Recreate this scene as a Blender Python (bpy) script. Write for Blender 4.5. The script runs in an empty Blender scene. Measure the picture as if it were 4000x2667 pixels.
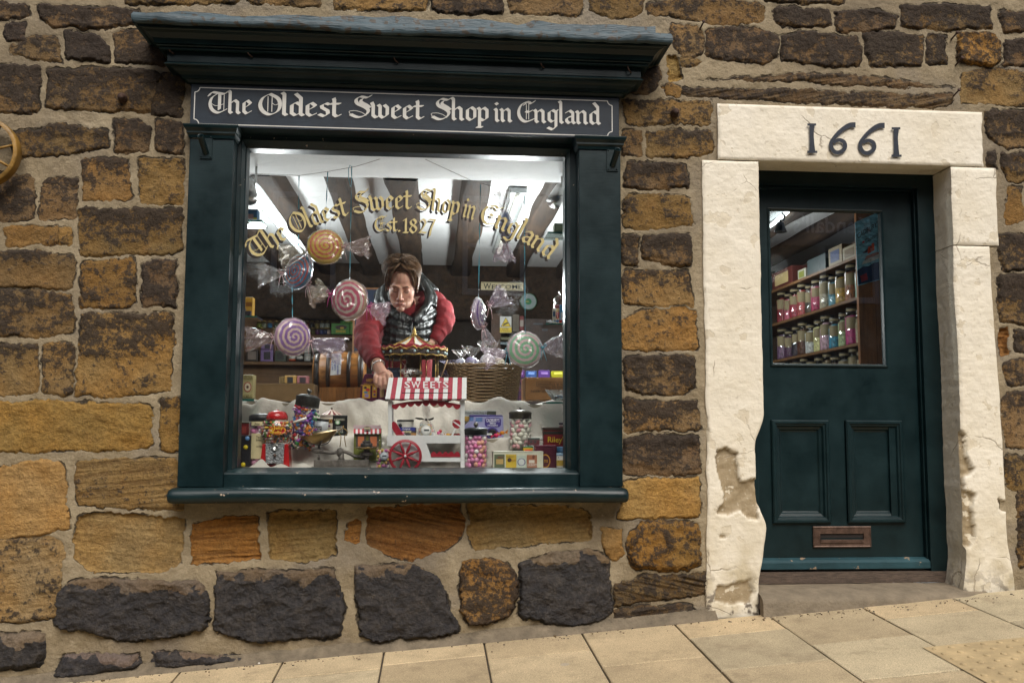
import bpy, bmesh, math, random
import numpy as np
from mathutils import Vector, Matrix
R = math.radians
rnd = random.Random(7)
sc = bpy.context.scene
col = sc.collection

# ------------------------------------------------------------ camera
FPX, CX, CZ, CD = 3700.0, 1.0600949, 0.7231073, 4.4284267
YAW, PITCH, ROLL = 0.0825611, 0.0959280, 0.0039142
_F = Vector((math.sin(YAW)*math.cos(PITCH), math.cos(YAW)*math.cos(PITCH), math.sin(PITCH)))
_r = Vector((math.cos(YAW), -math.sin(YAW), 0)); _u = _r.cross(_F)
_R = _r*math.cos(ROLL)+_u*math.sin(ROLL); _U = -_r*math.sin(ROLL)+_u*math.cos(ROLL)
CAM = Vector((CX, -CD, CZ))
cam = bpy.data.cameras.new('camera'); co = bpy.data.objects.new('camera', cam); col.objects.link(co)
cam.sensor_width = 36; cam.lens = FPX/4000*36; cam.clip_start = 0.05; cam.clip_end = 500
co.matrix_world = Matrix(((_R.x, _U.x, -_F.x, CAM.x), (_R.y, _U.y, -_F.y, CAM.y), (_R.z, _U.z, -_F.z, CAM.z), (0, 0, 0, 1)))
sc.camera = co

# ------------------------------------------------------------ light
SUN_EL, SUN_AZ = R(51), R(170)          # azimuth from +Y, clockwise: the light comes from the street side
w = bpy.data.worlds.new('World'); sc.world = w; w.use_nodes = True
nt = w.node_tree; bg = nt.nodes['Background']
sky = nt.nodes.new('ShaderNodeTexSky'); sky.sky_type = 'NISHITA'; sky.sun_disc = False
sky.sun_elevation = SUN_EL; sky.sun_rotation = SUN_AZ; sky.dust_density = 4.0; sky.air_density = 0.6
nt.links.new(sky.outputs[0], bg.inputs[0]); bg.inputs[1].default_value = 0.06
sun = bpy.data.lights.new('sun', 'SUN'); sun.energy = 1.75; sun.angle = R(42); sun.color = (1, .955, .89)
so = bpy.data.objects.new('sun', sun); col.objects.link(so)
sd = Vector((math.sin(SUN_AZ)*math.cos(SUN_EL), math.cos(SUN_AZ)*math.cos(SUN_EL), math.sin(SUN_EL)))
so.rotation_euler = sd.to_track_quat('Z', 'Y').to_euler(); so.location = (1, -6, 12)
sc.view_settings.view_transform = 'Standard'; sc.view_settings.look = 'None'
sc.view_settings.exposure = 0.95; sc.view_settings.gamma = 1
sc.cycles.use_denoising = True; sc.cycles.max_bounces = 8; sc.cycles.transparent_max_bounces = 40
sc.cycles.diffuse_bounces = 4; sc.cycles.glossy_bounces = 4; sc.cycles.caustics_reflective = False; sc.cycles.caustics_refractive = False
sc.cycles.sample_clamp_indirect = 6.0

# ------------------------------------------------------------ placing: photograph pixel + real depth -> point
def P(x, y, Y):
    v = _F + _R*((x-2000)/FPX) + _U*((1333.5-y)/FPX)
    return CAM + v*((Y-CAM.y)/v.y)
GA, GB, GC = 0.0802, -0.318, 0.055
def gz(x, y): return GA*x+GB+GC*y
def G(x, y):
    v = _F + _R*((x-2000)/FPX) + _U*((1333.5-y)/FPX)
    t = (GA*CAM.x+GB+GC*CAM.y-CAM.z)/(v.z-GA*v.x-GC*v.y)
    return CAM + v*t
def mpp(Y): return (CD+Y)/FPX
def np_proj(X, Y, Z):
    x = X-CAM.x; y = Y-CAM.y; z = Z-CAM.z
    d = x*_F.x+y*_F.y+z*_F.z
    return 2000+FPX*(x*_R.x+y*_R.y+z*_R.z)/d, 1333.5-FPX*(x*_U.x+y*_U.y+z*_U.z)/d

# ------------------------------------------------------------ materials
_mats = {}
def lin(c):
    return tuple(((v/255)/12.92 if v/255 <= .04045 else ((v/255+.055)/1.055)**2.4) for v in c)
def nodes(m):
    m.use_nodes = True; t = m.node_tree; return t, t.nodes['Principled BSDF'], t.links
def M(name, c, rough=.55, var=.12, vs=14, bump=.0, bs=60, metal=0, coat=0, stretch=None, trans=0, ior=1.45):
    """principled material: albedo with procedural variation and bump"""
    if name in _mats: return _mats[name]
    m = bpy.data.materials.new(name); t, b, L = nodes(m); N = t.nodes
    tc = N.new('ShaderNodeTexCoord'); mp = N.new('ShaderNodeMapping'); L.new(tc.outputs['Object'], mp.inputs[0])
    if stretch: mp.inputs['Scale'].default_value = stretch
    nz = N.new('ShaderNodeTexNoise'); nz.inputs['Scale'].default_value = vs; nz.inputs['Detail'].default_value = 6; nz.inputs['Roughness'].default_value = .65
    L.new(mp.outputs[0], nz.inputs[0])
    rp = N.new('ShaderNodeValToRGB'); e = rp.color_ramp.elements
    lo = tuple(max(0, v*(1-var*1.6)) for v in c); hi = tuple(min(1, v*(1+var*1.3)) for v in c)
    e[0].position = .3; e[0].color = (*lo, 1); e[1].position = .72; e[1].color = (*hi, 1)
    L.new(nz.outputs['Fac'], rp.inputs[0]); L.new(rp.outputs[0], b.inputs['Base Color'])
    mr = N.new('ShaderNodeMapRange'); mr.inputs[3].default_value = max(.03, rough-.08); mr.inputs[4].default_value = min(1, rough+.1)
    L.new(nz.outputs['Fac'], mr.inputs[0]); L.new(mr.outputs[0], b.inputs['Roughness'])
    b.inputs['Metallic'].default_value = metal; b.inputs['Coat Weight'].default_value = coat; b.inputs['IOR'].default_value = ior
    if trans: b.inputs['Transmission Weight'].default_value = trans
    if bump:
        n2 = N.new('ShaderNodeTexNoise'); n2.inputs['Scale'].default_value = bs; n2.inputs['Detail'].default_value = 5
        L.new(mp.outputs[0], n2.inputs[0]); bp = N.new('ShaderNodeBump'); bp.inputs['Strength'].default_value = bump; bp.inputs['Distance'].default_value = .01
        L.new(n2.outputs['Fac'], bp.inputs['Height']); L.new(bp.outputs[0], b.inputs['Normal'])
    _mats[name] = m; return m
def emit(name, c, s):
    if name in _mats: return _mats[name]
    m = bpy.data.materials.new(name); t, b, L = nodes(m)
    b.inputs['Base Color'].default_value = (*c, 1); b.inputs['Emission Color'].default_value = (*c, 1); b.inputs['Emission Strength'].default_value = s
    _mats[name] = m; return m
def film(name, tint, gloss, rough=.06, diff=0.0, dcol=(.8, .8, .8)):
    """clear sheet: transparent + mirror (fresnel), optional milky part"""
    if name in _mats: return _mats[name]
    m = bpy.data.materials.new(name); m.use_nodes = True; t = m.node_tree; N = t.nodes; L = t.links; N.clear()
    o = N.new('ShaderNodeOutputMaterial'); tr = N.new('ShaderNodeBsdfTransparent'); tr.inputs[0].default_value = (*tint, 1)
    gl = N.new('ShaderNodeBsdfGlossy'); gl.inputs['Roughness'].default_value = rough; gl.inputs[0].default_value = (1, 1, 1, 1)
    fr = N.new('ShaderNodeLayerWeight'); pw = N.new('ShaderNodeMath'); pw.operation = 'POWER'; pw.inputs[1].default_value = 5; L.new(fr.outputs['Facing'], pw.inputs[0])
    sk = N.new('ShaderNodeMath'); sk.operation = 'MULTIPLY_ADD'; sk.inputs[1].default_value = .96; sk.inputs[2].default_value = .04; L.new(pw.outputs[0], sk.inputs[0])
    ml = N.new('ShaderNodeMath'); ml.operation = 'MULTIPLY'; ml.inputs[1].default_value = gloss; ml.use_clamp = True
    L.new(sk.outputs[0], ml.inputs[0]); mx = N.new('ShaderNodeMixShader'); L.new(ml.outputs[0], mx.inputs[0]); L.new(tr.outputs[0], mx.inputs[1]); L.new(gl.outputs[0], mx.inputs[2])
    out = mx
    if diff:
        df = N.new('ShaderNodeBsdfDiffuse'); df.inputs[0].default_value = (*dcol, 1); m2 = N.new('ShaderNodeMixShader')
        m2.inputs[0].default_value = diff; L.new(mx.outputs[0], m2.inputs[1]); L.new(df.outputs[0], m2.inputs[2]); out = m2
    L.new(out.outputs[0], o.inputs[0]); _mats[name] = m; return m

# ------------------------------------------------------------ objects
def tag(o, label=None, cat=None, group=None, kind=None):
    if label: o['label'] = label
    if cat: o['category'] = cat
    if group: o['group'] = group
    if kind: o['kind'] = kind
    return o
def thing(name, label, cat, loc, group=None):
    o = bpy.data.objects.new(name, None); col.objects.link(o); o.location = Vector(loc); o.empty_display_size = .05
    return tag(o, label, cat, group)
_worg = {}
def worg(o):
    v = Vector((0, 0, 0))
    while o is not None: v += o.location; o = o.parent
    return v
class MB:
    """collects shapes (world coordinates), builds ONE mesh object"""
    def __init__(s): s.v = []; s.f = []; s.m = []; s.sm = []; s.T = None; s.mi = 0; s.smooth = False
    def add(s, vs, fs, smooth=None):
        n = len(s.v)
        for p in vs:
            p = Vector(p); s.v.append(tuple(s.T @ p) if s.T else tuple(p))
        for f in fs: s.f.append(tuple(i+n for i in f)); s.m.append(s.mi); s.sm.append(s.smooth if smooth is None else smooth)
        return s
    def box(s, x0, x1, y0, y1, z0, z1):
        vs = [(x, y, z) for z in (z0, z1) for y in (y0, y1) for x in (x0, x1)]
        return s.add(vs, [(0, 2, 3, 1), (4, 5, 7, 6), (0, 1, 5, 4), (1, 3, 7, 5), (3, 2, 6, 7), (2, 0, 4, 6)], False)
    def bpx(s, x0, y0, x1, y1, Y, dep):
        """box whose front fills a rectangle of the photograph at depth Y"""
        a = P(x0, y0, Y); b = P(x1, y1, Y); c = P(x0, y1, Y); d = P(x1, y0, Y)
        return s.box((a.x+c.x)/2, (b.x+d.x)/2, Y, Y+dep, (b.z+c.z)/2, (a.z+d.z)/2)
    def prism(s, poly, y0, y1):
        """poly (x,z) extruded from y0 to y1"""
        n = len(poly); vs = [(p[0], y0, p[1]) for p in poly]+[(p[0], y1, p[1]) for p in poly]
        return s.add(vs, [tuple(range(n)), tuple(range(2*n-1, n-1, -1))]+[(i, i+n, (i+1) % n+n, (i+1) % n) for i in range(n)], False)
    def tube(s, pts, r, seg=8, cap=True):
        pts = [Vector(p) for p in pts]; rs = r if isinstance(r, (list, tuple)) else [r]*len(pts)
        vs = []; fs = []; prev = None
        for i, p in enumerate(pts):
            t = (pts[min(i+1, len(pts)-1)]-pts[max(i-1, 0)]).normalized()
            if prev is None: a = t.orthogonal().normalized()
            else:
                a = prev-t*prev.dot(t); a = a.normalized() if a.length > 1e-6 else t.orthogonal().normalized()
            prev = a; b = t.cross(a)
            for k in range(seg):
                th = 2*math.pi*k/seg; vs.append(p+(a*math.cos(th)+b*math.sin(th))*rs[i])
        for i in range(len(pts)-1):
            for k in range(seg):
                fs.append((i*seg+k, i*seg+(k+1) % seg, (i+1)*seg+(k+1) % seg, (i+1)*seg+k))
        if cap: fs.append(tuple(range(seg-1, -1, -1))); fs.append(tuple((len(pts)-1)*seg+k for k in range(seg)))
        return s.add(vs, fs, True)
    def lathe(s, prof, c, seg=24, axis='z', sx=1, sy=1, cap=True):
        """prof: (radius, height) along axis from point c"""
        vs = []; fs = []; n = len(prof)
        for r_, h in prof:
            for k in range(seg):
                th = 2*math.pi*k/seg; a = r_*math.cos(th)*sx; b = r_*math.sin(th)*sy
                q = {'z': (a, b, h), 'x': (h, a, b), 'y': (a, h, b)}[axis]
                vs.append((c[0]+q[0], c[1]+q[1], c[2]+q[2]))
        for i in range(n-1):
            for k in range(seg):
                f = (i*seg+k, i*seg+(k+1) % seg, (i+1)*seg+(k+1) % seg, (i+1)*seg+k)
                fs.append(f if axis != 'y' else f[::-1])
        if cap:
            fs.append(tuple(range(seg-1, -1, -1))); fs.append(tuple((n-1)*seg+k for k in range(seg)))
        return s.add(vs, fs, True)
    def ball(s, c, r, seg=10, rings=6, rot=None):
        rx, ry, rz = r if isinstance(r, (list, tuple)) else (r, r, r); c = Vector(c); vs = []; fs = []
        for i in range(1, rings):
            ph = math.pi*i/rings
            for k in range(seg):
                th = 2*math.pi*k/seg; q = Vector((rx*math.sin(ph)*math.cos(th), ry*math.sin(ph)*math.sin(th), rz*math.cos(ph)))
                vs.append(c+(rot @ q if rot else q))
        q = Vector((0, 0, rz)); vs.append(c+(rot @ q if rot else q)); q = -q; vs.append(c+(rot @ q if rot else q)); nv = len(vs)
        for i in range(rings-2):
            for k in range(seg): fs.append((i*seg+k, (i+1)*seg+k, (i+1)*seg+(k+1) % seg, i*seg+(k+1) % seg))
        for k in range(seg):
            fs.append((nv-2, k, (k+1) % seg)); b = (rings-2)*seg; fs.append((nv-1, b+(k+1) % seg, b+k))
        return s.add(vs, fs, True)
    def grid(s, rows, smooth=True, closed=False):
        h = len(rows); n = len(rows[0]); vs = [p for r_ in rows for p in r_]; fs = []
        for i in range(h-1):
            for k in range(n if closed else n-1): fs.append((i*n+k, i*n+(k+1) % n, (i+1)*n+(k+1) % n, (i+1)*n+k))
        return s.add(vs, fs, smooth)
    def build(s, name, mats, parent=None, bevel=0, kind=None):
        me = bpy.data.meshes.new(name); org = worg(parent) if parent else Vector((0, 0, 0))
        if parent is None and s.v:
            a = np.array(s.v); org = Vector(((a[:, 0].min()+a[:, 0].max())/2, (a[:, 1].min()+a[:, 1].max())/2, a[:, 2].min()))
        me.from_pydata([(p[0]-org.x, p[1]-org.y, p[2]-org.z) for p in s.v], [], s.f)
        for m in (mats if isinstance(mats, (list, tuple)) else [mats]): me.materials.append(m)
        me.polygons.foreach_set('material_index', s.m); me.polygons.foreach_set('use_smooth', s.sm)
        bm = bmesh.new(); bm.from_mesh(me); bmesh.ops.recalc_face_normals(bm, faces=bm.faces)
        if bevel:
            ed = [e for e in bm.edges if len(e.link_faces) == 2 and e.calc_face_angle(0) > .6]
            bmesh.ops.bevel(bm, geom=ed, offset=bevel, segments=2, affect='EDGES', profile=.6, clamp_overlap=True)
        bm.to_mesh(me); bm.free(); me.update()
        o = bpy.data.objects.new(name, me); col.objects.link(o)
        if parent: o.parent = parent
        else: o.location = org
        if kind: o['kind'] = kind
        return o

def fit_text(s):
    """built-in font text -> (verts Nx2, faces), normalised to its own box"""
    cu = bpy.data.curves.new('t', 'FONT'); cu.body = s; cu.resolution_u = 2; cu.offset = 0.012
    o = bpy.data.objects.new('t', cu); col.objects.link(o)
    dg = bpy.context.evaluated_depsgraph_get(); dg.update(); me = bpy.data.meshes.new_from_object(o.evaluated_get(dg))
    v = np.array([p.co[:2] for p in me.vertices]) if len(me.vertices) else np.zeros((1, 2)); f = [tuple(p.vertices) for p in me.polygons]
    bpy.data.objects.remove(o); bpy.data.curves.remove(cu); bpy.data.meshes.remove(me)
    a = v.min(0); b = v.max(0); return (v-a)/np.maximum(b-a, 1e-6), f
_tc = {}
def tpx(mb, s, x0, y0, x1, y1, Y, rot=0, mirror=False):
    """lettering on a street-facing surface filling a rectangle of the photograph at depth Y"""
    if s not in _tc: _tc[s] = fit_text(s)
    v, f = _tc[s]; v = v.copy()
    if mirror: v[:, 0] = 1-v[:, 0]
    if rot == 90: v = np.stack([1-v[:, 1], v[:, 0]], 1)
    if rot == -90: v = np.stack([v[:, 1], 1-v[:, 0]], 1)
    if rot == 180: v = 1-v
    a = P(x0, y0, Y); b = P(x1, y0, Y); c = P(x0, y1, Y); d = P(x1, y1, Y)
    pts = [(c*(1-q[0])+d*q[0])*(1-q[1])+(a*(1-q[0])+b*q[0])*q[1] for q in v.tolist()]
    return mb.add([(p.x, Y, p.z) for p in pts], f, False)
def lerp(a, b, t): return a+(b-a)*t
def smooth_path(pts, n=6):
    """catmull-rom through points (tuples of any length)"""
    pts = [np.array(p, float) for p in pts]; out = []
    for i in range(len(pts)-1):
        p0 = pts[max(i-1, 0)]; p1 = pts[i]; p2 = pts[i+1]; p3 = pts[min(i+2, len(pts)-1)]
        for k in range(n):
            t = k/n; out.append(.5*((2*p1)+(-p0+p2)*t+(2*p0-5*p1+4*p2-p3)*t*t+(-p0+3*p1-3*p2+p3)*t**3))
    out.append(pts[-1]); return out

# ------------------------------------------------------------ numpy noise
_rs = np.random.RandomState(3); _lat = _rs.rand(256, 256).astype(np.float32)
def vnoise(x, y, seed=0):
    xi = np.floor(x).astype(np.int64); yi = np.floor(y).astype(np.int64); fx = (x-xi).astype(np.float32); fy = (y-yi).astype(np.float32)
    fx = fx*fx*fx*(fx*(fx*6-15)+10); fy = fy*fy*fy*(fy*(fy*6-15)+10)
    a = (xi+seed*37) & 255; b = (yi+seed*91) & 255; a1 = (a+1) & 255; b1 = (b+1) & 255
    return (_lat[a, b]*(1-fx)+_lat[a1, b]*fx)*(1-fy)+(_lat[a, b1]*(1-fx)+_lat[a1, b1]*fx)*fy
def fbm(x, y, oct=5, seed=0, gain=.5):
    s = 0; a = 1; t = 0
    for i in range(oct):
        s = s+a*vnoise(x*(2.03**i)+i*13.7, y*(2.03**i)+i*7.1, seed+i); t += a; a *= gain
    return s/t
def sstep(a, b, x):
    t = np.clip((x-a)/(b-a), 0, 1); return t*t*(3-2*t)
# ================================================================ STONE WALL
# type letter, then outline as read off the facade (photograph pixels on the wall plane)
STONES = """
d 0 8 110 25 110 66 0 74
d 165 22 330 28 540 45 525 92 440 108 214 108 163 75
g 33 95 97 95 97 150 33 150
m 46 184 122 148 214 148 237 240 128 228 46 208
g 260 135 388 138 429 188 423 245 332 240 268 230
d 459 133 551 122 650 200 650 250 459 245
d 0 258 153 265 148 434 0 444
d 196 278 347 273 602 286 628 306 592 444 459 436 306 431 188 418
d 632 291 714 296 709 449 600 447
d 56 459 153 474 306 480 423 459 418 587 306 597 178 622 61 633
d 459 474 546 474 587 510 577 587 455 592
d 620 480 710 480 708 597 618 582
m 0 684 122 689 135 760 130 850 60 865 0 862
m 173 704 296 699 296 843 163 852
o 327 628 500 628 510 770 500 776 332 780
m 546 628 709 628 706 795 551 786
o 18 896 228 892 232 945 31 962
o 242 896 281 896 278 947 240 945
m 316 822 704 820 706 965 663 995 327 993
m 0 1010 61 986 286 1000 284 1118 204 1126 0 1110
o 327 1026 520 1021 520 1180 495 1200 367 1205 321 1195
d 559 1031 681 1024 683 1195 559 1192
m 0 1142 168 1142 276 1152 290 1210 280 1297 143 1315 0 1297
w 321 1236 673 1230 670 1420 666 1525 444 1545 306 1537
m 0 1343 143 1350 145 1470 140 1530 0 1543
m 178 1350 286 1355 288 1450 284 1528 250 1540 168 1528
y 0 1578 178 1571 587 1584 590 1735 440 1752 316 1757 0 1770
o 632 1568 694 1566 696 1760 632 1752
y 0 1803 128 1803 194 1785 235 1803 250 1849 263 2058 150 2088 0 2107
s 306 1805 561 1790 694 1798 720 1990 602 1984 327 1984 296 1900
e 303 2032 362 2008 577 2012 710 2032 705 2194 612 2223 362 2225 294 2174
b 0 2120 196 2106 240 2125 235 2291 225 2399 122 2428 0 2419
k 235 2321 274 2272 391 2257 786 2277 815 2320 810 2487 766 2521 673 2526 540 2500 440 2521 245 2528 210 2487
k 0 2482 176 2477 174 2570 147 2600 0 2610
k 213 2634 259 2560 548 2556 550 2605 391 2634 215 2648
k 600 2600 612 2536 760 2550 1015 2566 942 2585 605 2609
f 756 2027 893 2025 1006 2005 1010 2174 880 2190 752 2198
e 1060 2005 1309 2000 1309 2164 1201 2184 1060 2174
f 1356 2105 1368 2046 1395 2038 1404 2095 1400 2110
f 1440 1988 1789 1973 1809 2061 1789 2105 1716 2149 1613 2179 1520 2164 1442 2115
e 1833 1975 2221 1985 2299 2010 2310 2054 2299 2099 2182 2115 2000 2132 1860 2147 1838 2110
k 860 2237 1330 2225 1345 2280 1340 2340 1362 2400 1358 2490 1250 2510 1130 2535 1000 2500 880 2508 842 2470 850 2330
k 1398 2218 1681 2193 1706 2252 1755 2277 1784 2438 1774 2467 1466 2497 1412 2482 1393 2340
q 1818 2193 1926 2189 1985 2213 2014 2257 2014 2330 1994 2394 1877 2438 1818 2418 1794 2316
k 2033 2198 2138 2165 2310 2148 2370 2176 2384 2375 2332 2419 2265 2430 2160 2436 2033 2403
y 2354 2065 2420 2071 2429 2160 2398 2182 2360 2140
q 2465 2087 2520 2040 2724 2049 2730 2198 2686 2220 2487 2223 2453 2176
y 2442 1883 2581 1869 2724 1872 2727 2010 2652 2024 2415 2016
t 2409 2287 2514 2253 2758 2242 2763 2331 2470 2353 2400 2364
t 2398 2381 2702 2359 2708 2397 2398 2425
g 1706 2482 1833 2482 1833 2516 1711 2528
m 2434 400 2770 402 2768 486 2450 473
m 2437 510 2500 510 2498 609 2437 604
m 2534 517 2771 520 2773 589 2738 609 2534 612
d 2447 642 2677 650 2684 727 2544 737 2444 727
m 2442 778 2518 760 2692 778 2702 874 2554 892 2444 887
d 2434 925 2485 925 2485 1038 2434 1038
d 2516 923 2692 923 2702 961 2689 1038 2636 1040 2516 1007
w 2442 1068 2682 1068 2700 1155 2697 1191 2605 1191 2440 1181
o 2434 1272 2503 1214 2707 1216 2715 1359 2444 1359
d 2444 1405 2498 1395 2707 1392 2710 1512 2636 1535 2452 1522
m 2442 1568 2717 1573 2728 1676 2442 1681
d 2437 1716 2503 1706 2717 1711 2733 1844 2437 1849
m 2301 0 2512 0 2512 44 2468 65 2390 65 2310 40
m 2539 20 2638 3 2842 10 2978 31 2982 78 2944 92 2757 85 2655 68 2539 48
m 2584 99 2723 112 2740 136 2737 204 2706 218 2580 200 2612 136
d 2764 116 2842 109 2961 119 3033 153 3033 221 2995 245 2842 235 2760 221
d 3029 45 3150 38 3237 54 3239 105 3150 110 3045 100
d 3056 145 3114 129 3215 138 3331 145 3360 195 3356 250 3305 258 3150 250 3060 240
e 2611 221 2645 221 2652 306 2618 313
m 2668 228 2726 241 2706 253 2672 252
t 2665 275 2808 265 3200 275 3300 290 3500 280 3735 288 3728 347 3530 338 3300 335 2940 318 2660 310
o 2590 340 2618 330 2655 354 2652 374 2618 371
t 2669 343 2876 338 3150 350 3400 362 3714 368 3706 408 3663 422 3300 412 3000 392 2760 380 2670 375
m 2500 290 2570 265 2577 299 2550 360 2470 362
d 3266 54 3403 43 3490 69 3486 108 3352 126 3269 116
d 3522 23 3656 22 3866 33 3869 112 3782 117 3584 112 3519 105
d 3367 134 3475 134 3602 148 3595 260 3493 257 3399 253 3381 202
d 3634 141 3683 141 3688 249 3623 249
q 3743 141 3866 141 3895 170 3895 249 3873 257 3743 235
d 3927 159 4000 159 4000 260 3920 257
d 3909 54 4000 47 4000 137 3923 119
m 3764 289 3829 271 3981 285 4000 408 3757 401
d 2970 0 3300 0 3290 12 2990 10
m 1308 0 1673 0 1665 40 1316 33
d 1690 0 1962 0 1954 52 1700 44
m 1992 0 2268 0 2264 58 1997 52
d 950 0 1250 0 1240 20 975 15
d 485 0 940 0 930 12 650 22 500 8
d 3855 447 3922 434 4000 440 4000 575 3910 575 3858 536
d 3855 600 3884 597 3884 651 3855 648
d 3919 606 4000 619 4000 702 3935 702 3917 664
o 3935 734 3986 734 3989 855 3932 868
d 3900 919 4000 906 4000 1046 3909 1053 3898 1000
d 3900 1078 4000 1072 4000 1257 3916 1257 3898 1193
f 3912 1292 3933 1292 3933 1376 3912 1376
d 3968 1292 4000 1285 4000 1376 3968 1369
m 3915 1425 3933 1408 4000 1418 4000 1503 3947 1496
m 3915 1559 3961 1531 4000 1538 4000 1735 3936 1742
m 3934 1784 4000 1777 4000 1910 3954 1910 3931 1882
m 3975 1917 4000 1917 4000 2022 3975 2015
d 3978 2030 4000 2030 4000 2233 3982 2205
"""
# type: base colour (sRGB), dark share, bulge (m), roughness (m), strata
ST = {'d': ((148, 118, 76), .525, .008, .011, 0), 'm': ((160, 128, 80), .45, .007, .010, 0), 'o': ((170, 130, 70), .37, .006, .008, 0),
      'w': ((168, 132, 74), .40, .006, .008, 0), 'y': ((186, 146, 80), .06, .010, .010, .12), 's': ((150, 120, 76), .32, .006, .007, .7),
      'e': ((178, 146, 86), .07, -.014, .012, .2), 'f': ((164, 114, 54), .16, -.011, .014, .5), 'b': ((184, 152, 98), .36, .010, .010, .2),
      'k': ((142, 122, 98), .90, .022, .017, 0), 'q': ((184, 138, 70), .45, .022, .015, 0), 'g': ((112, 92, 72), .72, .012, .008, 0),
      't': ((142, 116, 78), .48, .009, .011, 1)}
def build_wall():
    rs = np.random.RandomState(11)
    stones = []
    for l in STONES.strip().splitlines():
        q = l.split(); pts = np.array(list(map(float, q[1:]))).reshape(-1, 2)
        pts[:, 0] = np.where(pts[:, 0] <= 0, -170-rs.rand()*90, np.where(pts[:, 0] >= 4000, 4170+rs.rand()*90, pts[:, 0]))
        pts[:, 1] = np.where(pts[:, 1] <= 0, -70, pts[:, 1]); stones.append((q[0], pts))
    def course(xa, xb, ya, yb):                    # coursed rubble beyond the frame
        y = ya
        while y < yb-40:
            h = min(rs.uniform(90, 190), yb-y); x = xa+rs.uniform(-60, 0)
            while x < xb-40:
                wd = min(rs.uniform(110, 380), xb-x)
                j = rs.uniform(-7, 7, 8); stones.append((rs.choice(list('ddmmow')), np.array([[x+16+j[0], y+16+j[1]], [x+wd-16+j[2], y+16+j[3]], [x+wd-16+j[4], y+h-16+j[5]], [x+16+j[6], y+h-16+j[7]]]))); x += wd
            y += h
    course(-2600, -290, -1400, 2680); course(4290, 6600, -1400, 2300); course(-290, 4290, -1400, -80)
    def axis(a0, a, b, b1, fine, coarse):
        return np.concatenate([np.arange(a0, a, coarse), np.arange(a, b, fine), np.arange(b, b1+coarse, coarse)])
    xs = axis(-3.2, -1.12, 4.14, 6.6, .0037, .03); zs = axis(-.9, -.52, 2.98, 4.6, .0037, .03)
    X, Z = np.meshgrid(xs, zs); n, mcol = X.shape
    px, py = np_proj(X, 0*X, Z)
    wx = (fbm(px/70, py/70, 4, 2)-.5)*26+(fbm(px/16, py/16, 3, 9)-.5)*15; wy = (fbm(px/70, py/70, 4, 5)-.5)*24+(fbm(px/16, py/16, 3, 12)-.5)*15
    qx = px+wx; qy = py+wy
    d = np.full(X.shape, -60., np.float32); sid = np.full(X.shape, -1, np.int32)
    for i, (t, p) in enumerate(stones):
        a = p.min(0)-40; b = p.max(0)+40
        c0 = np.searchsorted(px[n//2], a[0])-25; c1 = np.searchsorted(px[n//2], b[0])+25; c0 = max(0, c0); c1 = min(mcol, c1)
        if c1 <= c0: continue
        colpy = py[:, (c0+c1)//2]; r1 = np.searchsorted(-colpy, -a[1])+20; r0 = np.searchsorted(-colpy, -b[1])-20; r0 = max(0, r0); r1 = min(n, r1)
        if r1 <= r0: continue
        sl = (slice(r0, r1), slice(c0, c1)); ax = qx[sl]; ay = qy[sl]; acc = 0; k = 1/5.
        area = .5*np.sum(p[:, 0]*np.roll(p[:, 1], -1)-np.roll(p[:, 0], -1)*p[:, 1]); s = 1 if area > 0 else -1
        for j in range(len(p)):
            u = p[j]; v = p[(j+1) % len(p)]; e = v-u; L = np.hypot(*e)
            if L < 2: continue
            di = s*(e[0]*(ay-u[1])-e[1]*(ax-u[0]))/L; acc = acc+np.exp(-np.clip(di, -300, 300)*k)
        di = -np.log(acc)/k+10; better = di > d[sl]
        d[sl] = np.where(better, di, d[sl]); sid[sl] = np.where(better, i, sid[sl])
    mask = sstep(-2.5, 4, d)
    ns = len(stones); T = [ST[t] for t, _ in stones]
    base = np.array([lin(t[0]) for t in T]); base *= rs.uniform(.68, 1.02, (ns, 1)); base[:, 2] *= rs.uniform(.85, 1.2, ns)
    sd_ = rs.rand(ns); dk = np.array([t[1] for t in T])+rs.uniform(-.07, .07, ns); bu = np.array([t[2] for t in T])*rs.uniform(.75, 1.3, ns); ro = np.array([t[3] for t in T])*rs.uniform(.8, 1.2, ns); stt = np.array([t[4] for t in T])
    S = np.clip(sid, 0, None); so_ = sd_[S]*60
    ang = (sd_[S]-.5)*.5; u_ = px*np.cos(ang)+py*np.sin(ang); v_ = -px*np.sin(ang)+py*np.cos(ang)
    f1 = fbm(px/95+so_, py/75+so_, 6, 21, .55); f2 = fbm(u_/170+so_, v_/9+so_*3, 4, 33, .55); f3 = 1-np.abs(2*fbm(px/105+so_, py/80, 5, 41, .50)-1)
    isk = np.isin(S, [i for i, (t, _) in enumerate(stones) if t in 'kqd'])
    rough = np.where(isk, .5*f1+.5*f3, f1); rough = rough*(1-.75*stt[S])+f2*.75*stt[S]
    edge = sstep(0, np.where(bu[S] > .025, 26, 10), d); edge2 = sstep(0, 9, d)
    hst = np.where(bu[S] > 0, bu[S]*edge, bu[S]*edge2)+ro[S]*2.8*(rough-.5)*sstep(-1, 14, d)
    mort = (fbm(px/60, py/60, 5, 55)-.5)*.012+(fbm(px/9, py/9, 3, 60)-.5)*.0030+.0035
    Hh = np.where(sid >= 0, mort*(1-mask)+hst*mask, mort)
    lump = sstep(2120, 2230, py)*(1-sstep(2150, 2420, px))*.012*fbm(px/160, py/160, 3, 70); Hh = Hh+lump
    Yv = -Hh
    # openings
    def hole(x0, x1, z0, z1): return (X > x0) & (X < x1) & (Z > z0) & (Z < z1)
    hv = hole(-.045, 1.905, .46, 2.30) | hole(2.40, 3.80, -.6, 2.05) | hole(2.47, 3.76, 1.9, 2.30)
    hv |= (Z < GA*X+GB-.06)
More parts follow.
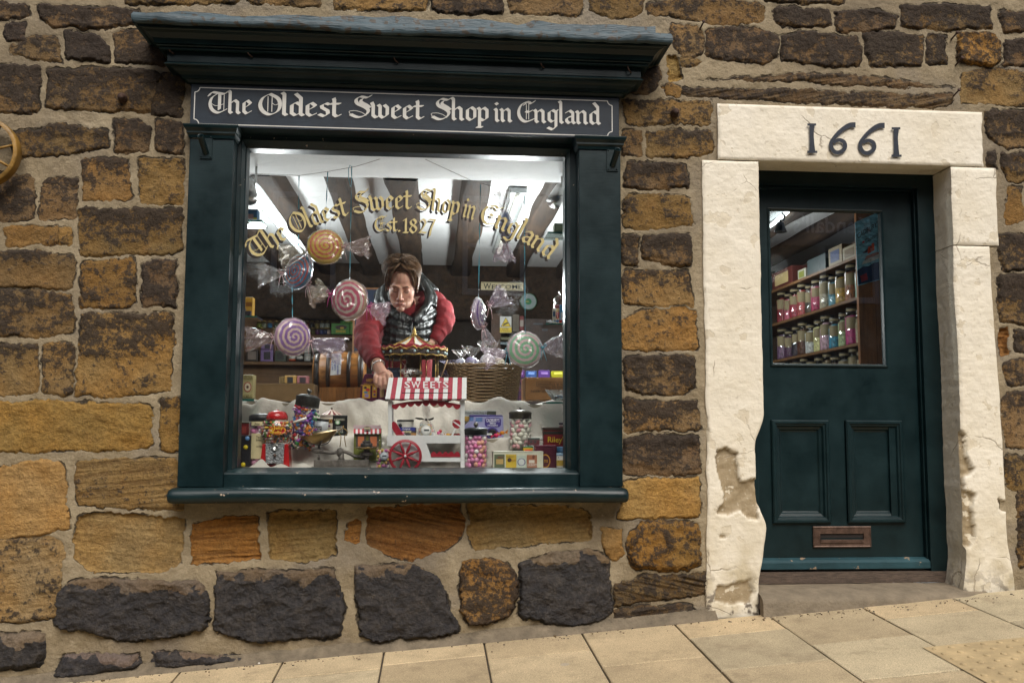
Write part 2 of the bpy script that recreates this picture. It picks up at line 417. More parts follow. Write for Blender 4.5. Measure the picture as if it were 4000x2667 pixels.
    q = ~(hv[:-1, :-1] & hv[1:, :-1] & hv[:-1, 1:] & hv[1:, 1:]); idx = np.arange(n*mcol).reshape(n, mcol)
    quads = np.stack([idx[:-1, :-1][q], idx[:-1, 1:][q], idx[1:, 1:][q], idx[1:, :-1][q]], 1)
    used = np.unique(quads); remap = np.full(n*mcol, -1, np.int64); remap[used] = np.arange(len(used)); quads = remap[quads]
    V = np.stack([X.ravel(), Yv.ravel(), Z.ravel()], 1)[used]
    me = bpy.data.meshes.new('stone_wall'); me.vertices.add(len(V)); me.vertices.foreach_set('co', V.astype(np.float32).ravel())
    me.loops.add(quads.size); me.loops.foreach_set('vertex_index', quads.astype(np.int32).ravel())
    me.polygons.add(len(quads)); me.polygons.foreach_set('loop_start', np.arange(0, quads.size, 4, dtype=np.int32)); me.polygons.foreach_set('loop_total', np.full(len(quads), 4, np.int32))
    me.polygons.foreach_set('use_smooth', np.ones(len(quads), bool)); me.update()
    def attr(nm, a): at = me.attributes.new(nm, 'FLOAT', 'POINT'); at.data.foreach_set('value', a.ravel()[used].astype(np.float32))
    attr('stone', mask*(sid >= 0)); tops0 = np.array([p[:, 1].min() for _, p in stones]); h0 = np.array([np.ptp(p[:, 1]) for _, p in stones]); vb0 = rs.uniform(-.05, .40, ns); attr('dark', dk[S]+(vb0*np.array([t in 'dmowtg' for t, _ in stones]))[S]*(.5-np.clip((qy-tops0[S])/h0[S], 0, 1))); attr('seed', sd_[S]); attr('relief', rough); attr('edge', np.clip(d/40, -1, 2)); attr('strata', f2*stt[S]+.5*(1-stt[S]))
    at = me.attributes.new('base', 'FLOAT_COLOR', 'POINT'); at.data.foreach_set('color', np.concatenate([base[S], np.ones(S.shape+(1,))], -1).reshape(-1, 4)[used].astype(np.float32).ravel())
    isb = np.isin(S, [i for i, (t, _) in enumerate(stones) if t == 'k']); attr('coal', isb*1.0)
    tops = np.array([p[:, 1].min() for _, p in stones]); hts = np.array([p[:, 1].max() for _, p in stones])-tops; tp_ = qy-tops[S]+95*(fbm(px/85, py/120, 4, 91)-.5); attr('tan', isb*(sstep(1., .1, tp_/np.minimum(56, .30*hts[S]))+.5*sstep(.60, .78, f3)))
    m = bpy.data.materials.new('rubble_sandstone'); t, b, L = nodes(m); N = t.nodes
    def A(nm):
        a = N.new('ShaderNodeAttribute'); a.attribute_name = nm; return a
    def noise(sc_, det=8, ro_=.6, vec=None):
        z = N.new('ShaderNodeTexNoise'); z.inputs['Scale'].default_value = sc_; z.inputs['Detail'].default_value = det; z.inputs['Roughness'].default_value = ro_; L.new(vec, z.inputs[0]); return z.outputs['Fac']
    def mth(op, a, b_=None, c_=None, clamp=False):
        z = N.new('ShaderNodeMath'); z.operation = op; z.use_clamp = clamp
        for i, v in enumerate((a, b_, c_)):
            if v is None: continue
            if hasattr(v, 'links'): L.new(v, z.inputs[i])
            else: z.inputs[i].default_value = v
        return z.outputs[0]
    def mr(v, a, b_, c_=0, d_=1):
        z = N.new('ShaderNodeMapRange'); z.interpolation_type = 'SMOOTHSTEP'; L.new(v, z.inputs[0])
        for i, q_ in enumerate((a, b_, c_, d_)):
            if hasattr(q_, 'links'): L.new(q_, z.inputs[i+1])
            else: z.inputs[i+1].default_value = q_
        return z.outputs[0]
    def mix(f, a, b_, mode='MIX'):
        z = N.new('ShaderNodeMix'); z.data_type = 'RGBA'; z.blend_type = mode
        for v, i in ((f, 0), (a, 6), (b_, 7)):
            if hasattr(v, 'links'): L.new(v, z.inputs[i])
            elif isinstance(v, tuple): z.inputs[i].default_value = (*v, 1)
            else: z.inputs[i].default_value = v
        return z.outputs[2]
    tc = N.new('ShaderNodeTexCoord'); sv = N.new('ShaderNodeVectorMath'); sv.operation = 'MULTIPLY_ADD'
    cx = N.new('ShaderNodeCombineXYZ'); sa = A('seed'); L.new(sa.outputs['Fac'], cx.inputs[0]); L.new(sa.outputs['Fac'], cx.inputs[2])
    sv.inputs[1].default_value = (1, 1, 1); L.new(tc.outputs['Object'], sv.inputs[0]); sc2 = N.new('ShaderNodeVectorMath'); sc2.operation = 'SCALE'; sc2.inputs['Scale'].default_value = 9; L.new(cx.outputs[0], sc2.inputs[0]); L.new(sc2.outputs[0], sv.inputs[2])
    vec = sv.outputs[0]; ov = tc.outputs['Object']
    n1 = noise(21, 10, .70, vec); n2 = noise(52, 8, .72, vec); n3 = noise(5, 4, .5, vec); n4 = noise(150, 5, .65, ov); n5 = noise(70, 6, .7, vec)
    rel = A('relief').outputs['Fac']
    pat = mth('MULTIPLY_ADD', rel, .30, mth('MULTIPLY_ADD', n1, .62, mth('MULTIPLY', n2, .75)))      # ~ .82 mean
    thr = mth('MULTIPLY_ADD', A('dark').outputs['Fac'], -.52, 1.085)
    dark = mr(pat, mth('SUBTRACT', thr, .06), mth('ADD', thr, .065))
    warm = mix(mr(n3, .35, .65), (1.0, .97, .88), (.92, 1.0, 1.15))
    stc = mix(1.0, A('base').outputs['Color'], warm, 'MULTIPLY')
    rust = mr(noise(8, 6, .6, vec), .56, .70); stc = mix(mth('MULTIPLY', rust, .30), stc, (.27, .135, .040))
    stc = mix(mr(A('strata').outputs['Fac'], .36, .62), mix(1.0, stc, (.62, .58, .55), 'MULTIPLY'), stc)
    stc = mix(mr(n2, .3, .7), mix(1.0, stc, (.72, .70, .68), 'MULTIPLY'), mix(1.0, stc, (1.18, 1.18, 1.2), 'MULTIPLY'))
    pit = mr(n5, .60, .70); stc = mix(mth('MULTIPLY', pit, .75), stc, (.05, .034, .022)); stc = mix(mth('MULTIPLY', mr(n4, .58, .72), .35), stc, (.46, .34, .19))
    dkc = mix(mr(n2, .35, .65), (.017, .0125, .0095), (.046, .034, .025)); dkc = mix(A('coal').outputs['Fac'], dkc, mix(mr(mth('MULTIPLY_ADD', n1, .6, mth('MULTIPLY', n2, .4)), .42, .66), (.014, .0155, .020), (.062, .056, .052)))
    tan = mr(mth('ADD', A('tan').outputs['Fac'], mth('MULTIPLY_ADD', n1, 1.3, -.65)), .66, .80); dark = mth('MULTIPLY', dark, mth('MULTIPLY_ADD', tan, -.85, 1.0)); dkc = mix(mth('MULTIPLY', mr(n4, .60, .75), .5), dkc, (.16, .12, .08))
    stc = mix(mth('MULTIPLY', dark, .93), stc, dkc)
    mo = mix(mr(noise(7, 6, .6, ov), .35, .65), (.272, .215, .130), (.368, .300, .192)); mo = mix(mr(noise(3.1, 3, .5, ov), .5, .72), mo, (.27, .228, .168)); mo = mix(mth('MULTIPLY', mr(noise(1.7, 7, .65, ov), .46, .66), .6), mo, (.165, .130, .088)); mo = mix(mr(noise(16, 7, .7, ov), .60, .72), mo, (.43, .36, .25)); mo = mix(mr(n4, .3, .75), mix(1.0, mo, (.8, .8, .8), 'MULTIPLY'), mo)
    ea = mth('ABSOLUTE', mth('ADD', A('edge').outputs['Fac'], mth('MULTIPLY_ADD', n4, .16, -.08))); gap = mth('MULTIPLY', mr(ea, .11, .02), mr(noise(7.3, 5, .6, ov), .50, .58))
    mk = mr(mth('ADD', A('stone').outputs['Fac'], mth('MULTIPLY_ADD', n4, .5, -.25)), .35, .65)
    L.new(mix(mth('MULTIPLY', gap, .8), mix(mk, mo, stc), (.035, .027, .02)), b.inputs['Base Color']); L.new(mth('MULTIPLY_ADD', mth('MULTIPLY', dark, mth('MULTIPLY', mk, A('coal').outputs['Fac'])), -.42, .90), b.inputs['Roughness'])
    b.inputs['Specular IOR Level'].default_value = .35
    hh = mth('ADD', mth('MULTIPLY_ADD', n5, .7, mth('MULTIPLY', n2, .6)), mth('MULTIPLY_ADD', n4, .4, mth('MULTIPLY', n1, .8))); hh = mth('MULTIPLY_ADD', gap, -.9, mth('MULTIPLY_ADD', hh, mk, mth('MULTIPLY', mth('SUBTRACT', 1.0, mk), mth('MULTIPLY_ADD', noise(60, 6, .7, ov), .35, mth('MULTIPLY', n4, .22)))))
    bp = N.new('ShaderNodeBump'); bp.inputs['Strength'].default_value = 1.0; bp.inputs['Distance'].default_value = .014; L.new(hh, bp.inputs['Height']); L.new(bp.outputs[0], b.inputs['Normal'])
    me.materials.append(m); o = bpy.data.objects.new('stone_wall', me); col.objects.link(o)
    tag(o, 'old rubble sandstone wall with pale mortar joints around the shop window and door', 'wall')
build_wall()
# ================================================================ shared materials
def paint_mat(name, c, rough=.30, chip=None, chipamt=.0, grain=.25):
    """old gloss paint: slight orange-peel, brush grain, dusty edges, a few chips to bare wood"""
    if name in _mats: return _mats[name]
    m = bpy.data.materials.new(name); t, b, L = nodes(m); N = t.nodes
    tc = N.new('ShaderNodeTexCoord'); nz = N.new('ShaderNodeTexNoise'); nz.inputs['Scale'].default_value = 5; nz.inputs['Detail'].default_value = 8; nz.inputs['Roughness'].default_value = .68; L.new(tc.outputs['Object'], nz.inputs[0])
    rp = N.new('ShaderNodeValToRGB'); e = rp.color_ramp.elements; e[0].position = .28; e[1].position = .75
    e[0].color = (*[v*.6 for v in c], 1); e[1].color = (*[v*1.5+.003 for v in c], 1); L.new(nz.outputs['Fac'], rp.inputs[0]); cur = rp.outputs[0]
    n3 = N.new('ShaderNodeTexNoise'); n3.inputs['Scale'].default_value = 26; n3.inputs['Detail'].default_value = 7; L.new(tc.outputs['Object'], n3.inputs[0])
    if chipamt:
        r2 = N.new('ShaderNodeMapRange'); r2.inputs[1].default_value = 1-chipamt-.012; r2.inputs[2].default_value = 1-chipamt; L.new(n3.outputs['Fac'], r2.inputs[0])
        mx = N.new('ShaderNodeMix'); mx.data_type = 'RGBA'; L.new(r2.outputs[0], mx.inputs[0]); L.new(cur, mx.inputs[6]); mx.inputs[7].default_value = (*(chip or (.33, .25, .17)), 1); cur = mx.outputs[2]
    b.inputs['Specular IOR Level'].default_value = .36
    L.new(cur, b.inputs['Base Color'])
    mr = N.new('ShaderNodeMapRange'); mr.inputs[3].default_value = rough-.08; mr.inputs[4].default_value = rough+.22; L.new(nz.outputs['Fac'], mr.inputs[0]); L.new(mr.outputs[0], b.inputs['Roughness'])
    mp = N.new('ShaderNodeMapping'); mp.inputs['Scale'].default_value = (6, 60, 60); L.new(tc.outputs['Object'], mp.inputs[0])
    n2 = N.new('ShaderNodeTexNoise'); n2.inputs['Scale'].default_value = 3; n2.inputs['Detail'].default_value = 6; L.new(mp.outputs[0], n2.inputs[0])
    ad = N.new('ShaderNodeMath'); ad.operation = 'MULTIPLY_ADD'; ad.inputs[1].default_value = .6; L.new(n3.outputs['Fac'], ad.inputs[0]); L.new(n2.outputs['Fac'], ad.inputs[2])
    bp = N.new('ShaderNodeBump'); bp.inputs['Strength'].default_value = grain; bp.inputs['Distance'].default_value = .006; L.new(ad.outputs[0], bp.inputs['Height']); L.new(bp.outputs[0], b.inputs['Normal'])
    _mats[name] = m; return m
GREEN = paint_mat('green_paint', (.0023, .0135, .0158), grain=.06)
GREENC = paint_mat('chipped_green_paint', (.0023, .0138, .0161), chip=(.36, .28, .21), chipamt=.29, grain=.10)
NAVY = paint_mat('navy_board_paint', (.0125, .0215, .033), .42, grain=.07)
CREAMP = M('cream_letter_paint', (.68, .67, .62), .5, .04)
GOLD = M('gold_leaf', (.56, .47, .22), .42, .10, 30, metal=.1)
BLACKP = M('black_letter_paint', (.012, .013, .018), .5)
LEAD = paint_mat('lead_sheet', (.050, .079, .093), .40, (.050, .042, .032), .40, .6)
RUST = M('rusty_iron', (.055, .028, .018), .8, .4, 40, .5, 120)
IRON = M('dark_iron', (.02, .022, .024), .6, .3, 30, .4, 90)
GLASS = film('window_glass', (.965, .975, .97), 1.7, .0)

# ================================================================ blackletter drawn with a broad nib
def nib_glyphs():
    g = {}
    g['i'] = (1.7, [[(-.5, 4.75), (0, 4.2), (0, .85), (.6, .25)]], [], [[(-.25, 6.8), (.35, 6.2)]])
    g['l'] = (1.7, [[(-.5, 8.1), (0, 7.5), (0, .85), (.6, .25)]])
    g['n'] = (3.8, [[(-.5, 4.75), (0, 4.2), (0, .85), (.55, .25)], [(.2, 3.7), (1.3, 4.85), (2.05, 4.1), (2.05, .85), (2.65, .25)]])
    g['h'] = (3.8, [[(-.5, 8.1), (0, 7.5), (0, .85), (.55, .25)], [(.2, 3.7), (1.3, 4.85), (2.05, 4.1), (2.05, .85), (2.65, .25)]])
    g['y'] = (3.6, [[(-.5, 8.1), (0, 7.5), (0, .85), (.55, .25)], [(.2, 3.7), (1.3, 4.85), (2.05, 4.1), (2.05, .2), (1.2, -1.0)]])
    g['e'] = (2.9, [[(0, 4.0), (0, 1.1), (.75, .3), (1.8, 1.1)], [(0, 4.0), (.9, 4.85), (1.75, 3.9), (1.2, 3.2), (.1, 2.3)]])
    g['d'] = (3.5, [[(0, 3.9), (0, 1.1), (.8, .3), (2.0, 1.3)], [(0, 3.9), (1.0, 4.85), (2.0, 3.9)], [(.8, 7.9), (2.0, 6.3), (2.0, .9), (2.6, .3)]])
    g['s'] = (2.7, [[(2.0, 4.4), (1.2, 4.85), (.25, 4.1), (.35, 3.3), (1.6, 2.3), (1.7, 1.2), (.8, .3), (-.3, 1.0)]])
    g['t'] = (2.4, [[(.2, 6.7), (.35, 6.0), (.35, 1.0), (.95, .3), (1.7, 1.0)], [(-.6, 4.7), (1.6, 4.85)]])
    g['w'] = (4.9, [[(-.4, 5.6), (0, 4.4), (0, 1.1), (.75, .3), (1.7, 1.3)], [(1.2, 4.9), (1.7, 4.3), (1.7, 1.1), (2.45, .3), (3.5, 1.4), (3.5, 3.9), (2.7, 4.9)]])
    g['o'] = (3.3, [[(0, 4.0), (0, 1.1), (.85, .3), (2.0, 1.3)], [(0, 4.0), (1.05, 4.9), (2.0, 4.0), (2.0, 1.3)]])
    g['p'] = (3.5, [[(-.5, 4.85), (0, 4.3), (0, -2.0)], [(.1, 3.8), (1.15, 4.9), (2.0, 4.0), (2.0, 1.2), (1.0, .3), (.1, 1.0)], [(-.7, -2.0), (.7, -2.0)]])
    g['g'] = (3.4, [[(0, 4.0), (0, 1.4), (.85, .6), (2.0, 1.6)], [(0, 4.0), (1.05, 4.85), (2.0, 4.1)], [(2.4, 4.9), (2.0, 4.2), (2.0, -1.0), (1.0, -2.1), (-.4, -1.4)]])
    g['a'] = (3.3, [[(-.1, 4.1), (.9, 4.85), (1.8, 4.1), (1.8, .9), (2.4, .25)], [(1.7, 2.9), (.6, 2.5), (0, 1.9), (0, 1.1), (.75, .3), (1.7, 1.2)]])
    C = lambda *p: [tuple(q) for q in smooth_path(p, 6)]
    g['T'] = (5.3, [C((-.4, 6.1), (.5, 7.3), (2.2, 7.1), (3.7, 6.9), (4.8, 7.9)), C((1.6, 6.6), (.4, 5.4), (.0, 3.2), (.7, 1.2), (2.3, .35), (4.3, 1.5)), [(2.5, 6.9), (2.5, 1.5)]], [[(3.7, 6.7), (3.7, .9)], C((.4, 3.4), (1.6, 2.7), (3.7, 3.4))])
    g['O'] = (5.3, [C((2.1, 7.5), (.6, 6.1), (.0, 3.8), (.6, 1.5), (2.2, .35), (3.9, 1.6), (4.4, 3.8), (3.9, 6.0), (2.1, 7.5))], [[(1.7, 6.6), (1.7, 1.3)], [(2.6, 6.6), (2.6, 1.3)], C((2.6, 4.4), (3.3, 3.7), (4.1, 4.2))])
    g['S'] = (5.3, [C((4.7, 8.0), (3.7, 7.2), (2.1, 7.5), (1.0, 6.3), (1.5, 4.9), (3.3, 3.8), (4.1, 2.6), (3.3, 1.0), (1.5, .3), (-.3, 1.2)), C((2.5, 6.7), (2.2, 5.7), (3.5, 4.7), (4.5, 3.7))], [C((-.3, 1.2), (-.6, 2.2), (.9, 2.5), (2.6, 1.9), (3.6, .9))])
    g['E'] = (5.1, [C((2.7, 7.5), (1.0, 6.5), (.1, 4.2), (.5, 1.8), (2.1, .4), (4.4, 1.4)), C((1.6, 6.3), (2.8, 7.4), (3.7, 6.9), (4.7, 7.8)), [(2.2, 4.1), (3.0, 3.8), (3.9, 4.4)]], [[(2.3, 6.7), (2.3, 1.2)], [(3.0, 6.7), (3.0, 1.2)]])
    g['.'] = (1.4, [[(0, .75), (.5, .25)]])
    g['1'] = (2.4, [[(.7, 6.9), (.7, .4)], [(-.3, 5.9), (.6, 6.7)], [(-.3, .45), (1.7, .45)]])
    g['8'] = (4.0, [C((1.4, 6.7), (.3, 5.6), (.7, 4.3), (2.0, 3.4), (2.7, 2.0), (1.5, .4), (.1, 1.9), (.8, 3.3), (2.1, 4.4), (2.4, 5.7), (1.4, 6.7))])
    g['2'] = (3.8, [C((.2, 5.4), (1.2, 6.7), (2.4, 5.7), (2.0, 3.7), (.0, .5)), [(.0, .55), (1.4, .75), (2.7, .45)]])
    g['7'] = (3.6, [[(-.1, 6.1), (.4, 6.6), (2.7, 6.5)], C((2.6, 6.4), (1.7, 4.2), (1.0, 2.0), (.5, -1.0))])
    return g
NIB = nib_glyphs()
def nib_polys(ch, nib=.47):
    """glyph -> list of convex polygons (x, y) in pen units"""
    e = NIB[ch]; out = []
    a = (nib*.78, nib*.62)
    for k, strokes in enumerate(e[1:]):
        for st in strokes:
            if k == 1:
                for p, q in zip(st, st[1:]):
                    d = Vector((q[0]-p[0], q[1]-p[1])); n_ = Vector((-d.y, d.x)).normalized()*.09 if d.length else Vector((0, 0))
                    out.append([(p[0]+n_.x, p[1]+n_.y), (p[0]-n_.x, p[1]-n_.y), (q[0]-n_.x, q[1]-n_.y), (q[0]+n_.x, q[1]+n_.y)])
                continue
            for p, q in zip(st, st[1:]):
                d = (q[0]-p[0], q[1]-p[1]); L = math.hypot(*d) or 1; n_ = (-d[1]/L*.10, d[0]/L*.10)
                pts = [(c[0]+s*a[0]+t*n_[0], c[1]+s*a[1]+t*n_[1]) for c in (p, q) for s in (1, -1) for t in (1, -1)]
                out.append(hull(pts))
    return out, e[0]
def hull(pts):
    pts = sorted(set(pts))
    def half(ps):
        h = []
        for p in ps:
            while len(h) > 1 and (h[-1][0]-h[-2][0])*(p[1]-h[-2][1])-(h[-1][1]-h[-2][1])*(p[0]-h[-2][0]) <= 0: h.pop()
            h.append(p)
        return h[:-1]
    return half(pts)+half(pts[::-1])
def nib_word(word, nib=.41):
    """-> [(polygon)], width"""
    x = 0; out = []
    for i, ch in enumerate(word):
        ps, adv = nib_polys(ch, nib); out += [[(p[0]+x, p[1]) for p in q] for q in ps]; x += adv
    return out
def put_polys(mb, polys, fn, lift=.00012):
    """fn maps pen (x, y) to a world point; every stroke is lifted a hair so none share a plane"""
    for k, q in enumerate(polys):
        vs = [fn(*p) for p in q]; mb.add([(v[0], v[1]-lift*(k % 9+1), v[2]) for v in vs], [tuple(range(len(vs)))], False)

# ================================================================ SHOP WINDOW
SW = thing('shop_window', 'dark green timber shop window with moulded cornice, broad pilasters and rounded sill', 'shop window', (.93, 0, .40))
XL, XR = -.073, 1.939                                   # outer edges of the pilasters
def zat(py, Y, px=1500): return P(px, py, Y).z
Z_SIGN0, Z_SIGN1, Z_SILL = 2.128, 2.331, .476
pl_in = P(902, 900, -.06).x; pr_in = P(2262, 900, -.06).x
for x0, x1 in ((XL, pl_in), (pr_in, XR)):
    mb = MB(); mb.box(x0, x1, -.06, .12, Z_SILL+.001, 2.068); pil = mb.build('pilaster', GREEN, SW, .004)
    mb = MB()
    prof = [(0, 2.07), (.006, 2.07), (.010, 2.083), (.018, 2.090), (.018, 2.098), (.030, 2.112), (.034, 2.122), (.034, 2.1275), (0, 2.1275)]
    rows = []
    for q, z in prof: rows.append([(x0-q*.7, .12, z), (x0-q*.7, -.061-q, z), (x1+q*.7, -.061-q, z), (x1+q*.7, .12, z)])
    mb.grid(rows, False); mb.build('capital', GREEN, pil)
# window frame: reveal, stiles with a chamfer to the glass, head, bottom rail with a weathered ledge
gl, gr, gt, gb = .158, 1.690, 2.071, .556
mb = MB()
def member(pts_a, pts_b): mb.grid([pts_a, pts_b], False)
prof = [(-.055, 0), (.03, 0), (.034, .5), (.034, .62), (.075, .86), (.082, 1.0), (.16, 1.0)]          # y, share of the way from pilaster to glass
for x0, x1 in ((pl_in-.002, gl), (pr_in+.002, gr)):
    member([(lerp(x0, x1, t), y, Z_SILL) for y, t in prof], [(lerp(x0, x1, t), y, Z_SIGN0) for y, t in prof])
hp = [(-.05, Z_SIGN0), (.03, Z_SIGN0-.006), (.034, Z_SIGN0-.02), (.034, 2.098), (.075, 2.078), (.082, gt), (.16, gt)]
member([(pl_in, y, z) for y, z in hp], [(pr_in, y, z) for y, z in hp])
rp_ = [(-.035, Z_SILL), (-.035, .532), (-.030, .538), (.03, .548), (.078, gb), (.16, gb)]
member([(pl_in, y, z) for y, z in rp_], [(pr_in, y, z) for y, z in rp_])
fr = mb.build('frame', GREENC, SW)
mb = MB(); mb.box(gl-.02, gr+.02, .086, .091, gb-.02, gt+.02); pane = mb.build('glass_pane', GLASS, SW)
# sill with a rounded nose
mb = MB(); x0, x1 = -.098, 1.953; zc = .4405; rr = .0335
prof = [(.05, zc+rr+.003)]+[(-.105-rr*math.cos(a), zc+rr*math.sin(a)) for a in [R(90-k*15) for k in range(13)]]+[(.05, zc-rr)]
def sillrow(x, s): return [(x, -.105+(y+.105)*s if y < -.105 else y, zc+(z-zc)*s) for y, z in prof]
xs_ = [x0, x0+.004, x0+.012, x0+.03]+[lerp(x0+.03, x1-.03, k/40) for k in range(1, 40)]+[x1-.03, x1-.012, x1-.004, x1]; ss = [.55, .82, .95, 1]+[1]*39+[1, .95, .82, .55]
mb.grid([[(p[0], p[1]+.0025*math.sin(x*9+p[2]*30), p[2]+.0015*math.sin(x*5)) for p in sillrow(x, s)] for x, s in zip(xs_, ss)])
mb.add(sillrow(x0, .55), [tuple(range(len(prof)))]); mb.add(sillrow(x1, .55), [tuple(range(len(prof)))])
mb.build('sill', GREENC, SW)
# cornice: moulded profile returned round both ends
cz = lambda py, p: zat(py, -.05-p)
CP = [(-.02, cz(352, 0)), (.012, cz(348, .01)), (.020, cz(336, .02)), (.034, cz(330, .034)), (.040, cz(318, .04)), (.060, cz(304, .06)), (.066, cz(296, .066)), (.078, cz(288, .078)), (.088, cz(284, .088)), (.096, cz(281, .096)), (.099, cz(277.5, .099)), (.096, cz(274, .096)), (.088, cz(272, .088)),
      (.086, cz(271, .086)), (.088, cz(269, .088)), (.090, cz(228, .09)), (.108, cz(227, .108)), (.116, cz(223, .116)), (.119, cz(218, .119)), (.116, cz(214, .116)), (.118, cz(213, .118)), (.126, cz(210, .126)), (.129, cz(206, .129)), (.126, cz(203, .126)), (.134, cz(200, .134)), (.142, cz(180, .142)), (.160, cz(158, .16)), (.176, cz(147, .176)), (.180, cz(143, .18)), (.192, cz(139, .192)), (.194, cz(129, .194)), (.197, cz(126, .197))]
SL, SR = -.078, 1.935
def ring(p, z, wob=0): return [(SL-p, .06, z), (SL-p, -.05-p, z), *[(lerp(SL-p, SR+p, k/24), -.05-p+wob*math.sin(k*2.1), z+wob*.6*math.sin(k*1.3+1)) for k in range(1, 24)], (SR+p, -.05-p, z), (SR+p, .06, z)]
mb = MB(); mb.grid([ring(p, z) for p, z in CP], False)
cor = mb.build('cornice', GREEN, SW)
zl0, zl1 = cz(129, .21), cz(88, .21)
mb = MB(); wr = random.Random(4)
LP = [(.198, cz(124, .2)), (.206, zl0), (.214, lerp(zl0, zl1, .3)), (.216, lerp(zl0, zl1, .7)), (.208, zl1), (.19, zl1+.006)]
nk = 60; rows = []
ztop = [P(lerp(545, 2572, k/nk), lerp(75, 128, k/nk)-26+ (10 if .70 < k/nk < .74 else 0)+20*float(vnoise(np.array(k*.31), np.array(2.), 6)-.5), -.012).z for k in range(nk+1)]
jig = [[wr.uniform(-1, 1) for _ in range(nk+1)] for _ in range(12)]
def leadrow(p, z, a): return [(lerp(SL-p, SR+p, k/nk), -.05-p+.004*a*jig[0][k]+.010*a*float(vnoise(np.array(k*.23), np.array(z*30), 4)-.5), z+.0035*a*jig[1][k]+.014*a*float(vnoise(np.array(k*.17), np.array(z*20), 8)-.5)) for k in range(nk+1)]
for i, (p, z) in enumerate(LP): rows.append(leadrow(p, z, 1 if i else .3))
for i, t in enumerate((.35, .75)): rows.append([(lerp(SL-.19, SR+.19, k/nk), lerp(-.24, -.035, t)+.004*jig[2+i][k], lerp(zl1+.006, zl1+.055, t)+.004*jig[4+i][k]) for k in range(nk+1)])
for i, t in enumerate((0., .35, .7, 1.)): rows.append([(lerp(SL-.195, SR+.19, k/nk), -.030+.010*t+.0045*jig[6+i][k], lerp(zl1+.060, ztop[k], t)) for k in range(nk+1)])
mb.grid(rows)
for sx, xx in ((-1, SL), (1, SR)): mb.grid([[(xx+sx*p, -.05-p, z), (xx+sx*p, .04, z)] for p, z in LP]+[[(xx+sx*.19, -.03, zl1+.06), (xx+sx*.19, .04, zl1+.06)]])
mb.build('lead_flashing', LEAD, cor)
for hx, hy in ((668, 205), (975, 218), (1543, 240), (2113, 260), (2453, 280)):
    b0 = P(hx, hy, -.14); mb = MB()
    mb.tube([b0+Vector(q) for q in ((.018, .01, -.004), (.010, -.012, -.008), (0, -.022, -.002), (-.006, -.024, .012), (-.006, -.018, .028))], .0032, 6); mb.build('hook', RUST, cor)
# sign board
SG = thing('sign_board', 'long navy sign board with cream blackletter shop name over the window', 'shop sign', (.93, -.05, Z_SIGN0))
mb = MB(); mb.box(SL, SR, -.052, .05, Z_SIGN0+.0005, Z_SIGN1); board = mb.build('board', NAVY, SG, .002)
bx0, bx1, bz0, bz1 = SL+.018, SR-.034, Z_SIGN0+.012, Z_SIGN1-.018
def notch_loop(o):
    q = .022; pts = []
    for cxx, czz, a0 in ((bx0, bz0, 90), (bx1, bz0, 180), (bx1, bz1, 270), (bx0, bz1, 360)):
        for k in range(7): a = R(a0-k*15); pts.append((cxx+(q+o)*math.cos(a), czz+(q+o)*math.sin(a)))
    cx_, cz_ = (bx0+bx1)/2, (bz0+bz1)/2
    return pts
def loop_in(o):
    q = .022+ (o); return notch_loop(o)
mb = MB(); A_ = notch_loop(0); pts = []
n_ = len(A_)
for i in range(n_):
    p = Vector(A_[i]); q = Vector(A_[(i+1) % n_]); d = (q-p); nn = Vector((-d.y, d.x)).normalized()*.0022
    mb.add([(v.x, -.0526-.00005*(i % 3), v.y) for v in (p+nn, p-nn, q-nn, q+nn)], [(0, 1, 2, 3)], False)
mb.build('border_line', CREAMP, board)
words = [('The', 808, 984, 444, 449), ('Oldest', 1008, 1335, 450, 462), ('Sweet', 1362, 1658, 461, 470), ('Shop', 1683, 1908, 469, 477), ('in', 1927, 2002, 478, 480), ('England', 2020, 2348, 480, 490)]
SY = -.0528
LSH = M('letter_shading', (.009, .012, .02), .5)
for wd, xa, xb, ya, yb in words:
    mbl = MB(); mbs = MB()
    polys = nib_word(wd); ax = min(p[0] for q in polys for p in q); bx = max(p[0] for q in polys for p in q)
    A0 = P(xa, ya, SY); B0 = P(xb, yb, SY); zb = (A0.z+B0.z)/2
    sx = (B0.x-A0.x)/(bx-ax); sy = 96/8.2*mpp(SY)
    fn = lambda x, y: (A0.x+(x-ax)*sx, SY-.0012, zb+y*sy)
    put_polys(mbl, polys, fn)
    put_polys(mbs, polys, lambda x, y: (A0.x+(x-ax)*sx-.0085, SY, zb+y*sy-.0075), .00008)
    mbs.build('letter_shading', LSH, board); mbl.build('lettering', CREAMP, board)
# gilded lettering on the glass, on an arc
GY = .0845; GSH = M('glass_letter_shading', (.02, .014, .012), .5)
cxp, cyp, rad = 1572, 1745, 926
def arc_word(word, u0, u1):
    mbl = MB(); mbs = MB()
    polys = nib_word(word, .35); ax = min(p[0] for q in polys for p in q); bx = max(p[0] for q in polys for p in q)
    def place(off):
        def fn(x, y):
            th = R(lerp(u0, u1, (x-ax)/(bx-ax))); rr_ = rad+y*88/8.0; p = P(cxp+rr_*math.sin(th)+off[0], cyp-rr_*math.cos(th)+off[1], GY); return (p.x, GY-off[2], p.z)
        return fn
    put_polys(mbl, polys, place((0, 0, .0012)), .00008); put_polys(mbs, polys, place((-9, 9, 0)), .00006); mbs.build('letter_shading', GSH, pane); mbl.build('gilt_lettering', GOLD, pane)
for a in (('Tye', -38.3, -28.4), ('Oldest', -27.0, -12.9), ('Sweet', -11.8, 2.3), ('Shop', 3.3, 13.4), ('in', 14.4, 17.4), ('England', 18.7, 38.2)): arc_word(*a)
polys = nib_word('Est.'); e2 = nib_word('1827')
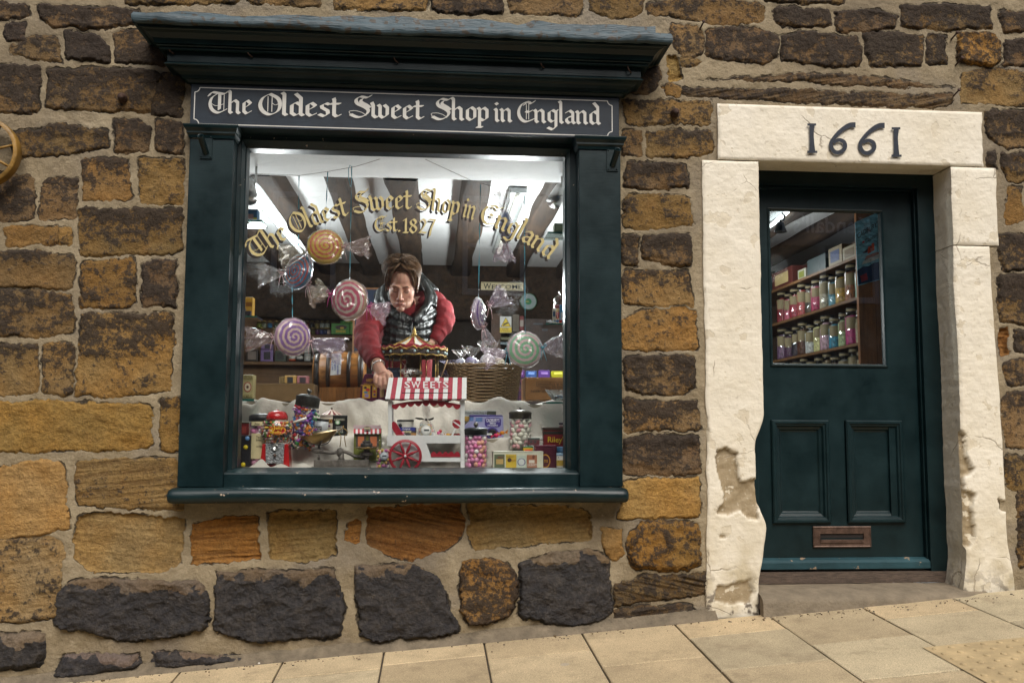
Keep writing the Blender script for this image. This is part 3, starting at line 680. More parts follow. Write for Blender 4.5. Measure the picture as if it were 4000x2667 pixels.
for ps, xa, xb, yb, hh in ((polys, 1463, 1565, 904, 62), (e2, 1572, 1702, 912, 66)):
    mbl = MB(); mbs = MB()
    ax = min(p[0] for q in ps for p in q); bx = max(p[0] for q in ps for p in q); A0 = P(xa, yb, GY); B0 = P(xb, yb, GY); s_ = hh/7.6*mpp(GY)
    put_polys(mbl, ps, lambda x, y: (A0.x+(x-ax)*(B0.x-A0.x)/(bx-ax), GY-.0012, A0.z+y*s_), .00008)
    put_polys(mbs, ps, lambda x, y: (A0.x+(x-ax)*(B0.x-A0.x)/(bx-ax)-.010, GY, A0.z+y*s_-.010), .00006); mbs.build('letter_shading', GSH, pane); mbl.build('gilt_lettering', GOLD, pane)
# flag-pole sockets on the pilasters
for hx, hy, lab in ((806, 575, 'short green pole socket on a plate at the top of the left pilaster'), (2392, 625, 'short green pole socket on a plate at the top of the right pilaster')):
    c = P(hx, hy, -.062); t = thing('pole_socket', lab, 'bracket', c, 'pole sockets on the pilasters')
    mb = MB(); mb.box(c.x-.027, c.x+.027, -.066, -.0605, c.z-.055, c.z+.055)
    for dx in (-.02, .02):
        for dz in (-.046, .046): mb.ball((c.x+dx, -.067, c.z+dz), .004, 8, 5)
    mb.build('plate', GREEN, t)
    mb = MB(); a = Vector((c.x, -.062, c.z-.028)); bq = a+Vector((-.01 if hx < 1500 else .012, -.075, .058)); d = (bq-a).normalized()
    mb.tube([a, bq], .0145, 16, False); mb.tube([bq, bq-d*.002, bq-d*.05], [.0145, .0105, .0105], 16, False); mb.build('tube', GREEN, t)

# ================================================================ DOOR
def rough_plane_box(name, x0, x1, z0, z1, y0, y1, mat, parent, step=.014, amp=.004, left=None, right=None, seed=0, under=True, chips=()):
    """plastered block: undulating front, ragged outline, reveals running back"""
    nx = max(3, int((x1-x0)/step)); nz = max(3, int((z1-z0)/step))
    u, v = np.meshgrid(np.linspace(0, 1, nx+1), np.linspace(0, 1, nz+1)); zz = z0+(z1-z0)*v
    xl = (left(zz) if left else x0+0*zz); xr = (right(zz) if right else x1+0*zz); xx = xl+(xr-xl)*u
    yy = y0+amp*2*(fbm(xx*7+seed, zz*7, 5, seed)-.5)+amp*.5*(fbm(xx*50, zz*50, 3, seed+3)-.5)
    ed = np.minimum(np.minimum(xx-xl, xr-xx), np.minimum(zz-z0, z1-zz)); yy = yy+.006*(1-sstep(0, .008, ed))
    dep = 0*xx
    for (pp, dp) in chips:
        X_, Y_ = np_proj(xx, yy, zz); wv = 16*(fbm(X_/26, Y_/26, 4, 77)-.5)+6*(fbm(X_/7, Y_/7, 2, 78)-.5); ins = np.full(xx.shape, 1e9); pp = np.array(pp, float)
        inside = np.zeros(xx.shape, bool); dist = np.full(xx.shape, 1e9)
        for i in range(len(pp)):
            a = pp[i]; b_ = pp[(i+1) % len(pp)]; c = ((a[1] > Y_) != (b_[1] > Y_)) & (X_ < (b_[0]-a[0])*(Y_-a[1])/(b_[1]-a[1]+1e-9)+a[0]); inside ^= c
            e = b_-a; tt = np.clip(((X_-a[0])*e[0]+(Y_-a[1])*e[1])/(e@e), 0, 1); dist = np.minimum(dist, np.hypot(X_-a[0]-e[0]*tt, Y_-a[1]-e[1]*tt))
        sd2 = np.where(inside, dist, -dist)+wv; mk = sstep(-2, 4, sd2); dep = np.maximum(dep, mk); yy = yy+mk*dp*(.6+.8*fbm(X_/40, Y_/40, 4, 80))
    mb = MB(); mb.grid([[(xx[i, k], yy[i, k], zz[i, k]) for k in range(nx+1)] for i in range(nz+1)])
    for k in (0, nx): mb.grid([[(xx[i, k], yy[i, k], zz[i, k]), (xx[i, k], lerp(yy[i, k], y1, .5)+0, zz[i, k]), (xx[i, k], y1, zz[i, k])] for i in range(nz+1)])
    for i in (0, nz): mb.grid([[(xx[i, k], yy[i, k], zz[i, k]), (xx[i, k], y1, zz[i, k])] for k in range(nx+1)])
    o = mb.build(name, mat, parent)
    at = o.data.attributes.new('bare', 'FLOAT', 'POINT'); a = np.zeros(len(o.data.vertices), np.float32); a[:dep.size] = dep.ravel(); at.data.foreach_set('value', a)
    return o
def plaster_mat():
    m = bpy.data.materials.new('cream_limewash'); t, b, L = nodes(m); N = t.nodes; tc = N.new('ShaderNodeTexCoord')
    def nz(s, d=6, v=None):
        z = N.new('ShaderNodeTexNoise'); z.inputs['Scale'].default_value = s; z.inputs['Detail'].default_value = d; L.new(v or tc.outputs['Object'], z.inputs[0]); return z.outputs['Fac']
    def mixc(f, a, c, mode='MIX'):
        z = N.new('ShaderNodeMix'); z.data_type = 'RGBA'; z.blend_type = mode
        for v, i in ((f, 0), (a, 6), (c, 7)):
            if hasattr(v, 'links'): L.new(v, z.inputs[i])
            else: z.inputs[i].default_value = (*v, 1) if isinstance(v, tuple) else v
        return z.outputs[2]
    def mr(v, a, c, d=0, e=1):
        z = N.new('ShaderNodeMapRange'); L.new(v, z.inputs[0]); z.inputs[1].default_value = a; z.inputs[2].default_value = c; z.inputs[3].default_value = d; z.inputs[4].default_value = e; return z.outputs[0]
    n1 = nz(4); n2 = nz(30); at = N.new('ShaderNodeAttribute'); at.attribute_name = 'bare'
    c = mixc(mr(n1, .3, .7), (.69, .625, .485), (.765, .712, .59))
    sep = N.new('ShaderNodeSeparateXYZ'); geo = N.new('ShaderNodeNewGeometry'); L.new(geo.outputs['Position'], sep.inputs[0])
    low = mr(sep.outputs[2], .42, -.05); ml = N.new('ShaderNodeMath'); ml.operation = 'MULTIPLY'; L.new(low, ml.inputs[0]); L.new(mr(nz(9, 8), .40, .66), ml.inputs[1])
    c = mixc(ml.outputs[0], c, (.46, .385, .235))                         # mud splash and flaked wash near the pavement
    lo2 = mr(sep.outputs[2], .10, -.06); m2 = N.new('ShaderNodeMath'); m2.operation = 'MULTIPLY'; L.new(lo2, m2.inputs[0]); L.new(mr(nz(22, 8), .50, .58), m2.inputs[1]); c = mixc(m2.outputs[0], c, (.15, .125, .095))
    c = mixc(at.outputs['Fac'], c, mixc(mr(n2, .3, .7), (.27, .205, .115), (.36, .285, .175)))
    wv = N.new('ShaderNodeMix'); wv.data_type = 'RGBA'; wv.inputs[0].default_value = .12; zc = N.new('ShaderNodeTexNoise'); zc.inputs['Scale'].default_value = 5; zc.inputs['Detail'].default_value = 6; L.new(tc.outputs['Object'], zc.inputs[0]); L.new(tc.outputs['Object'], wv.inputs[6]); L.new(zc.outputs['Color'], wv.inputs[7])
    vo = N.new('ShaderNodeTexVoronoi'); vo.feature = 'DISTANCE_TO_EDGE'; vo.inputs['Scale'].default_value = 3.2; L.new(wv.outputs[2], vo.inputs[0])
    ck = N.new('ShaderNodeMath'); ck.operation = 'MULTIPLY'; L.new(mr(vo.outputs[0], .010, .0), ck.inputs[0]); L.new(mr(nz(3.3, 3), .545, .60), ck.inputs[1]); c = mixc(ck.outputs[0], c, (.30, .25, .18))
    fl = mr(nz(11, 9), .615, .635); c = mixc(fl, c, (.64, .57, .43)); c = mixc(mr(nz(55, 4), .62, .74), c, (.55, .49, .38))
    L.new(c, b.inputs['Base Color']); b.inputs['Roughness'].default_value = .6
    mp = N.new('ShaderNodeMapping'); mp.inputs['Scale'].default_value = (1, 1, 5); mp.inputs['Rotation'].default_value = (0, .3, 0); L.new(tc.outputs['Object'], mp.inputs[0])
    ad = N.new('ShaderNodeMath'); ad.operation = 'MULTIPLY_ADD'; ad.inputs[1].default_value = .22; L.new(nz(16, 4, mp.outputs[0]), ad.inputs[0]); L.new(n2, ad.inputs[2])
    ad2 = N.new('ShaderNodeMath'); ad2.operation = 'MULTIPLY_ADD'; ad2.inputs[1].default_value = 1.2; L.new(nz(7, 5), ad2.inputs[0]); L.new(ad.outputs[0], ad2.inputs[2]); a3 = N.new('ShaderNodeMath'); a3.operation = 'MULTIPLY_ADD'; a3.inputs[1].default_value = -.6; L.new(ck.outputs[0], a3.inputs[0]); L.new(ad2.outputs[0], a3.inputs[2]); a4 = N.new('ShaderNodeMath'); a4.operation = 'MULTIPLY_ADD'; a4.inputs[1].default_value = -.25; L.new(fl, a4.inputs[0]); L.new(a3.outputs[0], a4.inputs[2]); ad2 = a4
    bp = N.new('ShaderNodeBump'); bp.inputs['Strength'].default_value = .40; bp.inputs['Distance'].default_value = .012; L.new(ad2.outputs[0], bp.inputs['Height']); L.new(bp.outputs[0], b.inputs['Normal'])
    return m
PLA = plaster_mat()
DS = thing('door_surround', 'cream painted stone door surround with flaking jambs and a dated lintel', 'door surround', (3.13, 0, -.1))
jl, jo, ll, lr, jr, lb, lt = 2.632, 2.352, 2.432, 3.786, 3.612, 2.05, 2.332
def ragged(x0, a, s, f=9): return lambda z: x0+a*2*(fbm(z*f+s, 0*z+s, 4, int(s))-.5)
lin_ = rough_plane_box('lintel', ll, lr, lb+.003, lt, -.022, .24, PLA, DS, .008, .003, ragged(ll, .006, 3), ragged(lr, .012, 5), 5)
z_l = gz(2.5, 0)-.02
def jr_left(z):
    x = jl+0*z+.006*(fbm(z*12, 0*z, 4, 4)-.5)
    e = sstep(.98, .70, z)*(1-sstep(.52, .36, z)); x = x-.046*sstep(.82, .66, z)*(1-.55*sstep(.40, .28, z))+.020*np.exp(-((z-.30)/.10)**2)-.022*sstep(.16, .02, z)
    return x
chL = [(2798, 1756), (2838, 1748), (2880, 1770), (2886, 1860), (2900, 1878), (2948, 1870), (2966, 1900), (2960, 2030), (2926, 2024), (2890, 1992), (2840, 2014), (2792, 2010), (2826, 1960), (2822, 1900), (2800, 1826)]
chL2 = [(2808, 2088), (2834, 2084), (2836, 2100), (2812, 2102)]; chL3 = [(2740, 1600), (2768, 1640), (2770, 1700), (2758, 1735), (2740, 1740)]; chL4 = [(2800, 2290), (2930, 2262), (2936, 2350), (2860, 2362), (2790, 2340)]
rough_plane_box('jamb', jo, jl, z_l, lb-.003, -.018, .20, PLA, DS, .008, .004, lambda z: ragged(jo, .007, 8)(z)-.012*sstep(.5, 0, z), jr_left, 9, chips=[(chL, .018), (chL2, .01), (chL3, .012), (chL4, .010)])
z_r = gz(3.7, 0)-.02
chR = [(3745, 1680), (3772, 1700), (3774, 1780), (3806, 1832), (3790, 1850), (3768, 1872), (3770, 1910), (3812, 1930), (3798, 1990), (3812, 2090), (3786, 2140), (3752, 2138), (3744, 2030), (3722, 1900), (3700, 1886), (3704, 1826), (3730, 1800), (3732, 1720)]
chR2 = [(3896, 1940), (3930, 1960), (3940, 2000), (3905, 1990)]
rough_plane_box('jamb', jr, 3.848, 1.655, lb-.003, -.020, .20, PLA, DS, .011, .004, ragged(jr, .004, 2), ragged(3.846, .006, 6), 15)
rough_plane_box('jamb', jr, 3.80, z_r, 1.652, -.014, .20, PLA, DS, .008, .005, lambda z: jr+.006*2*(fbm(z*8, 0*z, 4, 13)-.5)-.02*sstep(.12, -.05, z), lambda z: 3.822+.006*(fbm(z*12, 0*z, 4, 14)-.5)-.022*sstep(.6, 1.6, z)+.03*sstep(.25, -.02, z), 19, chips=[(chR, .020), (chR2, .02)])
# the date, brushed on the lintel
def stroke_poly(mb, pts, w_, y, n=8):
    pts = smooth_path(pts, n); L_ = [(p[0], p[1]) for p in pts]
    ws = [p[2]*w_ if len(p) > 2 else w_ for p in pts]; A_ = []; B_ = []
    for i, p in enumerate(L_):
        a = L_[max(0, i-1)]; c = L_[min(len(L_)-1, i+1)]; d = (c[0]-a[0], c[1]-a[1]); l_ = math.hypot(*d) or 1; nx, ny = -d[1]/l_*ws[i]/2, d[0]/l_*ws[i]/2
        A_.append(P(p[0]+nx, p[1]+ny, y)); B_.append(P(p[0]-nx, p[1]-ny, y))
    mb.grid([A_, B_], False)
mb = MB(); yd = -.0315
for ox, oy in ((3158, 481), (3487, 496)):
    stroke_poly(mb, [(ox+14, oy+4, 1.1), (ox+13, oy+40, .8), (ox+14, oy+80, .9), (ox+15, oy+112, 1.2)], 20, yd)
    stroke_poly(mb, [(ox-4, oy+6), (ox+30, oy+6)], 9, yd-.0003); stroke_poly(mb, [(ox-5, oy+113), (ox+35, oy+113)], 9, yd-.0004)
for ox, oy in ((3236, 481), (3350, 483)):
    stroke_poly(mb, [(ox+106, oy+8, 1.25), (ox+80, oy+10, 1.1), (ox+44, oy+34, .9), (ox+14, oy+70, .85), (ox+11, oy+92, .9), (ox+24, oy+112, .9), (ox+44, oy+114, .9), (ox+64, oy+98, .9), (ox+62, oy+76, .9), (ox+42, oy+66, .8), (ox+20, oy+76, .7)], 17, yd-.0006)
mb.build('date_numerals', M('navy_numeral_paint', (.014, .020, .034), .5, .3, 60), lin_)

FD = thing('front_door', 'dark green half glazed panelled door with a brass letter slot', 'door', (3.1, .2, .05))
dz0 = P(2970, 2188, .20).z; mb = MB()
fr_pts = ((3.530, 3.640),); ztop = 2.036
mb.box(3.525, 3.655, .155, .26, dz0-.10, ztop+.02); mb.box(2.56, 2.660, .155, .26, dz0-.10, ztop+.02); mb.box(2.660, 3.525, .156, .26, ztop-.055, ztop+.02)
mb.box(3.517, 3.525, .178, .26, dz0-.02, ztop-.055); mb.box(2.660, 3.525, .178, .26, ztop-.066, ztop-.055)
df = mb.build('door_frame', GREEN, FD, .003)
gx0, gx1, ggz0, ggz1 = 2.756, 3.356, 1.067, 1.867
lx0, lx1, lz1 = 2.664, 3.515, ztop-.068
mb = MB(); yl = .205
mb.box(lx0, gx0, yl, yl+.045, dz0, lz1); mb.box(gx1, lx1, yl, yl+.045, dz0, lz1); mb.box(gx0, gx1, yl, yl+.045, ggz1, lz1)
mb.box(gx0, gx1, yl, yl+.045, .79, ggz0); mb.box(gx0, gx1, yl, yl+.045, dz0, .29)
mb.box(3.040, 3.124, yl+.0005, yl+.045, .29, .79); mb.box(gx0, 3.04, yl+.022, yl+.04, .29, .79); mb.box(3.124, gx1, yl+.022, yl+.04, .29, .79)
leaf = mb.build('door_leaf', GREEN, FD)
def moulding(mb, x0, x1, z0, z1, y, prof):
    rows = [[(x0+a, y+b, z0+a), (x1-a, y+b, z0+a), (x1-a, y+b, z1-a), (x0+a, y+b, z1-a)] for a, b in prof]; mb.grid(rows, False, True)
for a, b in ((2.743, 3.038), (3.127, 3.422)):
    mb = MB(); moulding(mb, a, b, .282, .792, yl, [(0, .001), (0, -.012), (.006, -.018), (.016, -.018), (.020, -.012), (.028, -.010), (.034, .002), (.046, .006), (.052, .014), (.058, .016)]); mb.add([(a+.058, yl+.016, .34), (b-.058, yl+.016, .34), (b-.058, yl+.016, .734), (a+.058, yl+.016, .734)], [(0, 1, 2, 3)], False); mb.build('panel', GREEN, leaf)
mb = MB(); moulding(mb, gx0-.006, gx1+.006, ggz0-.006, ggz1+.006, yl, [(0, .001), (0, -.006), (.006, -.008), (.012, -.003), (.016, .012)]); mb.build('glazing_bead', GREEN, leaf)
mb = MB(); mb.box(gx0-.002, gx1+.002, yl+.018, yl+.022, ggz0-.002, ggz1+.002); mb.build('glass_pane', GLASS, FD)
BRASSD = M('tarnished_brass', (.11, .068, .05), .45, .35, 20, .2, 80, metal=.5)
c0 = P(3173, 2056, yl); c1 = P(3401, 2134, yl); mb = MB()
mx0, mx1, mz0, mz1 = c0.x, c1.x, P(3290, 2136, yl).z, P(3290, 2054, yl).z
moulding(mb, mx0, mx1, mz0, mz1, yl-.001, [(0, 0), (0, -.008), (.004, -.010), (.008, -.007), (.036, -.007), (.038, .0)])
lbx = mb.build('letterbox', BRASSD, FD)
mb = MB(); a, b, c, d = mx0+.036, mx1-.036, mz0+.026, mz1-.026
mb.grid([[(a, yl-.0005, c), (b, yl-.0005, c), (b, yl-.0005, d), (a, yl-.0005, d)], [(a, yl-.0025, c), (b, yl-.0025, c), (b, yl-.0025, d), (a, yl-.0025, d)]], False, True); mb.add([(a, yl-.0015, c+.02), (b, yl-.0015, c+.02), (b, yl-.0015, d), (a, yl-.0015, d)], [(0, 1, 2, 3)], False); mb.build('slot', M('slot_shadow_wood', (.012, .008, .007), .7), lbx)
mb = MB(); mb.box(a, b, yl-.012, yl-.003, c-.004, c+.012); mb.build('flap', BRASSD, lbx, .001)
zw = dz0; mb = MB(); wp = [(yl-.003, zw+.012), (yl-.03, zw+.004), (yl-.045, zw-.008), (yl-.045, zw-.038), (yl-.02, zw-.046), (yl+.02, zw-.046)]
mb.grid([[(x, y, z) for y, z in wp] for x in (lx0-.02, 3.05, lx1+.03)], False); mb.build('weather_bar', paint_mat('worn_green_paint', (.012, .045, .055), .5, (.25, .18, .12), .345), FD)
mb = MB(); mb.box(2.60, 3.665, yl-.052, yl+.06, zw-.105, zw-.052); mb.build('threshold', M('worn_oak', (.105, .075, .055), .75, .35, 8, .5, 40, stretch=(3, 20, 20)), FD)
# stone step
ST0 = thing('door_step', 'worn buff stone door step rising from the sloping pavement', 'step', (3.1, 0, 0))
mb = MB(); n1 = 36
tops = lambda x: zw-.108; rows = []
for q, dz in ((.16, 0), (.02, -.008), (-.045, -.018), (-.075, -.03), (-.085, -.05), (-.088, -.3)):
    rows.append([(lerp(2.46 if q > .1 else 2.585, 3.70, k/n1), q+.005*float(vnoise(np.array(k*.5), np.array(q*40), 2)-.5), tops(0)+dz+.006*float(vnoise(np.array(k*.4), np.array(q*30), 5)-.5)) for k in range(n1+1)])
mb.grid(rows); e_ = [r_[0] for r_ in rows[2:]]; mb.add(e_+[(2.585, -.02, e_[-1][2])], [tuple(range(len(e_)+1))], False); mb.build('tread', M('step_stone', (.195, .158, .108), .85, .22, 10, .6, 60), ST0)

# ================================================================ ironwork on the wall
k = 0
for hx, hy, lab in ((478, 382, 'rusty square bolt head in the long dark stone left of the sign'), (2637, 440, 'rusty round bolt head in the stone right of the sign')):
    c = P(hx, hy, -.025); t = thing('wall_bolt', lab, 'bolt', c, 'rusty bolts in the wall'); mb = MB(); mb.lathe([(.0, -.028), (.012, -.027), (.017, -.02), (.018, -.006), (.021, 0), (.021, .02)], c, 7 if k else 10, 'y'); mb.build('head', RUST, t); k += 1
for hx, hy, lab in ((2738, 105, 'long rusty nail sticking out above the thin stones'), (3721, 147, 'short black nail beside the bright ochre stone'), (3740, 245, 'black staple pin under the bright ochre stone'), (3728, 370, 'black nail head above the right end of the lintel')):
    c = P(hx, hy, -.015); mb = MB(); mb.tube([c+Vector((-.004, .02, -.012)), c+Vector((.004, -.035, .010))], .0042, 7); mb.tube([c+Vector((.004, -.035, .010)), c+Vector((.0047, -.039, .0112))], .0085, 9); tag(mb.build('wall_nail', RUST), lab, 'nail', 'nails in the wall')
# gilded wheel hung on the wall at the left
BR = M('ochre_wheel_paint', (.26, .145, .028), .5, .3, 12, .3, 60); WH = P(-76, 588, -.10)
WT = thing('cart_wheel', 'ochre painted cart wheel hung flat on the wall at the left edge', 'wheel', WH); mb = MB(); r0 = .140
mb.lathe([(r0, 0), (r0+.016, 0), (r0+.018, .004), (r0+.018, .05), (r0+.016, .054), (r0+.006, .054), (r0, .05), (r0, 0)], WH, 48, 'y', cap=False); mb.build('rim', BR, WT)
mb = MB(); mb.lathe([(.0, -.03), (.03, -.03), (.034, 0), (.034, .06)], WH, 18, 'y'); mb.build('hub', BR, WT)
for j in range(8):
    a = 2*math.pi*j/8+.28; mb = MB(); mb.tube([WH+Vector((.03*math.cos(a), .026, .03*math.sin(a))), WH+Vector((r0*math.cos(a), .026, r0*math.sin(a)))], .006, 8); mb.build('spoke', BR, WT)
# ================================================================ GROUND
def sheet(name, x0, x1, y0, y1, dz, mat, nx=1, ny=1):
    mb = MB(); mb.grid([[(lerp(x0, x1, i/nx), lerp(y0, y1, j/ny), gz(lerp(x0, x1, i/nx), lerp(y0, y1, j/ny))+dz) for i in range(nx+1)] for j in range(ny+1)]); o = mb.build(name, mat); tag(o, kind='structure'); return o
sheet('ground', -60, 60, -60, .05, -.22, M('earth', (.08, .07, .055), .9))
sheet('road', -40, 40, -8.2, -2.06, -.10, M('asphalt', (.052, .050, .048), .85, .3, 30, .6, 220))
sheet('pavement_bedding', -12, 14, -2.0, .10, -.012, M('jointing_sand', (.075, .060, .042), .95, .35, 40, .6, 200))
SLAB = M('buff_paving', (.49, .395, .245), .82, .13, 3, .5, 260)
def paving_mat():
    m = SLAB; t = m.node_tree; N = t.nodes; L = t.links; b = N['Principled BSDF']; src = b.inputs['Base Color'].links[0].from_socket
    tc = N.new('ShaderNodeTexCoord'); z = N.new('ShaderNodeTexNoise'); z.inputs['Scale'].default_value = 230; z.inputs['Detail'].default_value = 3; L.new(tc.outputs['Object'], z.inputs[0])
    mr = N.new('ShaderNodeMapRange'); mr.inputs[1].default_value = .3; mr.inputs[2].default_value = .7; mr.inputs[3].default_value = .66; mr.inputs[4].default_value = 1.3; L.new(z.outputs['Fac'], mr.inputs[0])
    mx = N.new('ShaderNodeMix'); mx.data_type = 'RGBA'; mx.blend_type = 'MULTIPLY'; mx.inputs[0].default_value = 1; L.new(src, mx.inputs[6]); L.new(mr.outputs[0], mx.inputs[7])
    at = N.new('ShaderNodeAttribute'); at.attribute_name = 'tone'; m3 = N.new('ShaderNodeMix'); m3.data_type = 'RGBA'; m3.blend_type = 'MULTIPLY'; m3.inputs[0].default_value = 1; L.new(mx.outputs[2], m3.inputs[6]); L.new(at.outputs['Color'], m3.inputs[7])
    vo = N.new('ShaderNodeTexVoronoi'); vo.inputs['Scale'].default_value = 2.6; L.new(tc.outputs['Object'], vo.inputs[0]); gm = N.new('ShaderNodeMapRange'); gm.inputs[1].default_value = .055; gm.inputs[2].default_value = .045; L.new(vo.outputs['Distance'], gm.inputs[0])
    z2 = N.new('ShaderNodeTexNoise'); z2.inputs['Scale'].default_value = 7; z2.inputs['Detail'].default_value = 9; z2.inputs['Roughness'].default_value = .75; L.new(tc.outputs['Object'], z2.inputs[0]); st = N.new('ShaderNodeMapRange'); st.inputs[1].default_value = .52; st.inputs[2].default_value = .72; st.inputs[4].default_value = .6; L.new(z2.outputs['Fac'], st.inputs[0])
    m4 = N.new('ShaderNodeMix'); m4.data_type = 'RGBA'; L.new(st.outputs[0], m4.inputs[0]); L.new(m3.outputs[2], m4.inputs[6]); m4.inputs[7].default_value = (.20, .15, .09, 1)
    m5 = N.new('ShaderNodeMix'); m5.data_type = 'RGBA'; gf = N.new('ShaderNodeMath'); gf.operation = 'MULTIPLY'; gf.inputs[1].default_value = .5; L.new(gm.outputs[0], gf.inputs[0]); L.new(gf.outputs[0], m5.inputs[0]); L.new(m4.outputs[2], m5.inputs[6]); m5.inputs[7].default_value = (.36, .33, .29, 1)
    L.new(m5.outputs[2], b.inputs['Base Color'])
paving_mat()
def paving():
    mb = MB(); tone = []; pr = random.Random(5)
    cuts = [G(1101, 2590), G(1498, 2555), G(1894, 2526), G(2282, 2486), G(2630, 2430)]
    x_s = [c.x for c in cuts]; st = (x_s[-1]-x_s[0])/4; xe = [x_s[0]-st*k for k in range(18, 0, -1)]+x_s+[x_s[-1]+st*k for k in range(1, 19)]
    known = {0: G(1280, 2630).y, 2: G(2090, 2557).y, 3: G(2550, 2582).y, 4: G(2780, 2482).y, 5: G(3240, 2510).y, 6: G(3420, 2420).y, 7: G(3700, 2450).y}
    g = .0042
    for i in range(len(xe)-1):
        k = i-18; y = -.035; first = True
        while y > -1.99:
            h = (known[k]-y)*-1 if first and k in known else (pr.uniform(.12, .5) if first else .46); h = max(.06, min(h, 1.99+y)); first = False
            if h < .05: break
            x0, x1, y1, y0 = xe[i]+g, xe[i+1]-g, y-g, y-h+g; dz = pr.uniform(-.0018, .0018); t = pr.uniform(.86, 1.12); wv = pr.uniform(-.05, .05)
            b = .004; rows = []
            for ins, z in ((0, -.03), (0, -.003), (b, 0.)): rows.append([(x0+ins, y0+ins, gz(x0, y0)+z+dz), (x1-ins, y0+ins, gz(x1, y0)+z+dz), (x1-ins, y1-ins, gz(x1, y1)+z+dz), (x0+ins, y1-ins, gz(x0, y1)+z+dz)])
            n0 = len(mb.v); mb.grid(rows, False, True); mb.add(rows[-1], [(0, 1, 2, 3)], False); tone += [(t+wv, t, t-wv)]*(len(mb.v)-n0); y -= h
    o = mb.build('pavement', SLAB); at = o.data.attributes.new('tone', 'FLOAT_COLOR', 'POINT'); at.data.foreach_set('color', np.array([(*t, 1) for t in tone], np.float32).ravel()); tag(o, kind='structure')
paving()
# tactile slabs at the lower right
mb = MB(); c = G(3700, 2540); x0, y0 = G(3600, 2530).x, G(3900, 2470).y
x0 = G(3610, 2535).x; y1 = G(3700, 2522).y; yb = y1-.8
mb.grid([[(x0+i*.4, y1-j*.4, gz(x0+i*.4, y1-j*.4)+.0045) for i in range(4)] for j in range(3)], False)
for i in range(18):
    for j in range(12):
        xx, yy = x0+.033+i*.0665, y1-.033-j*.0665; mb.lathe([(.0125, 0), (.0115, .003), (.008, .0048), (.0, .005)], (xx, yy, gz(xx, yy)+.004), 10, cap=False)
o = mb.build('tactile_paving', M('tactile_buff', (.46, .35, .19), .8, .2, 8, .4, 200)); tag(o, kind='structure')
# mortar fillet where wall meets pavement
mb = MB(); rows = []; fx = [lerp(-2.5, 2.38, k/160) for k in range(161)]
for q, z in ((.0, .035), (-.012, .018), (-.034, .004), (-.052, -.004)): rows.append([(x, q-.012*vnoise(np.array(x*6.), np.array(q*50), 3)-.004, gz(x, 0)+z+.010*float(vnoise(np.array(x*9.), np.array(z*40), 7))*(1 if z > 0 else 0)) for x in fx])
mb.grid(rows); tag(mb.build('mortar_fillet', M('fillet_mortar', (.165, .133, .090), .92, .3, 12, .7, 90)), 'mortar fillet along the foot of the stone wall', 'mortar')
for hx, hy, s, lab in ((738+0, 2597, .012, 'white pebble on the pavement edge under the second black stone'), (1012, 2592, .006, 'tiny pale chip on the pavement under the window')):
    p = G(hx, hy); mb = MB(); mb.ball((p.x, p.y, p.z+.003), (s, s*.7, .004), 10, 6); tag(mb.build('pebble', M('white_pebble', (.7, .68, .62), .6)), lab, 'pebble')
mb = MB(); pr = random.Random(8)
for i in range(420):
    x = pr.uniform(-1.1, 4.1); y = -.035-abs(pr.gauss(0, .05)) if x < 2.3 else -.10-abs(pr.gauss(0, .06)); r_ = pr.uniform(.0012, .0042)*(1.5 if pr.random() < .08 else 1); mb.mi = pr.randrange(3); mb.ball((x, y, gz(x, y)+r_*.4), (r_*pr.uniform(.8, 1.6), r_, r_*.7), 6, 4)
mb.mi = 0; o = mb.build('grit', [M('dark_grit', (.06, .05, .04), .9), M('tan_grit', (.22, .17, .11), .9), M('leaf_litter', (.11, .07, .03), .9)]); tag(o, 'loose grit and bits of leaf along the foot of the wall', 'grit', kind='stuff')
# kerb, far pavement and the building across the street (seen only mirrored in the panes)
mb = MB(); mb.box(-30, 30, -2.13, -2.003, 0, .12); 
for i, v in enumerate(mb.v): mb.v[i] = (v[0], v[1], gz(v[0], v[1])-.13+v[2])
tag(mb.build('kerb', M('kerb_stone', (.25, .22, .18), .85, .3, 10, .4, 60)), kind='structure')
sheet('far_pavement', -30, 30, -10.4, -8.2, .0, SLAB)
OB = thing('opposite_building', 'stone shop building across the street with white sash windows and a painted name board', 'building', (1.5, -10.4, -1))
mb = MB(); mb.box(-14, 16, -13, -10.4, -2, 5.6); mb.build('wall', M('far_sandstone', (.42, .36, .27), .9, .45, 3, .8, 20), OB)
mb = MB(); mb.prism([(-14.5, 5.6), (16.5, 5.6), (16.5, 7.8), (-14.5, 7.8)], -12.6, -11.5); mb.build('roof', M('slate', (.09, .085, .085), .7, .3, 10), OB)
WHT = M('white_gloss', (.72, .72, .70), .35, .05)
for i, xx in enumerate((-10, -7, -4, -1, 2, 5, 8, 11)):
    mb = MB(); x0, x1, z0, z1 = xx-.5, xx+.5, 2.9, 4.5
    mb.box(x0, x0+.08, -10.42, -10.3, z0, z1); mb.box(x1-.08, x1, -10.42, -10.3, z0, z1); mb.box(x0+.08, x1-.08, -10.42, -10.3, z1-.08, z1); mb.box(x0+.08, x1-.08, -10.42, -10.3, z0, z0+.1); mb.box(x0+.08, x1-.08, -10.42, -10.31, (z0+z1)/2-.03, (z0+z1)/2+.03)
    wn = mb.build('window', WHT, OB); mb = MB(); mb.box(x0+.08, x1-.08, -10.39, -10.385, z0+.1, z1-.08); mb.build('pane', M('dark_pane', (.02, .024, .03), .08, .05), wn)
mb = MB(); kc = P(3400, 915, 10.65); mb.box(kc.x-4.2, kc.x+.6, -10.39, -10.2, kc.z-.2, kc.z+.5); nb = mb.build('name_board', M('slate_grey_board', (.06, .065, .08), .5), OB)
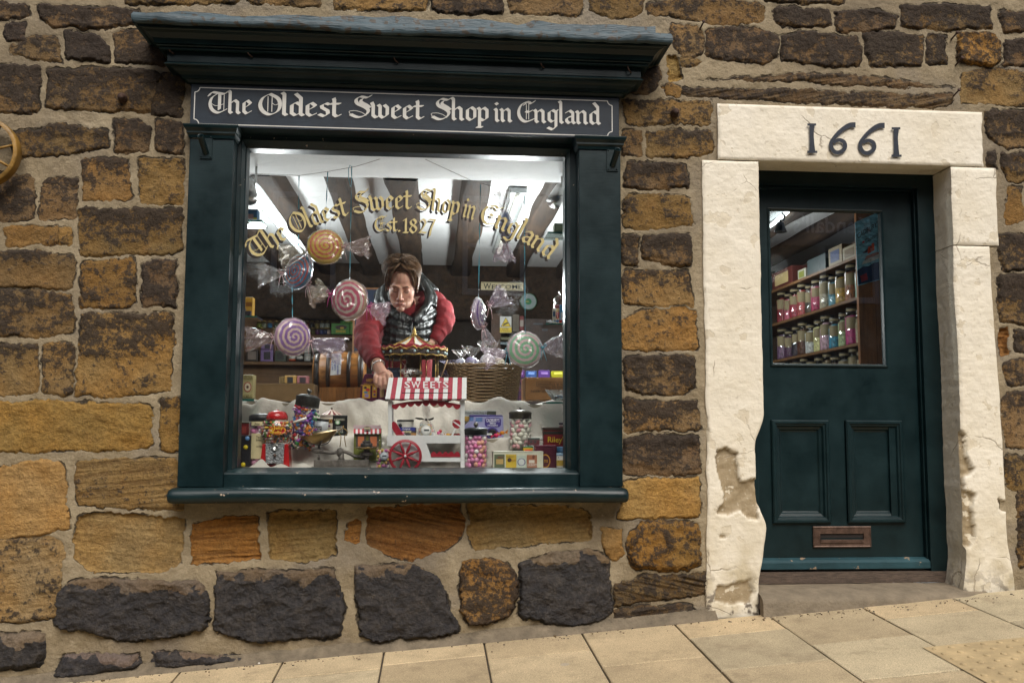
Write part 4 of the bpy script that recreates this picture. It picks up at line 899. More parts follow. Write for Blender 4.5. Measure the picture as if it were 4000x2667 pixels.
v, f = fit_text("Kendall's Farm Butchers"); mb = MB(); kc = P(3400, 915, 10.65); mb.add([(kc.x-q[0]*3.7, -10.195, kc.z+q[1]*.30) for q in v], f, False); mb.build('lettering', M('white_sign_paint', (.8, .8, .8), .5), nb)
# ================================================================ ROOM BEHIND THE GLASS
def H(x, y, z):
    v = _F + _R*((x-2000)/FPX) + _U*((1333.5-y)/FPX); return CAM + v*((z-CAM.z)/v.z)
WHITE = M('white_distemper', (.74, .75, .75), .8, .04, 5, .25, 30)
BEAM = M('dark_oak_beam', (.040, .022, .011), .75, .5, 4, .8, 26, stretch=(9, 1, 9))
PINE = M('varnished_pine', (.23, .095, .030), .45, .3, 5, .2, 30, stretch=(8, 8, 1))
SHELFW = M('brown_shelf_wood', (.15, .075, .028), .55, .3, 5, .2, 30, stretch=(1, 8, 8))
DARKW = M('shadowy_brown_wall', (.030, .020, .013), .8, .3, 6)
RM = thing('shop_room', 'shop interior with white plaster between dark oak ceiling beams behind the panes', 'room', (1.5, 2.5, -.3))
CEZ, BACK = 2.20, 4.35
mb = MB(); mb.box(-1.6, 4.9, .17, BACK+.2, CEZ, CEZ+.2); mb.build('ceiling', WHITE, RM)
mb = MB(); mb.box(-1.6, 4.9, .17, BACK+.2, -.45, -.3); mb.build('floor', M('floor_boards', (.10, .06, .035), .6, .3, 6), RM)
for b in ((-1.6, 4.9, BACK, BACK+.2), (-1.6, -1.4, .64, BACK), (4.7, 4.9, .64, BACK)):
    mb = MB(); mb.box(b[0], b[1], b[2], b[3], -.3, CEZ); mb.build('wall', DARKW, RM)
mb = MB()
for b in ((-1.6, -.10, -.3, CEZ), (1.96, 2.60, -.3, CEZ), (3.68, 4.9, -.3, CEZ), (2.60, 3.68, 2.10, CEZ), (-.10, 1.96, -.3, .50)): mb.box(b[0], b[1], .262 if b[0] > 1.97 or b[0] == 1.96 else .165, .64, b[2], b[3])
mb.build('front_wall', WHITE, RM)
mb = MB(); nx = 30; rows = []
for j in range(9): rows.append([(lerp(-.12, 1.98, i/nx), lerp(.17, .64, j/8), 2.086+.006*float(vnoise(np.array(i*.6), np.array(j*.7), 5))+(.004 if j == 8 else 0)) for i in range(nx+1)])
mb.grid(rows); mb.box(-.12, 1.98, .17, .638, 2.10, CEZ); mb.build('window_soffit', WHITE, RM)
def beam(x0, x1, y0, y1, z0, z1, nm='ceiling_beam', s=0, along='y'):
    mb = MB(); n = 26; rows = []
    for k in range(n+1):
        t = k/n; w_ = lambda q: .014*(float(vnoise(np.array(t*7.+s), np.array(q*3.), 9))-.5)*2
        if along == 'y':
            y = lerp(y0, y1, t); rows.append([(x0+w_(1), y, z1), (x0+w_(2), y, z0+.012+w_(3)), (x0+.014+w_(2), y, z0+w_(3)), (x1-.014+w_(4), y, z0+w_(5)), (x1+w_(4), y, z0+.012+w_(5)), (x1+w_(6), y, z1)])
        else:
            x = lerp(x0, x1, t); rows.append([(x, y0+w_(1), z1), (x, y0+w_(2), lerp(z0, z1, .5)), (x, y0+.01+w_(3), z0+w_(3)), (x, y1, z0+w_(4)), (x, y1, z1)])
    mb.grid(rows); return mb.build(nm, BEAM, RM)
bz = 2.095
bx = [P(a, 700, .64).x for a in (1036, 1311, 1591, 1893, 2215)]; wd = (.125, .125, .165, .155, .13)  # beams widened leftward: their shadows on the ceiling are built as dark oak
sp = .385
for i, (x, w_) in enumerate(zip(bx, wd)): beam(x+.045-w_, x+.045, .645, 3.92, bz, CEZ+.02, s=i*5)
for i, x in enumerate((bx[0]-.39, bx[0]-.78, bx[4]+.40, bx[4]+.80, bx[4]+1.2, bx[4]+1.6, bx[4]+2.0)): beam(x-.045, x+.045, .645, 3.92, bz, CEZ+.02, s=40+i*3)
beam(-1.4, 4.7, 3.90, 4.10, 1.725, CEZ+.01, 'cross_beam', 77, 'x')

def lamp(name, loc, energy, r, parent, color=(1, 1, 1), kind='POINT', target=None, cone=60):
    l = bpy.data.lights.new(name, kind); l.energy = energy; l.color = color; l.shadow_soft_size = r
    if kind == 'SPOT': l.spot_size = R(cone); l.spot_blend = .4
    o = bpy.data.objects.new(name, l); col.objects.link(o); o.location = Vector(loc)-(worg(parent) if parent else Vector((0, 0, 0))); o.parent = parent
    if target is not None: o.rotation_euler = (Vector(loc)-Vector(target)).to_track_quat('Z', 'Y').to_euler()
    return o
TUBE = emit('lit_tube', (.93, 1, 1), 3.2); TUBEW = emit('lit_tube_warm', (1, .97, .84), 1.1); CLEAR = film('clear_acrylic', (.95, .97, .97), 1.2, .08, .06)
GREYP = M('grey_batten', (.42, .45, .46), .5, .05)
def batten(label, p0, p1, tubes, mat_, e, drop=.3, group='fluorescent ceiling lights'):
    p0, p1 = Vector(p0), Vector(p1); t = thing('tube_light', label, 'ceiling light', (p0+p1)/2, group); d = (p1-p0).normalized(); s = d.cross(Vector((0, 0, 1))).normalized()
    def slab(mb, w_, z0, z1, e0=0): 
        q = [p0-d*e0-s*w_, p0-d*e0+s*w_, p1+d*e0+s*w_, p1+d*e0-s*w_]; mb.add([(v.x, v.y, v.z+z) for z in (z0, z1) for v in q], [(3, 2, 1, 0), (4, 5, 6, 7), (0, 1, 5, 4), (1, 2, 6, 5), (2, 3, 7, 6), (3, 0, 4, 7)], False)
    mb = MB(); slab(mb, .055, .03, .062, .02); mb.build('housing', GREYP, t, .006)
    for o in ((-.028, .028) if tubes == 2 else (0,)):
        mb = MB(); mb.tube([p0+s*o, p1+s*o], .014, 12); mb.build('tube', mat_, t)
    mb = MB(); q = []
    for pp in (p0-d*.015, p1+d*.015): q.append([pp+s*(.058*math.cos(a))+Vector((0, 0, .03-.062*math.sin(a))) for a in [R(k*15) for k in range(13)]])
    mb.grid(q); mb.build('diffuser', CLEAR, t)
    for k in range(2): lamp('ceiling_fill', lerp(p0, p1, .08+.40*k)-Vector((0, 0, drop)), e*2.2, .08, t, (.96, 1, 1))  # unseen lamps added below the fittings; stand in for light bounced onto the ceiling
    return t
a = H(2022, 775, 2.13); b = H(1948, 985, 2.13); batten('lit fluorescent batten on the ceiling beside the small round spotlight', a, b, 1, TUBEW, 10.5, .55)
a = H(985, 738, 2.13); b = H(1190, 985, 2.13); batten('bright twin tube light along the ceiling behind the left side of the glass', a, b, 2, TUBE, 4.6, .42)
a = H(2985, 905, 2.13); b = H(3075, 828, 2.13); batten('lit tube light on the ceiling seen through the top of the door glass', a, (b.x+.0, b.y, 2.13), 1, TUBE, .5)
# spotlights by the window
STEEL = M('brushed_steel', (.55, .55, .54), .3, .06, metal=.9)
def spot(label, px_, py_, Y, d, on=True):
    c = P(px_, py_, Y); t = thing('spotlight', label, 'spotlight', c, 'display spotlights'); d = Vector(d).normalized(); mb = MB(); a = c-d*.07; e = c+d*.06
    mb.tube([a-d*.004, a, e, e+d*.002, e-d*.012], [.028, .039, .039, .032, .031], 18); mb.build('can', STEEL, t)
    mb = MB(); mb.tube([e-d*.011, e-d*.008], .031, 16); mb.build('bulb', emit('spot_bulb', (1, 1, .95), 4.5), t)
    mb = MB(); mb.tube([c-d*.02, c+Vector((.03, .02, .06)), c+Vector((.03, .02, 2.09-c.z))], .006, 8); mb.build('bracket', STEEL, t); return t, e
t, e = spot('steel spotlight with a lit bulb at the upper right of the shop window', 2176, 768, .48, (-.30, -.45, -.50))
lamp('spot_glow', e+Vector((-.01, -.02, -.03)), 26, .03, t, (1, .96, .88), 'SPOT', P(1570, 1290, .95), 75)
# cord strung under the soffit
mb = MB(); CORD = M('brown_twine', (.16, .11, .09), .8)
cpts = [P(965, 677, .26), P(1170, 686, .28), P(1280, 671, .27), P(1390, 651, .27), P(1550, 602, .26), P(1602, 590, .20)]; mb.tube(cpts, .0012, 5)
tag(mb.build('twine', CORD), 'thin brown twine sagging under the soffit and carrying the hanging sweets', 'string', 'twine under the soffit')
mb = MB(); mb.tube([P(1615, 602, .22), P(1850, 710, .40), P(2060, 763, .34), P(2205, 764, .30)], .0012, 5); tag(mb.build('twine', CORD), 'thin brown twine crossing in front of the lit batten on the right', 'string', 'twine under the soffit')

# ---------------------------------------------------------------- back of the shop, left: shelves
SY0 = 4.12
SU = thing('wall_shelves', 'brown wooden wall shelves of jars and boxes at the back left of the shop', 'shelves', P(1150, 1640, SY0+.1))
mb = MB(); mb.bpx(700, 1150, 1400, 1700, SY0+.20, .02); mb.build('back_panel', SHELFW, SU)
mb = MB(); mb.bpx(700, 1100, 1400, 1202, SY0+.19, .005); mb.build('upper_panel', M('pale_back_board', (.17, .175, .165), .7, .1), SU)
for y0, y1 in ((1203, 1216), (1306, 1318), (1412, 1424), (1500, 1512)):
    mb = MB(); mb.bpx(700, y0, 1405, y1, SY0, .2); mb.build('shelf', SHELFW, SU, .003)
TX = {}
def tcol(c): return M('ink_%02x%02x%02x' % c, lin(c), .5, .02)
def tin(name, label, cat, box, Y, dep, c, texts=(), panels=(), lid=None, group=None, rough=.4, bevel=.003, parts='lid', extra=None):
    x0, y0, x1, y1 = box; base = (P(x0, y1, Y)+P(x1, y1, Y))/2; t = thing(name, label, cat, (base.x, Y+dep/2, base.z), group)
    mat_ = M('card_%02x%02x%02x_%d' % (*c, int(rough*10)), lin(c), rough, .07, 20); mb = MB(); yl_ = y0
    if lid: yl_ = lid[0]
    mb.bpx(x0, yl_, x1, y1, Y, dep); body = mb.build('body', mat_, t, bevel)
    if lid:
        mb = MB(); mb.bpx(x0-lid[2], y0, x1+lid[2], yl_, Y-.002, dep+.004); mb.build(parts, M('card_%02x%02x%02x_%d' % (*lid[1], int(rough*10)), lin(lid[1]), rough, .07, 20), t, bevel)
    for k, p in enumerate(panels):
        mb = MB(); n = len(p[0])
        if n == 4: a, b_, cc, d = p[0]; pts = [(a, b_), (cc, b_), (cc, d), (a, d)]
        else: a, b_, rx, ry, _ = p[0]; pts = [(a+rx*math.cos(2*math.pi*q/20), b_+ry*math.sin(2*math.pi*q/20)) for q in range(20)]
        yy = Y-.0012-.0006*k; mb.add([P(*q, yy) for q in pts], [tuple(range(len(pts)))], False); mb.build('printed_panel', tcol(p[1]), body)
    by = {}
    for s in texts: by.setdefault(s[2], []).append(s)
    for k, (cc, ss) in enumerate(by.items()):
        mb = MB(); yy = Y-.0055-.0004*k
        for s in ss: tpx(mb, s[0], *s[1], yy, s[3] if len(s) > 3 else 0)
        mb.build('lettering', tcol(cc), body)
    return t
W_, K_, YE, PU, RE, NAV = (235, 232, 225), (25, 22, 22), (225, 190, 40), (90, 35, 105), (190, 40, 50), (40, 50, 110)
Yb = SY0+.04
tin('sweet_box', 'yellow and purple sweet box at the back left with lettering turned on its side', 'box', (988, 1133, 1018, 1190), Yb, .15, YE, [('Fruit', (995, 1145, 1003, 1180), K_, 90), ('Salad', (1005, 1145, 1013, 1180), K_, 90)], [((1003, 1162, 14, 26, 0), (160, 60, 110))], rough=.5)
tin('sweet_box', 'yellow Fruit Salad box with a magenta ring on the high back shelf', 'box', (1020, 1133, 1074, 1194), Yb, .12, YE, [('Fruit', (1034, 1154, 1058, 1165), K_), ('Salad', (1034, 1167, 1060, 1179), K_)], [((1047, 1165, 23, 28, 0), (165, 55, 110)), ((1047, 1165, 16, 20, 0), (225, 170, 60))], rough=.5)
tin('sweet_box', 'white football gum box with blue and orange print on the high back shelf', 'box', (1188, 1145, 1232, 1200), Yb, .12, (215, 220, 225), [('FOOTBALL', (1202, 1168, 1208, 1196), (190, 50, 50), 90), ('GUM', (1194, 1168, 1200, 1188), (40, 60, 140), 90)], [((1198, 1152, 1210, 1164), (220, 130, 50)), ((1216, 1150, 1228, 1196), (60, 90, 160))], rough=.5)
tin('sweet_box', 'black and white box half hidden behind the pink swirl on the high back shelf', 'box', (1236, 1164, 1296, 1200), Yb, .12, (35, 42, 42), [('GUM', (1246, 1172, 1254, 1196), W_, 90)], [((1275, 1190, 10, 6, 0), (150, 160, 160))], rough=.5)
GRN = (70, 140, 45)
tin('sweet_box', 'green Bananas box on top of another at the back beside the notice board', 'box', (1330, 1227, 1384, 1262), Yb-.03, .12, GRN, [('BANANAS', (1350, 1248, 1380, 1258), (240, 200, 50))], [((1364, 1240, 20, 6, 0), (60, 35, 30))], rough=.5, group=None)
tin('sweet_box', 'lower green Bananas box beside the notice board, with a chocolate banana on it', 'box', (1294, 1263, 1366, 1305), Yb-.03, .12, GRN, [('BANANAS', (1312, 1288, 1350, 1299), (240, 200, 50))], [((1332, 1278, 23, 8, 0), (60, 35, 30)), ((1336, 1281, 8, 4, 0), (235, 190, 60))], rough=.5)
tin('sweet_box', 'narrow green carton end right of the lower Bananas box', 'box', (1368, 1263, 1384, 1305), Yb-.03, .10, (95, 150, 45), [], [((1380, 1284, 3, 6, 0), (60, 35, 30))], rough=.5)
# rows of little jars on the second shelf
JG = film('jar_glass', (.93, .95, .94), 1.3, .03); GOLDL = M('gold_lid', (.45, .32, .09), .3, .1, metal=.7)
def small_jar(x, y0, y1, hw, Y, c, label, group):
    z0, z1 = P(x, y1, Y).z, P(x, y0, Y).z; c0 = P(x, y1, Y); r_ = hw*mpp(Y); t = thing('sweet_jar', label, 'jar', (c0.x, Y, z0), group); h = z1-z0
    mb = MB(); mb.lathe([(.02*r_, 0), (r_*.93, 0), (r_, h*.06), (r_, h*.66), (r_*.8, h*.76), (r_*.74, h*.80)], (c0.x, Y, z0), 14, cap=False); mb.build('glass', JG, t)
    mb = MB(); mb.lathe([(r_*.78, h*.80), (r_*.82, h*.82), (r_*.80, h*.9), (r_*.3, h*.97), (r_*.15, h)], (c0.x, Y, z0), 12); mb.build('lid', GOLDL, t)
    mb = MB(); mb.lathe([(r_*.88, h*.03), (r_*.92, h*.08), (r_*.92, h*.58), (r_*.4, h*.62)], (c0.x, Y, z0), 12); mb.build('sweets', M('sweets_%02x%02x%02x' % c, lin(c), .5, .45, 90, .8, 120), t)
names = [('yellow-green', (120, 125, 40)), ('cream', (150, 150, 120)), ('sky blue', (60, 120, 160)), ('grey-green', (95, 105, 80)), ('bright green', (40, 130, 60)), ('teal', (50, 120, 150)), ('dark red', (120, 40, 45)), ('brown', (75, 55, 35)), ('orange-brown', (150, 80, 40)), ('black', (45, 42, 36)), ('straw', (170, 150, 90)), ('white', (205, 205, 195)), ('ivory', (215, 212, 190))]
for i, (nm, c) in enumerate(names):
    x = (1012, 1031, 1054, 1079, 1105, 1130, 1150, 1173, 1199, 1219, 1239, 1259, 1279)[i]; small_jar(x, 1251, 1281, 10, SY0+.12, c, 'small gold-lidded jar of %s sweets in the upper row at the back left' % nm, 'small sweet jars on the back shelf')
names2 = [('red', (150, 45, 30)), ('tan', (140, 100, 60)), ('lime', (150, 160, 50)), ('amber', (170, 110, 30)), ('olive', (100, 95, 45)), ('purple', (110, 55, 110)), ('blue', (60, 75, 130)), ('navy', (50, 60, 110)), ('shell pink', (205, 180, 165))]
for i, (nm, c) in enumerate(names2):
    x = (1022, 1066, 1092, 1204, 1222, 1240, 1257, 1272, 1284)[i]; small_jar(x, 1278, 1306, 9, SY0+.05, c, 'small jar of %s sweets in the front row at the back left' % nm, 'small sweet jars on the back shelf')
# third shelf: boxed chocolates and tins
bxs = [('clear gift box with dark chocolates at the left end of the low back shelf', (962, 1365, 1006, 1410), (60, 48, 42), ((968, 1372, 1000, 1404), (120, 105, 95))), ('purple framed chocolate box on the low back shelf', (1018, 1366, 1066, 1411), (120, 95, 140), ((1030, 1374, 1056, 1404), (45, 38, 45))), ('dark green chocolate box on the low back shelf', (1074, 1370, 1116, 1411), (50, 58, 40), ((1082, 1378, 1108, 1404), (35, 28, 24))), ('small lilac box standing above the purple framed one', (1020, 1343, 1064, 1364), (125, 100, 140), ((1034, 1346, 1054, 1361), (50, 45, 50)))]
for lab, b_, c, p in bxs: tin('chocolate_box', lab, 'box', b_, SY0+.03, .08, c, [], [p], rough=.3)
for i, (x, nm, c) in enumerate(((1141, 'orange and white', (190, 80, 40)), (1171, 'black and white', (45, 42, 44)), (1201, 'white banded', (190, 190, 185)), (1230, 'grey banded', (110, 108, 104)))):
    for j, (y0, y1) in enumerate(((1352, 1379), (1381, 1410))):
        c0 = P(x, y1, SY0+.08); t = thing('small_tin', '%s tin %s of its stack on the low back shelf' % (nm, 'on top' if j == 0 else 'at the bottom'), 'tin', c0, 'stacked tins on the low back shelf'); r_ = 13*mpp(SY0+.08); h = P(x, y0, SY0+.08).z-c0.z
        mb = MB(); mb.lathe([(0, 0), (r_, 0), (r_, h*.3)], c0, 16); mb.lathe([(r_, h*.62), (r_, h), (r_*.9, h)], c0, 16); mb.build('band', tcol(c), t)
        mb = MB(); mb.lathe([(r_*1.01, h*.28), (r_*1.01, h*.64)], c0, 16, cap=False); mb.build('label', tcol((205, 200, 190)), t)
# boxes leaning below, next to the barrel
tin('chocolate_box', 'gold and black chocolate box standing on the counter left of the barrel', 'box', (1112, 1466, 1158, 1497), 2.3, .05, (150, 115, 60), [], [((1122, 1472, 1144, 1495), K_)], rough=.3)
tin('chocolate_box', 'pink and black chocolate box standing next to the gold one', 'box', (1160, 1468, 1206, 1497), 2.3, .05, (140, 85, 85), [], [((1170, 1473, 1194, 1495), (40, 25, 28))], rough=.3)
for k in range(4): tin('chocolate_box', 'thin box edge left of the gold chocolate box, %s' % ('nearest to it', 'second from it', 'third from it', 'outermost')[k], 'box', (1108-k*6, 1468+k, 1111-k*6, 1497), 2.3, .05, (135, 110, 70), rough=.4)
# dark notice board behind the man
NB = thing('notice_board', 'dark blue notice board in a thin wooden frame behind the man', 'notice board', P(1450, 1380, 3.4))
mb = MB(); mb.bpx(1386, 1130, 1560, 1372, 3.4, .02); mb.build('panel', M('dull_navy_felt', (.030, .042, .075), .8, .15), NB)
mb = MB(); mb.bpx(1378, 1124, 1386, 1380, 3.39, .03); mb.bpx(1386, 1124, 1560, 1131, 3.39, .03); mb.bpx(1386, 1372, 1560, 1380, 3.39, .03); mb.build('frame', PINE, NB)
# welcome plaque hung on the cross beam
WP = tin('welcome_sign', 'cream WELCOME plaque with dark capitals hanging on the dark cross beam', 'sign', (1879, 1102, 2044, 1134), 3.84, .012, (205, 190, 150), [], rough=.5)
body = WP.children[0]; mb = MB(); tpx(mb, 'W', 1889, 1107, 1918, 1129, 3.832); tpx(mb, 'ELCOME', 1921, 1112, 2038, 1129, 3.8318); mb.build('lettering', tcol((35, 40, 36)), body)
mb = MB()
for a_ in ((1881, 1104, 2042, 1105.4), (1881, 1131, 2042, 1132.4)): mb.bpx(*a_, 3.8345, .002)
mb.build('border', tcol((110, 110, 75)), body)
# round green and white dial
c = P(2064, 1178, 3.8); DL = thing('round_dial', 'round clock with a green centre hanging in the dark below the WELCOME plaque', 'clock', c); r_ = 33*mpp(3.8)
mb = MB(); mb.lathe([(0, .02), (r_*1.02, .02), (r_*1.02, -.01), (r_*.95, -.015), (r_*.93, -.004)], c, 32, 'y', cap=False); mb.build('rim', M('green_rim', (.03, .12, .05), .4), DL)
mb = MB(); mb.lathe([(.0, -.003), (r_*.94, -.003)], c, 32, 'y', cap=False); f_ = mb.build('face', M('dial_grey', (.22, .26, .26), .5), DL)
mb = MB(); mb.lathe([(.0, -.005), (r_*.38, -.005)], c, 24, 'y', cap=False); mb.build('centre', M('dial_green', (.01, .16, .06), .5), f_)
mb = MB(); mb.box(c.x-.03, c.x+.004, 3.793, 3.794, c.z-.003, c.z+.003); mb.build('hand', GOLDL, f_)
# post with CCTV notice, dark stock beyond
mb = MB(); mb.bpx(1918, 1225, 1956, 1700, 3.75, .1); tag(mb.build('timber_post', M('red_brown_post', (.075, .035, .018), .6, .3)), 'red-brown timber post right of the hanging purple sweet', 'post')
CT = tin('cctv_sign', 'white and yellow CCTV in operation warning notice on the timber post', 'sign', (1953, 1236, 1998, 1300), 3.72, .008, (200, 200, 195), [('CCTV', (1962, 1281, 1986, 1289), K_), ('in operation', (1956, 1291, 1994, 1297), K_)], [((1953, 1279, 1998, 1299), (215, 185, 30))], rough=.5)
mb = MB(); tri = lambda s, y: [P(1976+q[0]*s, 1262+q[1]*s, y) for q in ((-20, 14), (20, 14), (0, -24))]; mb.add(tri(1, 3.7165), [(0, 1, 2)], False); bk = mb.build('triangle', tcol(K_), CT.children[0]); mb = MB(); mb.add(tri(.86, 3.7158), [(0, 1, 2)], False); mb.build('triangle_field', tcol((215, 185, 30)), CT.children[0])
mb = MB(); mb.add([P(x, y, 3.715) for x, y in ((1965, 1266), (1982, 1258), (1986, 1262), (1968, 1271))], [(0, 1, 2, 3)], False); mb.bpx(1966, 1268, 1969, 1273, 3.7148, .0003); mb.build('camera_symbol', tcol(K_), CT.children[0])
DRS = thing('stock_cabinet', 'dark brown counter cabinet with papers on top at the back right of the shop', 'cabinet', P(2130, 1650, 3.85)); mb = MB(); mb.bpx(1990, 1246, 2260, 1700, 3.9, .3); mb.build('carcass', M('dark_mahogany', (.045, .022, .013), .45, .3), DRS)
mb = MB(); mb.bpx(2084, 1262, 2120, 1268, 3.895, .01); mb.bpx(2118, 1284, 2140, 1292, 3.895, .01); mb.build('label', tcol((70, 75, 80)), DRS)
tin('stock_box', 'red and white carton on the dark cabinet left of the glass jar', 'box', (2030, 1234, 2046, 1290), 3.8, .05, (110, 35, 35), [], [((2031, 1250, 2045, 1275), (150, 140, 130))], rough=.5)
tin('paper_stack', 'grey papers lying on the dark cabinet under the dial', 'papers', (2040, 1236, 2150, 1246), 3.95, .2, (95, 100, 105), rough=.7)
tin('paper_stack', 'white roll of paper beside the CCTV notice', 'papers', (2002, 1228, 2028, 1296), 3.85, .05, (120, 112, 100), rough=.7)
for k, (y0, y1) in enumerate(((1316, 1328), (1336, 1346))): tin('stock_box', ('olive packets in a row below the CCTV notice', 'grey shelf edge strip below the olive packets')[k], 'box', (1955, y0, 2010, y1), 3.7, .08, ((75, 70, 35), (95, 110, 115))[k], rough=.5)
# row of coloured packets on the right, behind the crate
for k, (x0, x1, c, nm) in enumerate(((2020, 2050, (75, 40, 90), 'violet'), (2056, 2096, (45, 75, 130), 'blue'), (2106, 2148, (85, 55, 125), 'purple'), (2156, 2205, (165, 160, 30), 'yellow'))):
    tin('sweet_packet', '%s sweet packet standing behind the wooden crate on the right' % nm, 'packet', (x0, 1446+k % 2*3, x1, 1474), 1.55, .06, c, [], [((x0+8, 1453, x1-8, 1462), (min(255, c[0]+70), min(255, c[1]+70), min(255, c[2]+70)))], rough=.35)
for k, y in enumerate((1476, 1512, 1540)): tin('sweet_packet', 'dark purple packet in the %s tier left of the wooden crate' % ('top', 'middle', 'bottom')[k], 'packet', (2022, y, 2050, y+28), 1.55, .06, (52, 34, 58), [], [((2028, y+6, 2044, y+16), (80, 40, 60))], rough=.35)

# ---------------------------------------------------------------- seen through the door
sx = P(3352, 1140, .95).x; y_end = .95
JS = thing('jar_shelves', 'tall pine shelves of sweet jars seen through the door glass', 'shelves', (sx+.12, 1.9, -.2))
def zx(py, px_, Y): return P(px_, py, Y).z
mb = MB(); mb.box(sx+.28, sx+.30, y_end, 3.6, -.2, 2.0); mb.build('back_panel', M('dark_shelf_back', (.05, .03, .018), .7), JS)
mb = MB()
for k in range(3): mb.box(sx-.012+k*.105, sx+.090+k*.105, y_end-.03, y_end-.005, -.2, 2.15)
mb.build('end_panel', PINE, JS)
zs = [zx(996, 3350, .95), zx(1158, 3352, .95), zx(1336, 3358, .95), zx(1500, 3360, .95)]
for z in zs: mb = MB(); mb.box(sx, sx+.28, y_end, 3.6, z-.018, z); mb.build('shelf', SHELFW, JS, .002)
LBL = M('cream_jar_label', lin((122, 110, 78)), .6, .06, 30); JLID = M('black_jar_lid', (.015, .015, .016), .4)
jn = [['mint and pink', 'mixed rainbow', 'golden yellow', 'sky blue', 'pale buff', 'deep pink', 'dark brown', 'red striped', 'cherry red', 'rose', 'crimson'], ['pale beige', 'magenta and yellow', 'mint green', 'turquoise', 'lilac pink', 'lemon cream', 'snow white', 'dark amber', 'black-purple', 'plum', 'mauve'], ['rose brown', 'olive', 'grey', 'brown', 'tan', 'sand', 'dark grey', 'umber', 'moss', 'wine', 'ink']]
jc = [[(150, 190, 175), (150, 90, 50), (190, 150, 60), (90, 150, 170), (175, 165, 140), (180, 60, 100), (70, 55, 40), (170, 70, 70), (160, 40, 60), (185, 90, 110), (140, 40, 50)], [(185, 175, 145), (185, 50, 120), (160, 180, 130), (50, 140, 170), (200, 160, 175), (215, 200, 140), (220, 220, 215), (85, 45, 25), (40, 30, 45), (80, 40, 75), (120, 90, 120)], [(130, 80, 75), (100, 95, 60), (120, 120, 115), (90, 65, 45), (150, 125, 95), (170, 155, 115), (80, 80, 80), (75, 60, 45), (85, 90, 60), (95, 40, 50), (50, 50, 65)]]
for r_i, zb in enumerate(zs[1:]):
    for k in range(11):
        y = y_end+.085+k*.130; cx_ = sx+.068; c0 = (cx_, y, zb+.0008); rr_ = .044+.005*((k*7+r_i) % 3); h = .200+.016*((k*5+r_i*3) % 3); c = jc[r_i][k]
        t = thing('sweet_jar', 'labelled glass jar of %s sweets on the %s shelf behind the door' % (jn[r_i][k], ('upper', 'middle', 'lower')[r_i]), 'jar', c0, 'sweet jars on the shelves behind the door')
        mb = MB(); mb.lathe([(.01, 0), (rr_*.95, 0), (rr_, .006), (rr_, h*.78), (rr_*.86, h*.86), (rr_*.80, h*.88)], c0, 16, cap=False); mb.build('glass', JG, t)
        mb = MB(); mb.lathe([(rr_*.84, h*.88), (rr_*.86, h*.89), (rr_*.86, h), (rr_*.78, h*1.005)], c0, 16); lid_ = mb.build('lid', JLID, t)
        mb = MB(); mb.lathe([(.002, .004), (rr_*.93, .006), (rr_*.95, .012), (rr_*.95, h*(.60+.05*(k*3 % 4))), (rr_*.5, h*.80)], c0, 14); o = mb.build('sweets', M('sweets_%02x%02x%02x' % c, lin(c), .4, .5, 60, .9, 70), t)
        mb = MB(); mb.grid([[(cx_+rr_*1.012*math.cos(R(a_)), y+rr_*1.012*math.sin(R(a_)), zb+h*z_) for a_ in range(188, 266, 9)] for z_ in (.40+.03*(k % 3), .74)]); lb_ = mb.build('label', LBL, t)
        mb = MB(); mb.grid([[(cx_+rr_*.875*math.cos(R(a_)), y+rr_*.875*math.sin(R(a_)), zb+h*z_) for a_ in range(180, 271, 10)] for z_ in (.895, .965)]); mb.build('lid_band', LBL, lid_)
def sidebox(label, y0, y1, zb, h, c, panel=None):
    t = thing('sweet_box', label, 'box', (sx+.09, (y0+y1)/2, zb)); mb = MB(); mb.box(sx+.02, sx+.18, y0, y1, zb+.0005, zb+h); b_ = mb.build('body', M('card_%02x%02x%02x_5' % c, lin(c), .5, .07, 20), t, .002)
    if panel: mb = MB(); mb.box(sx+.0185, sx+.0198, lerp(y0, y1, .2), lerp(y0, y1, .85), zb+h*.2, zb+h*.8); mb.build('printed_panel', tcol(panel), b_)
sidebox('white box with three gold discs on top of the door shelves', .99, 1.19, zs[0], .085, (140, 132, 110), (90, 72, 38)); sidebox('blue and cream box on top of the door shelves', 1.20, 1.40, zs[0], .12, (125, 112, 86), (35, 55, 100)); sidebox('grey-teal tray on top of the door shelves', 1.45, 1.75, zs[0], .11, (42, 56, 58)); sidebox('small white carton on top of the door shelves', 1.78, 1.92, zs[0], .07, (150, 150, 135), (110, 115, 50)); sidebox('red chocolate box with a cream label at the far end of the door shelves', 2.02, 2.42, zs[0], .13, (85, 40, 35), (190, 170, 120)); sidebox('dark teal tin at the far end of the door shelves', 2.5, 2.62, zs[0], .12, (30, 60, 60))
# poster on the shelf end
py_ = y_end-.038; PO = thing('poster', 'blue steamship chocolate poster on the pine shelf end behind the door', 'poster', (sx+.12, py_, 1.3))
def ppts(l): return [P(x, y, py_) for x, y in l]
quad = [(3340, 868), (3440, 826), (3445, 1090), (3352, 1116)]
mb = MB(); v = ppts(quad); mb.add(v+[q+Vector((0, .004, 0)) for q in v], [(0, 1, 2, 3), (7, 6, 5, 4), (0, 4, 5, 1), (1, 5, 6, 2), (2, 6, 7, 3), (3, 7, 4, 0)], False); sheet_ = mb.build('sheet', M('poster_sky', lin((120, 180, 198)), .5, .55, 22, stretch=(1, 1, 2)), PO)
def pp(nm, l, c, k): mb = MB(); mb.add([q-Vector((0, .0008*k, 0)) for q in ppts(l)], [tuple(range(len(l)))], False); mb.build(nm, M('poster_%02x%02x%02x' % c, lin(c), .5, .35, 40), sheet_)
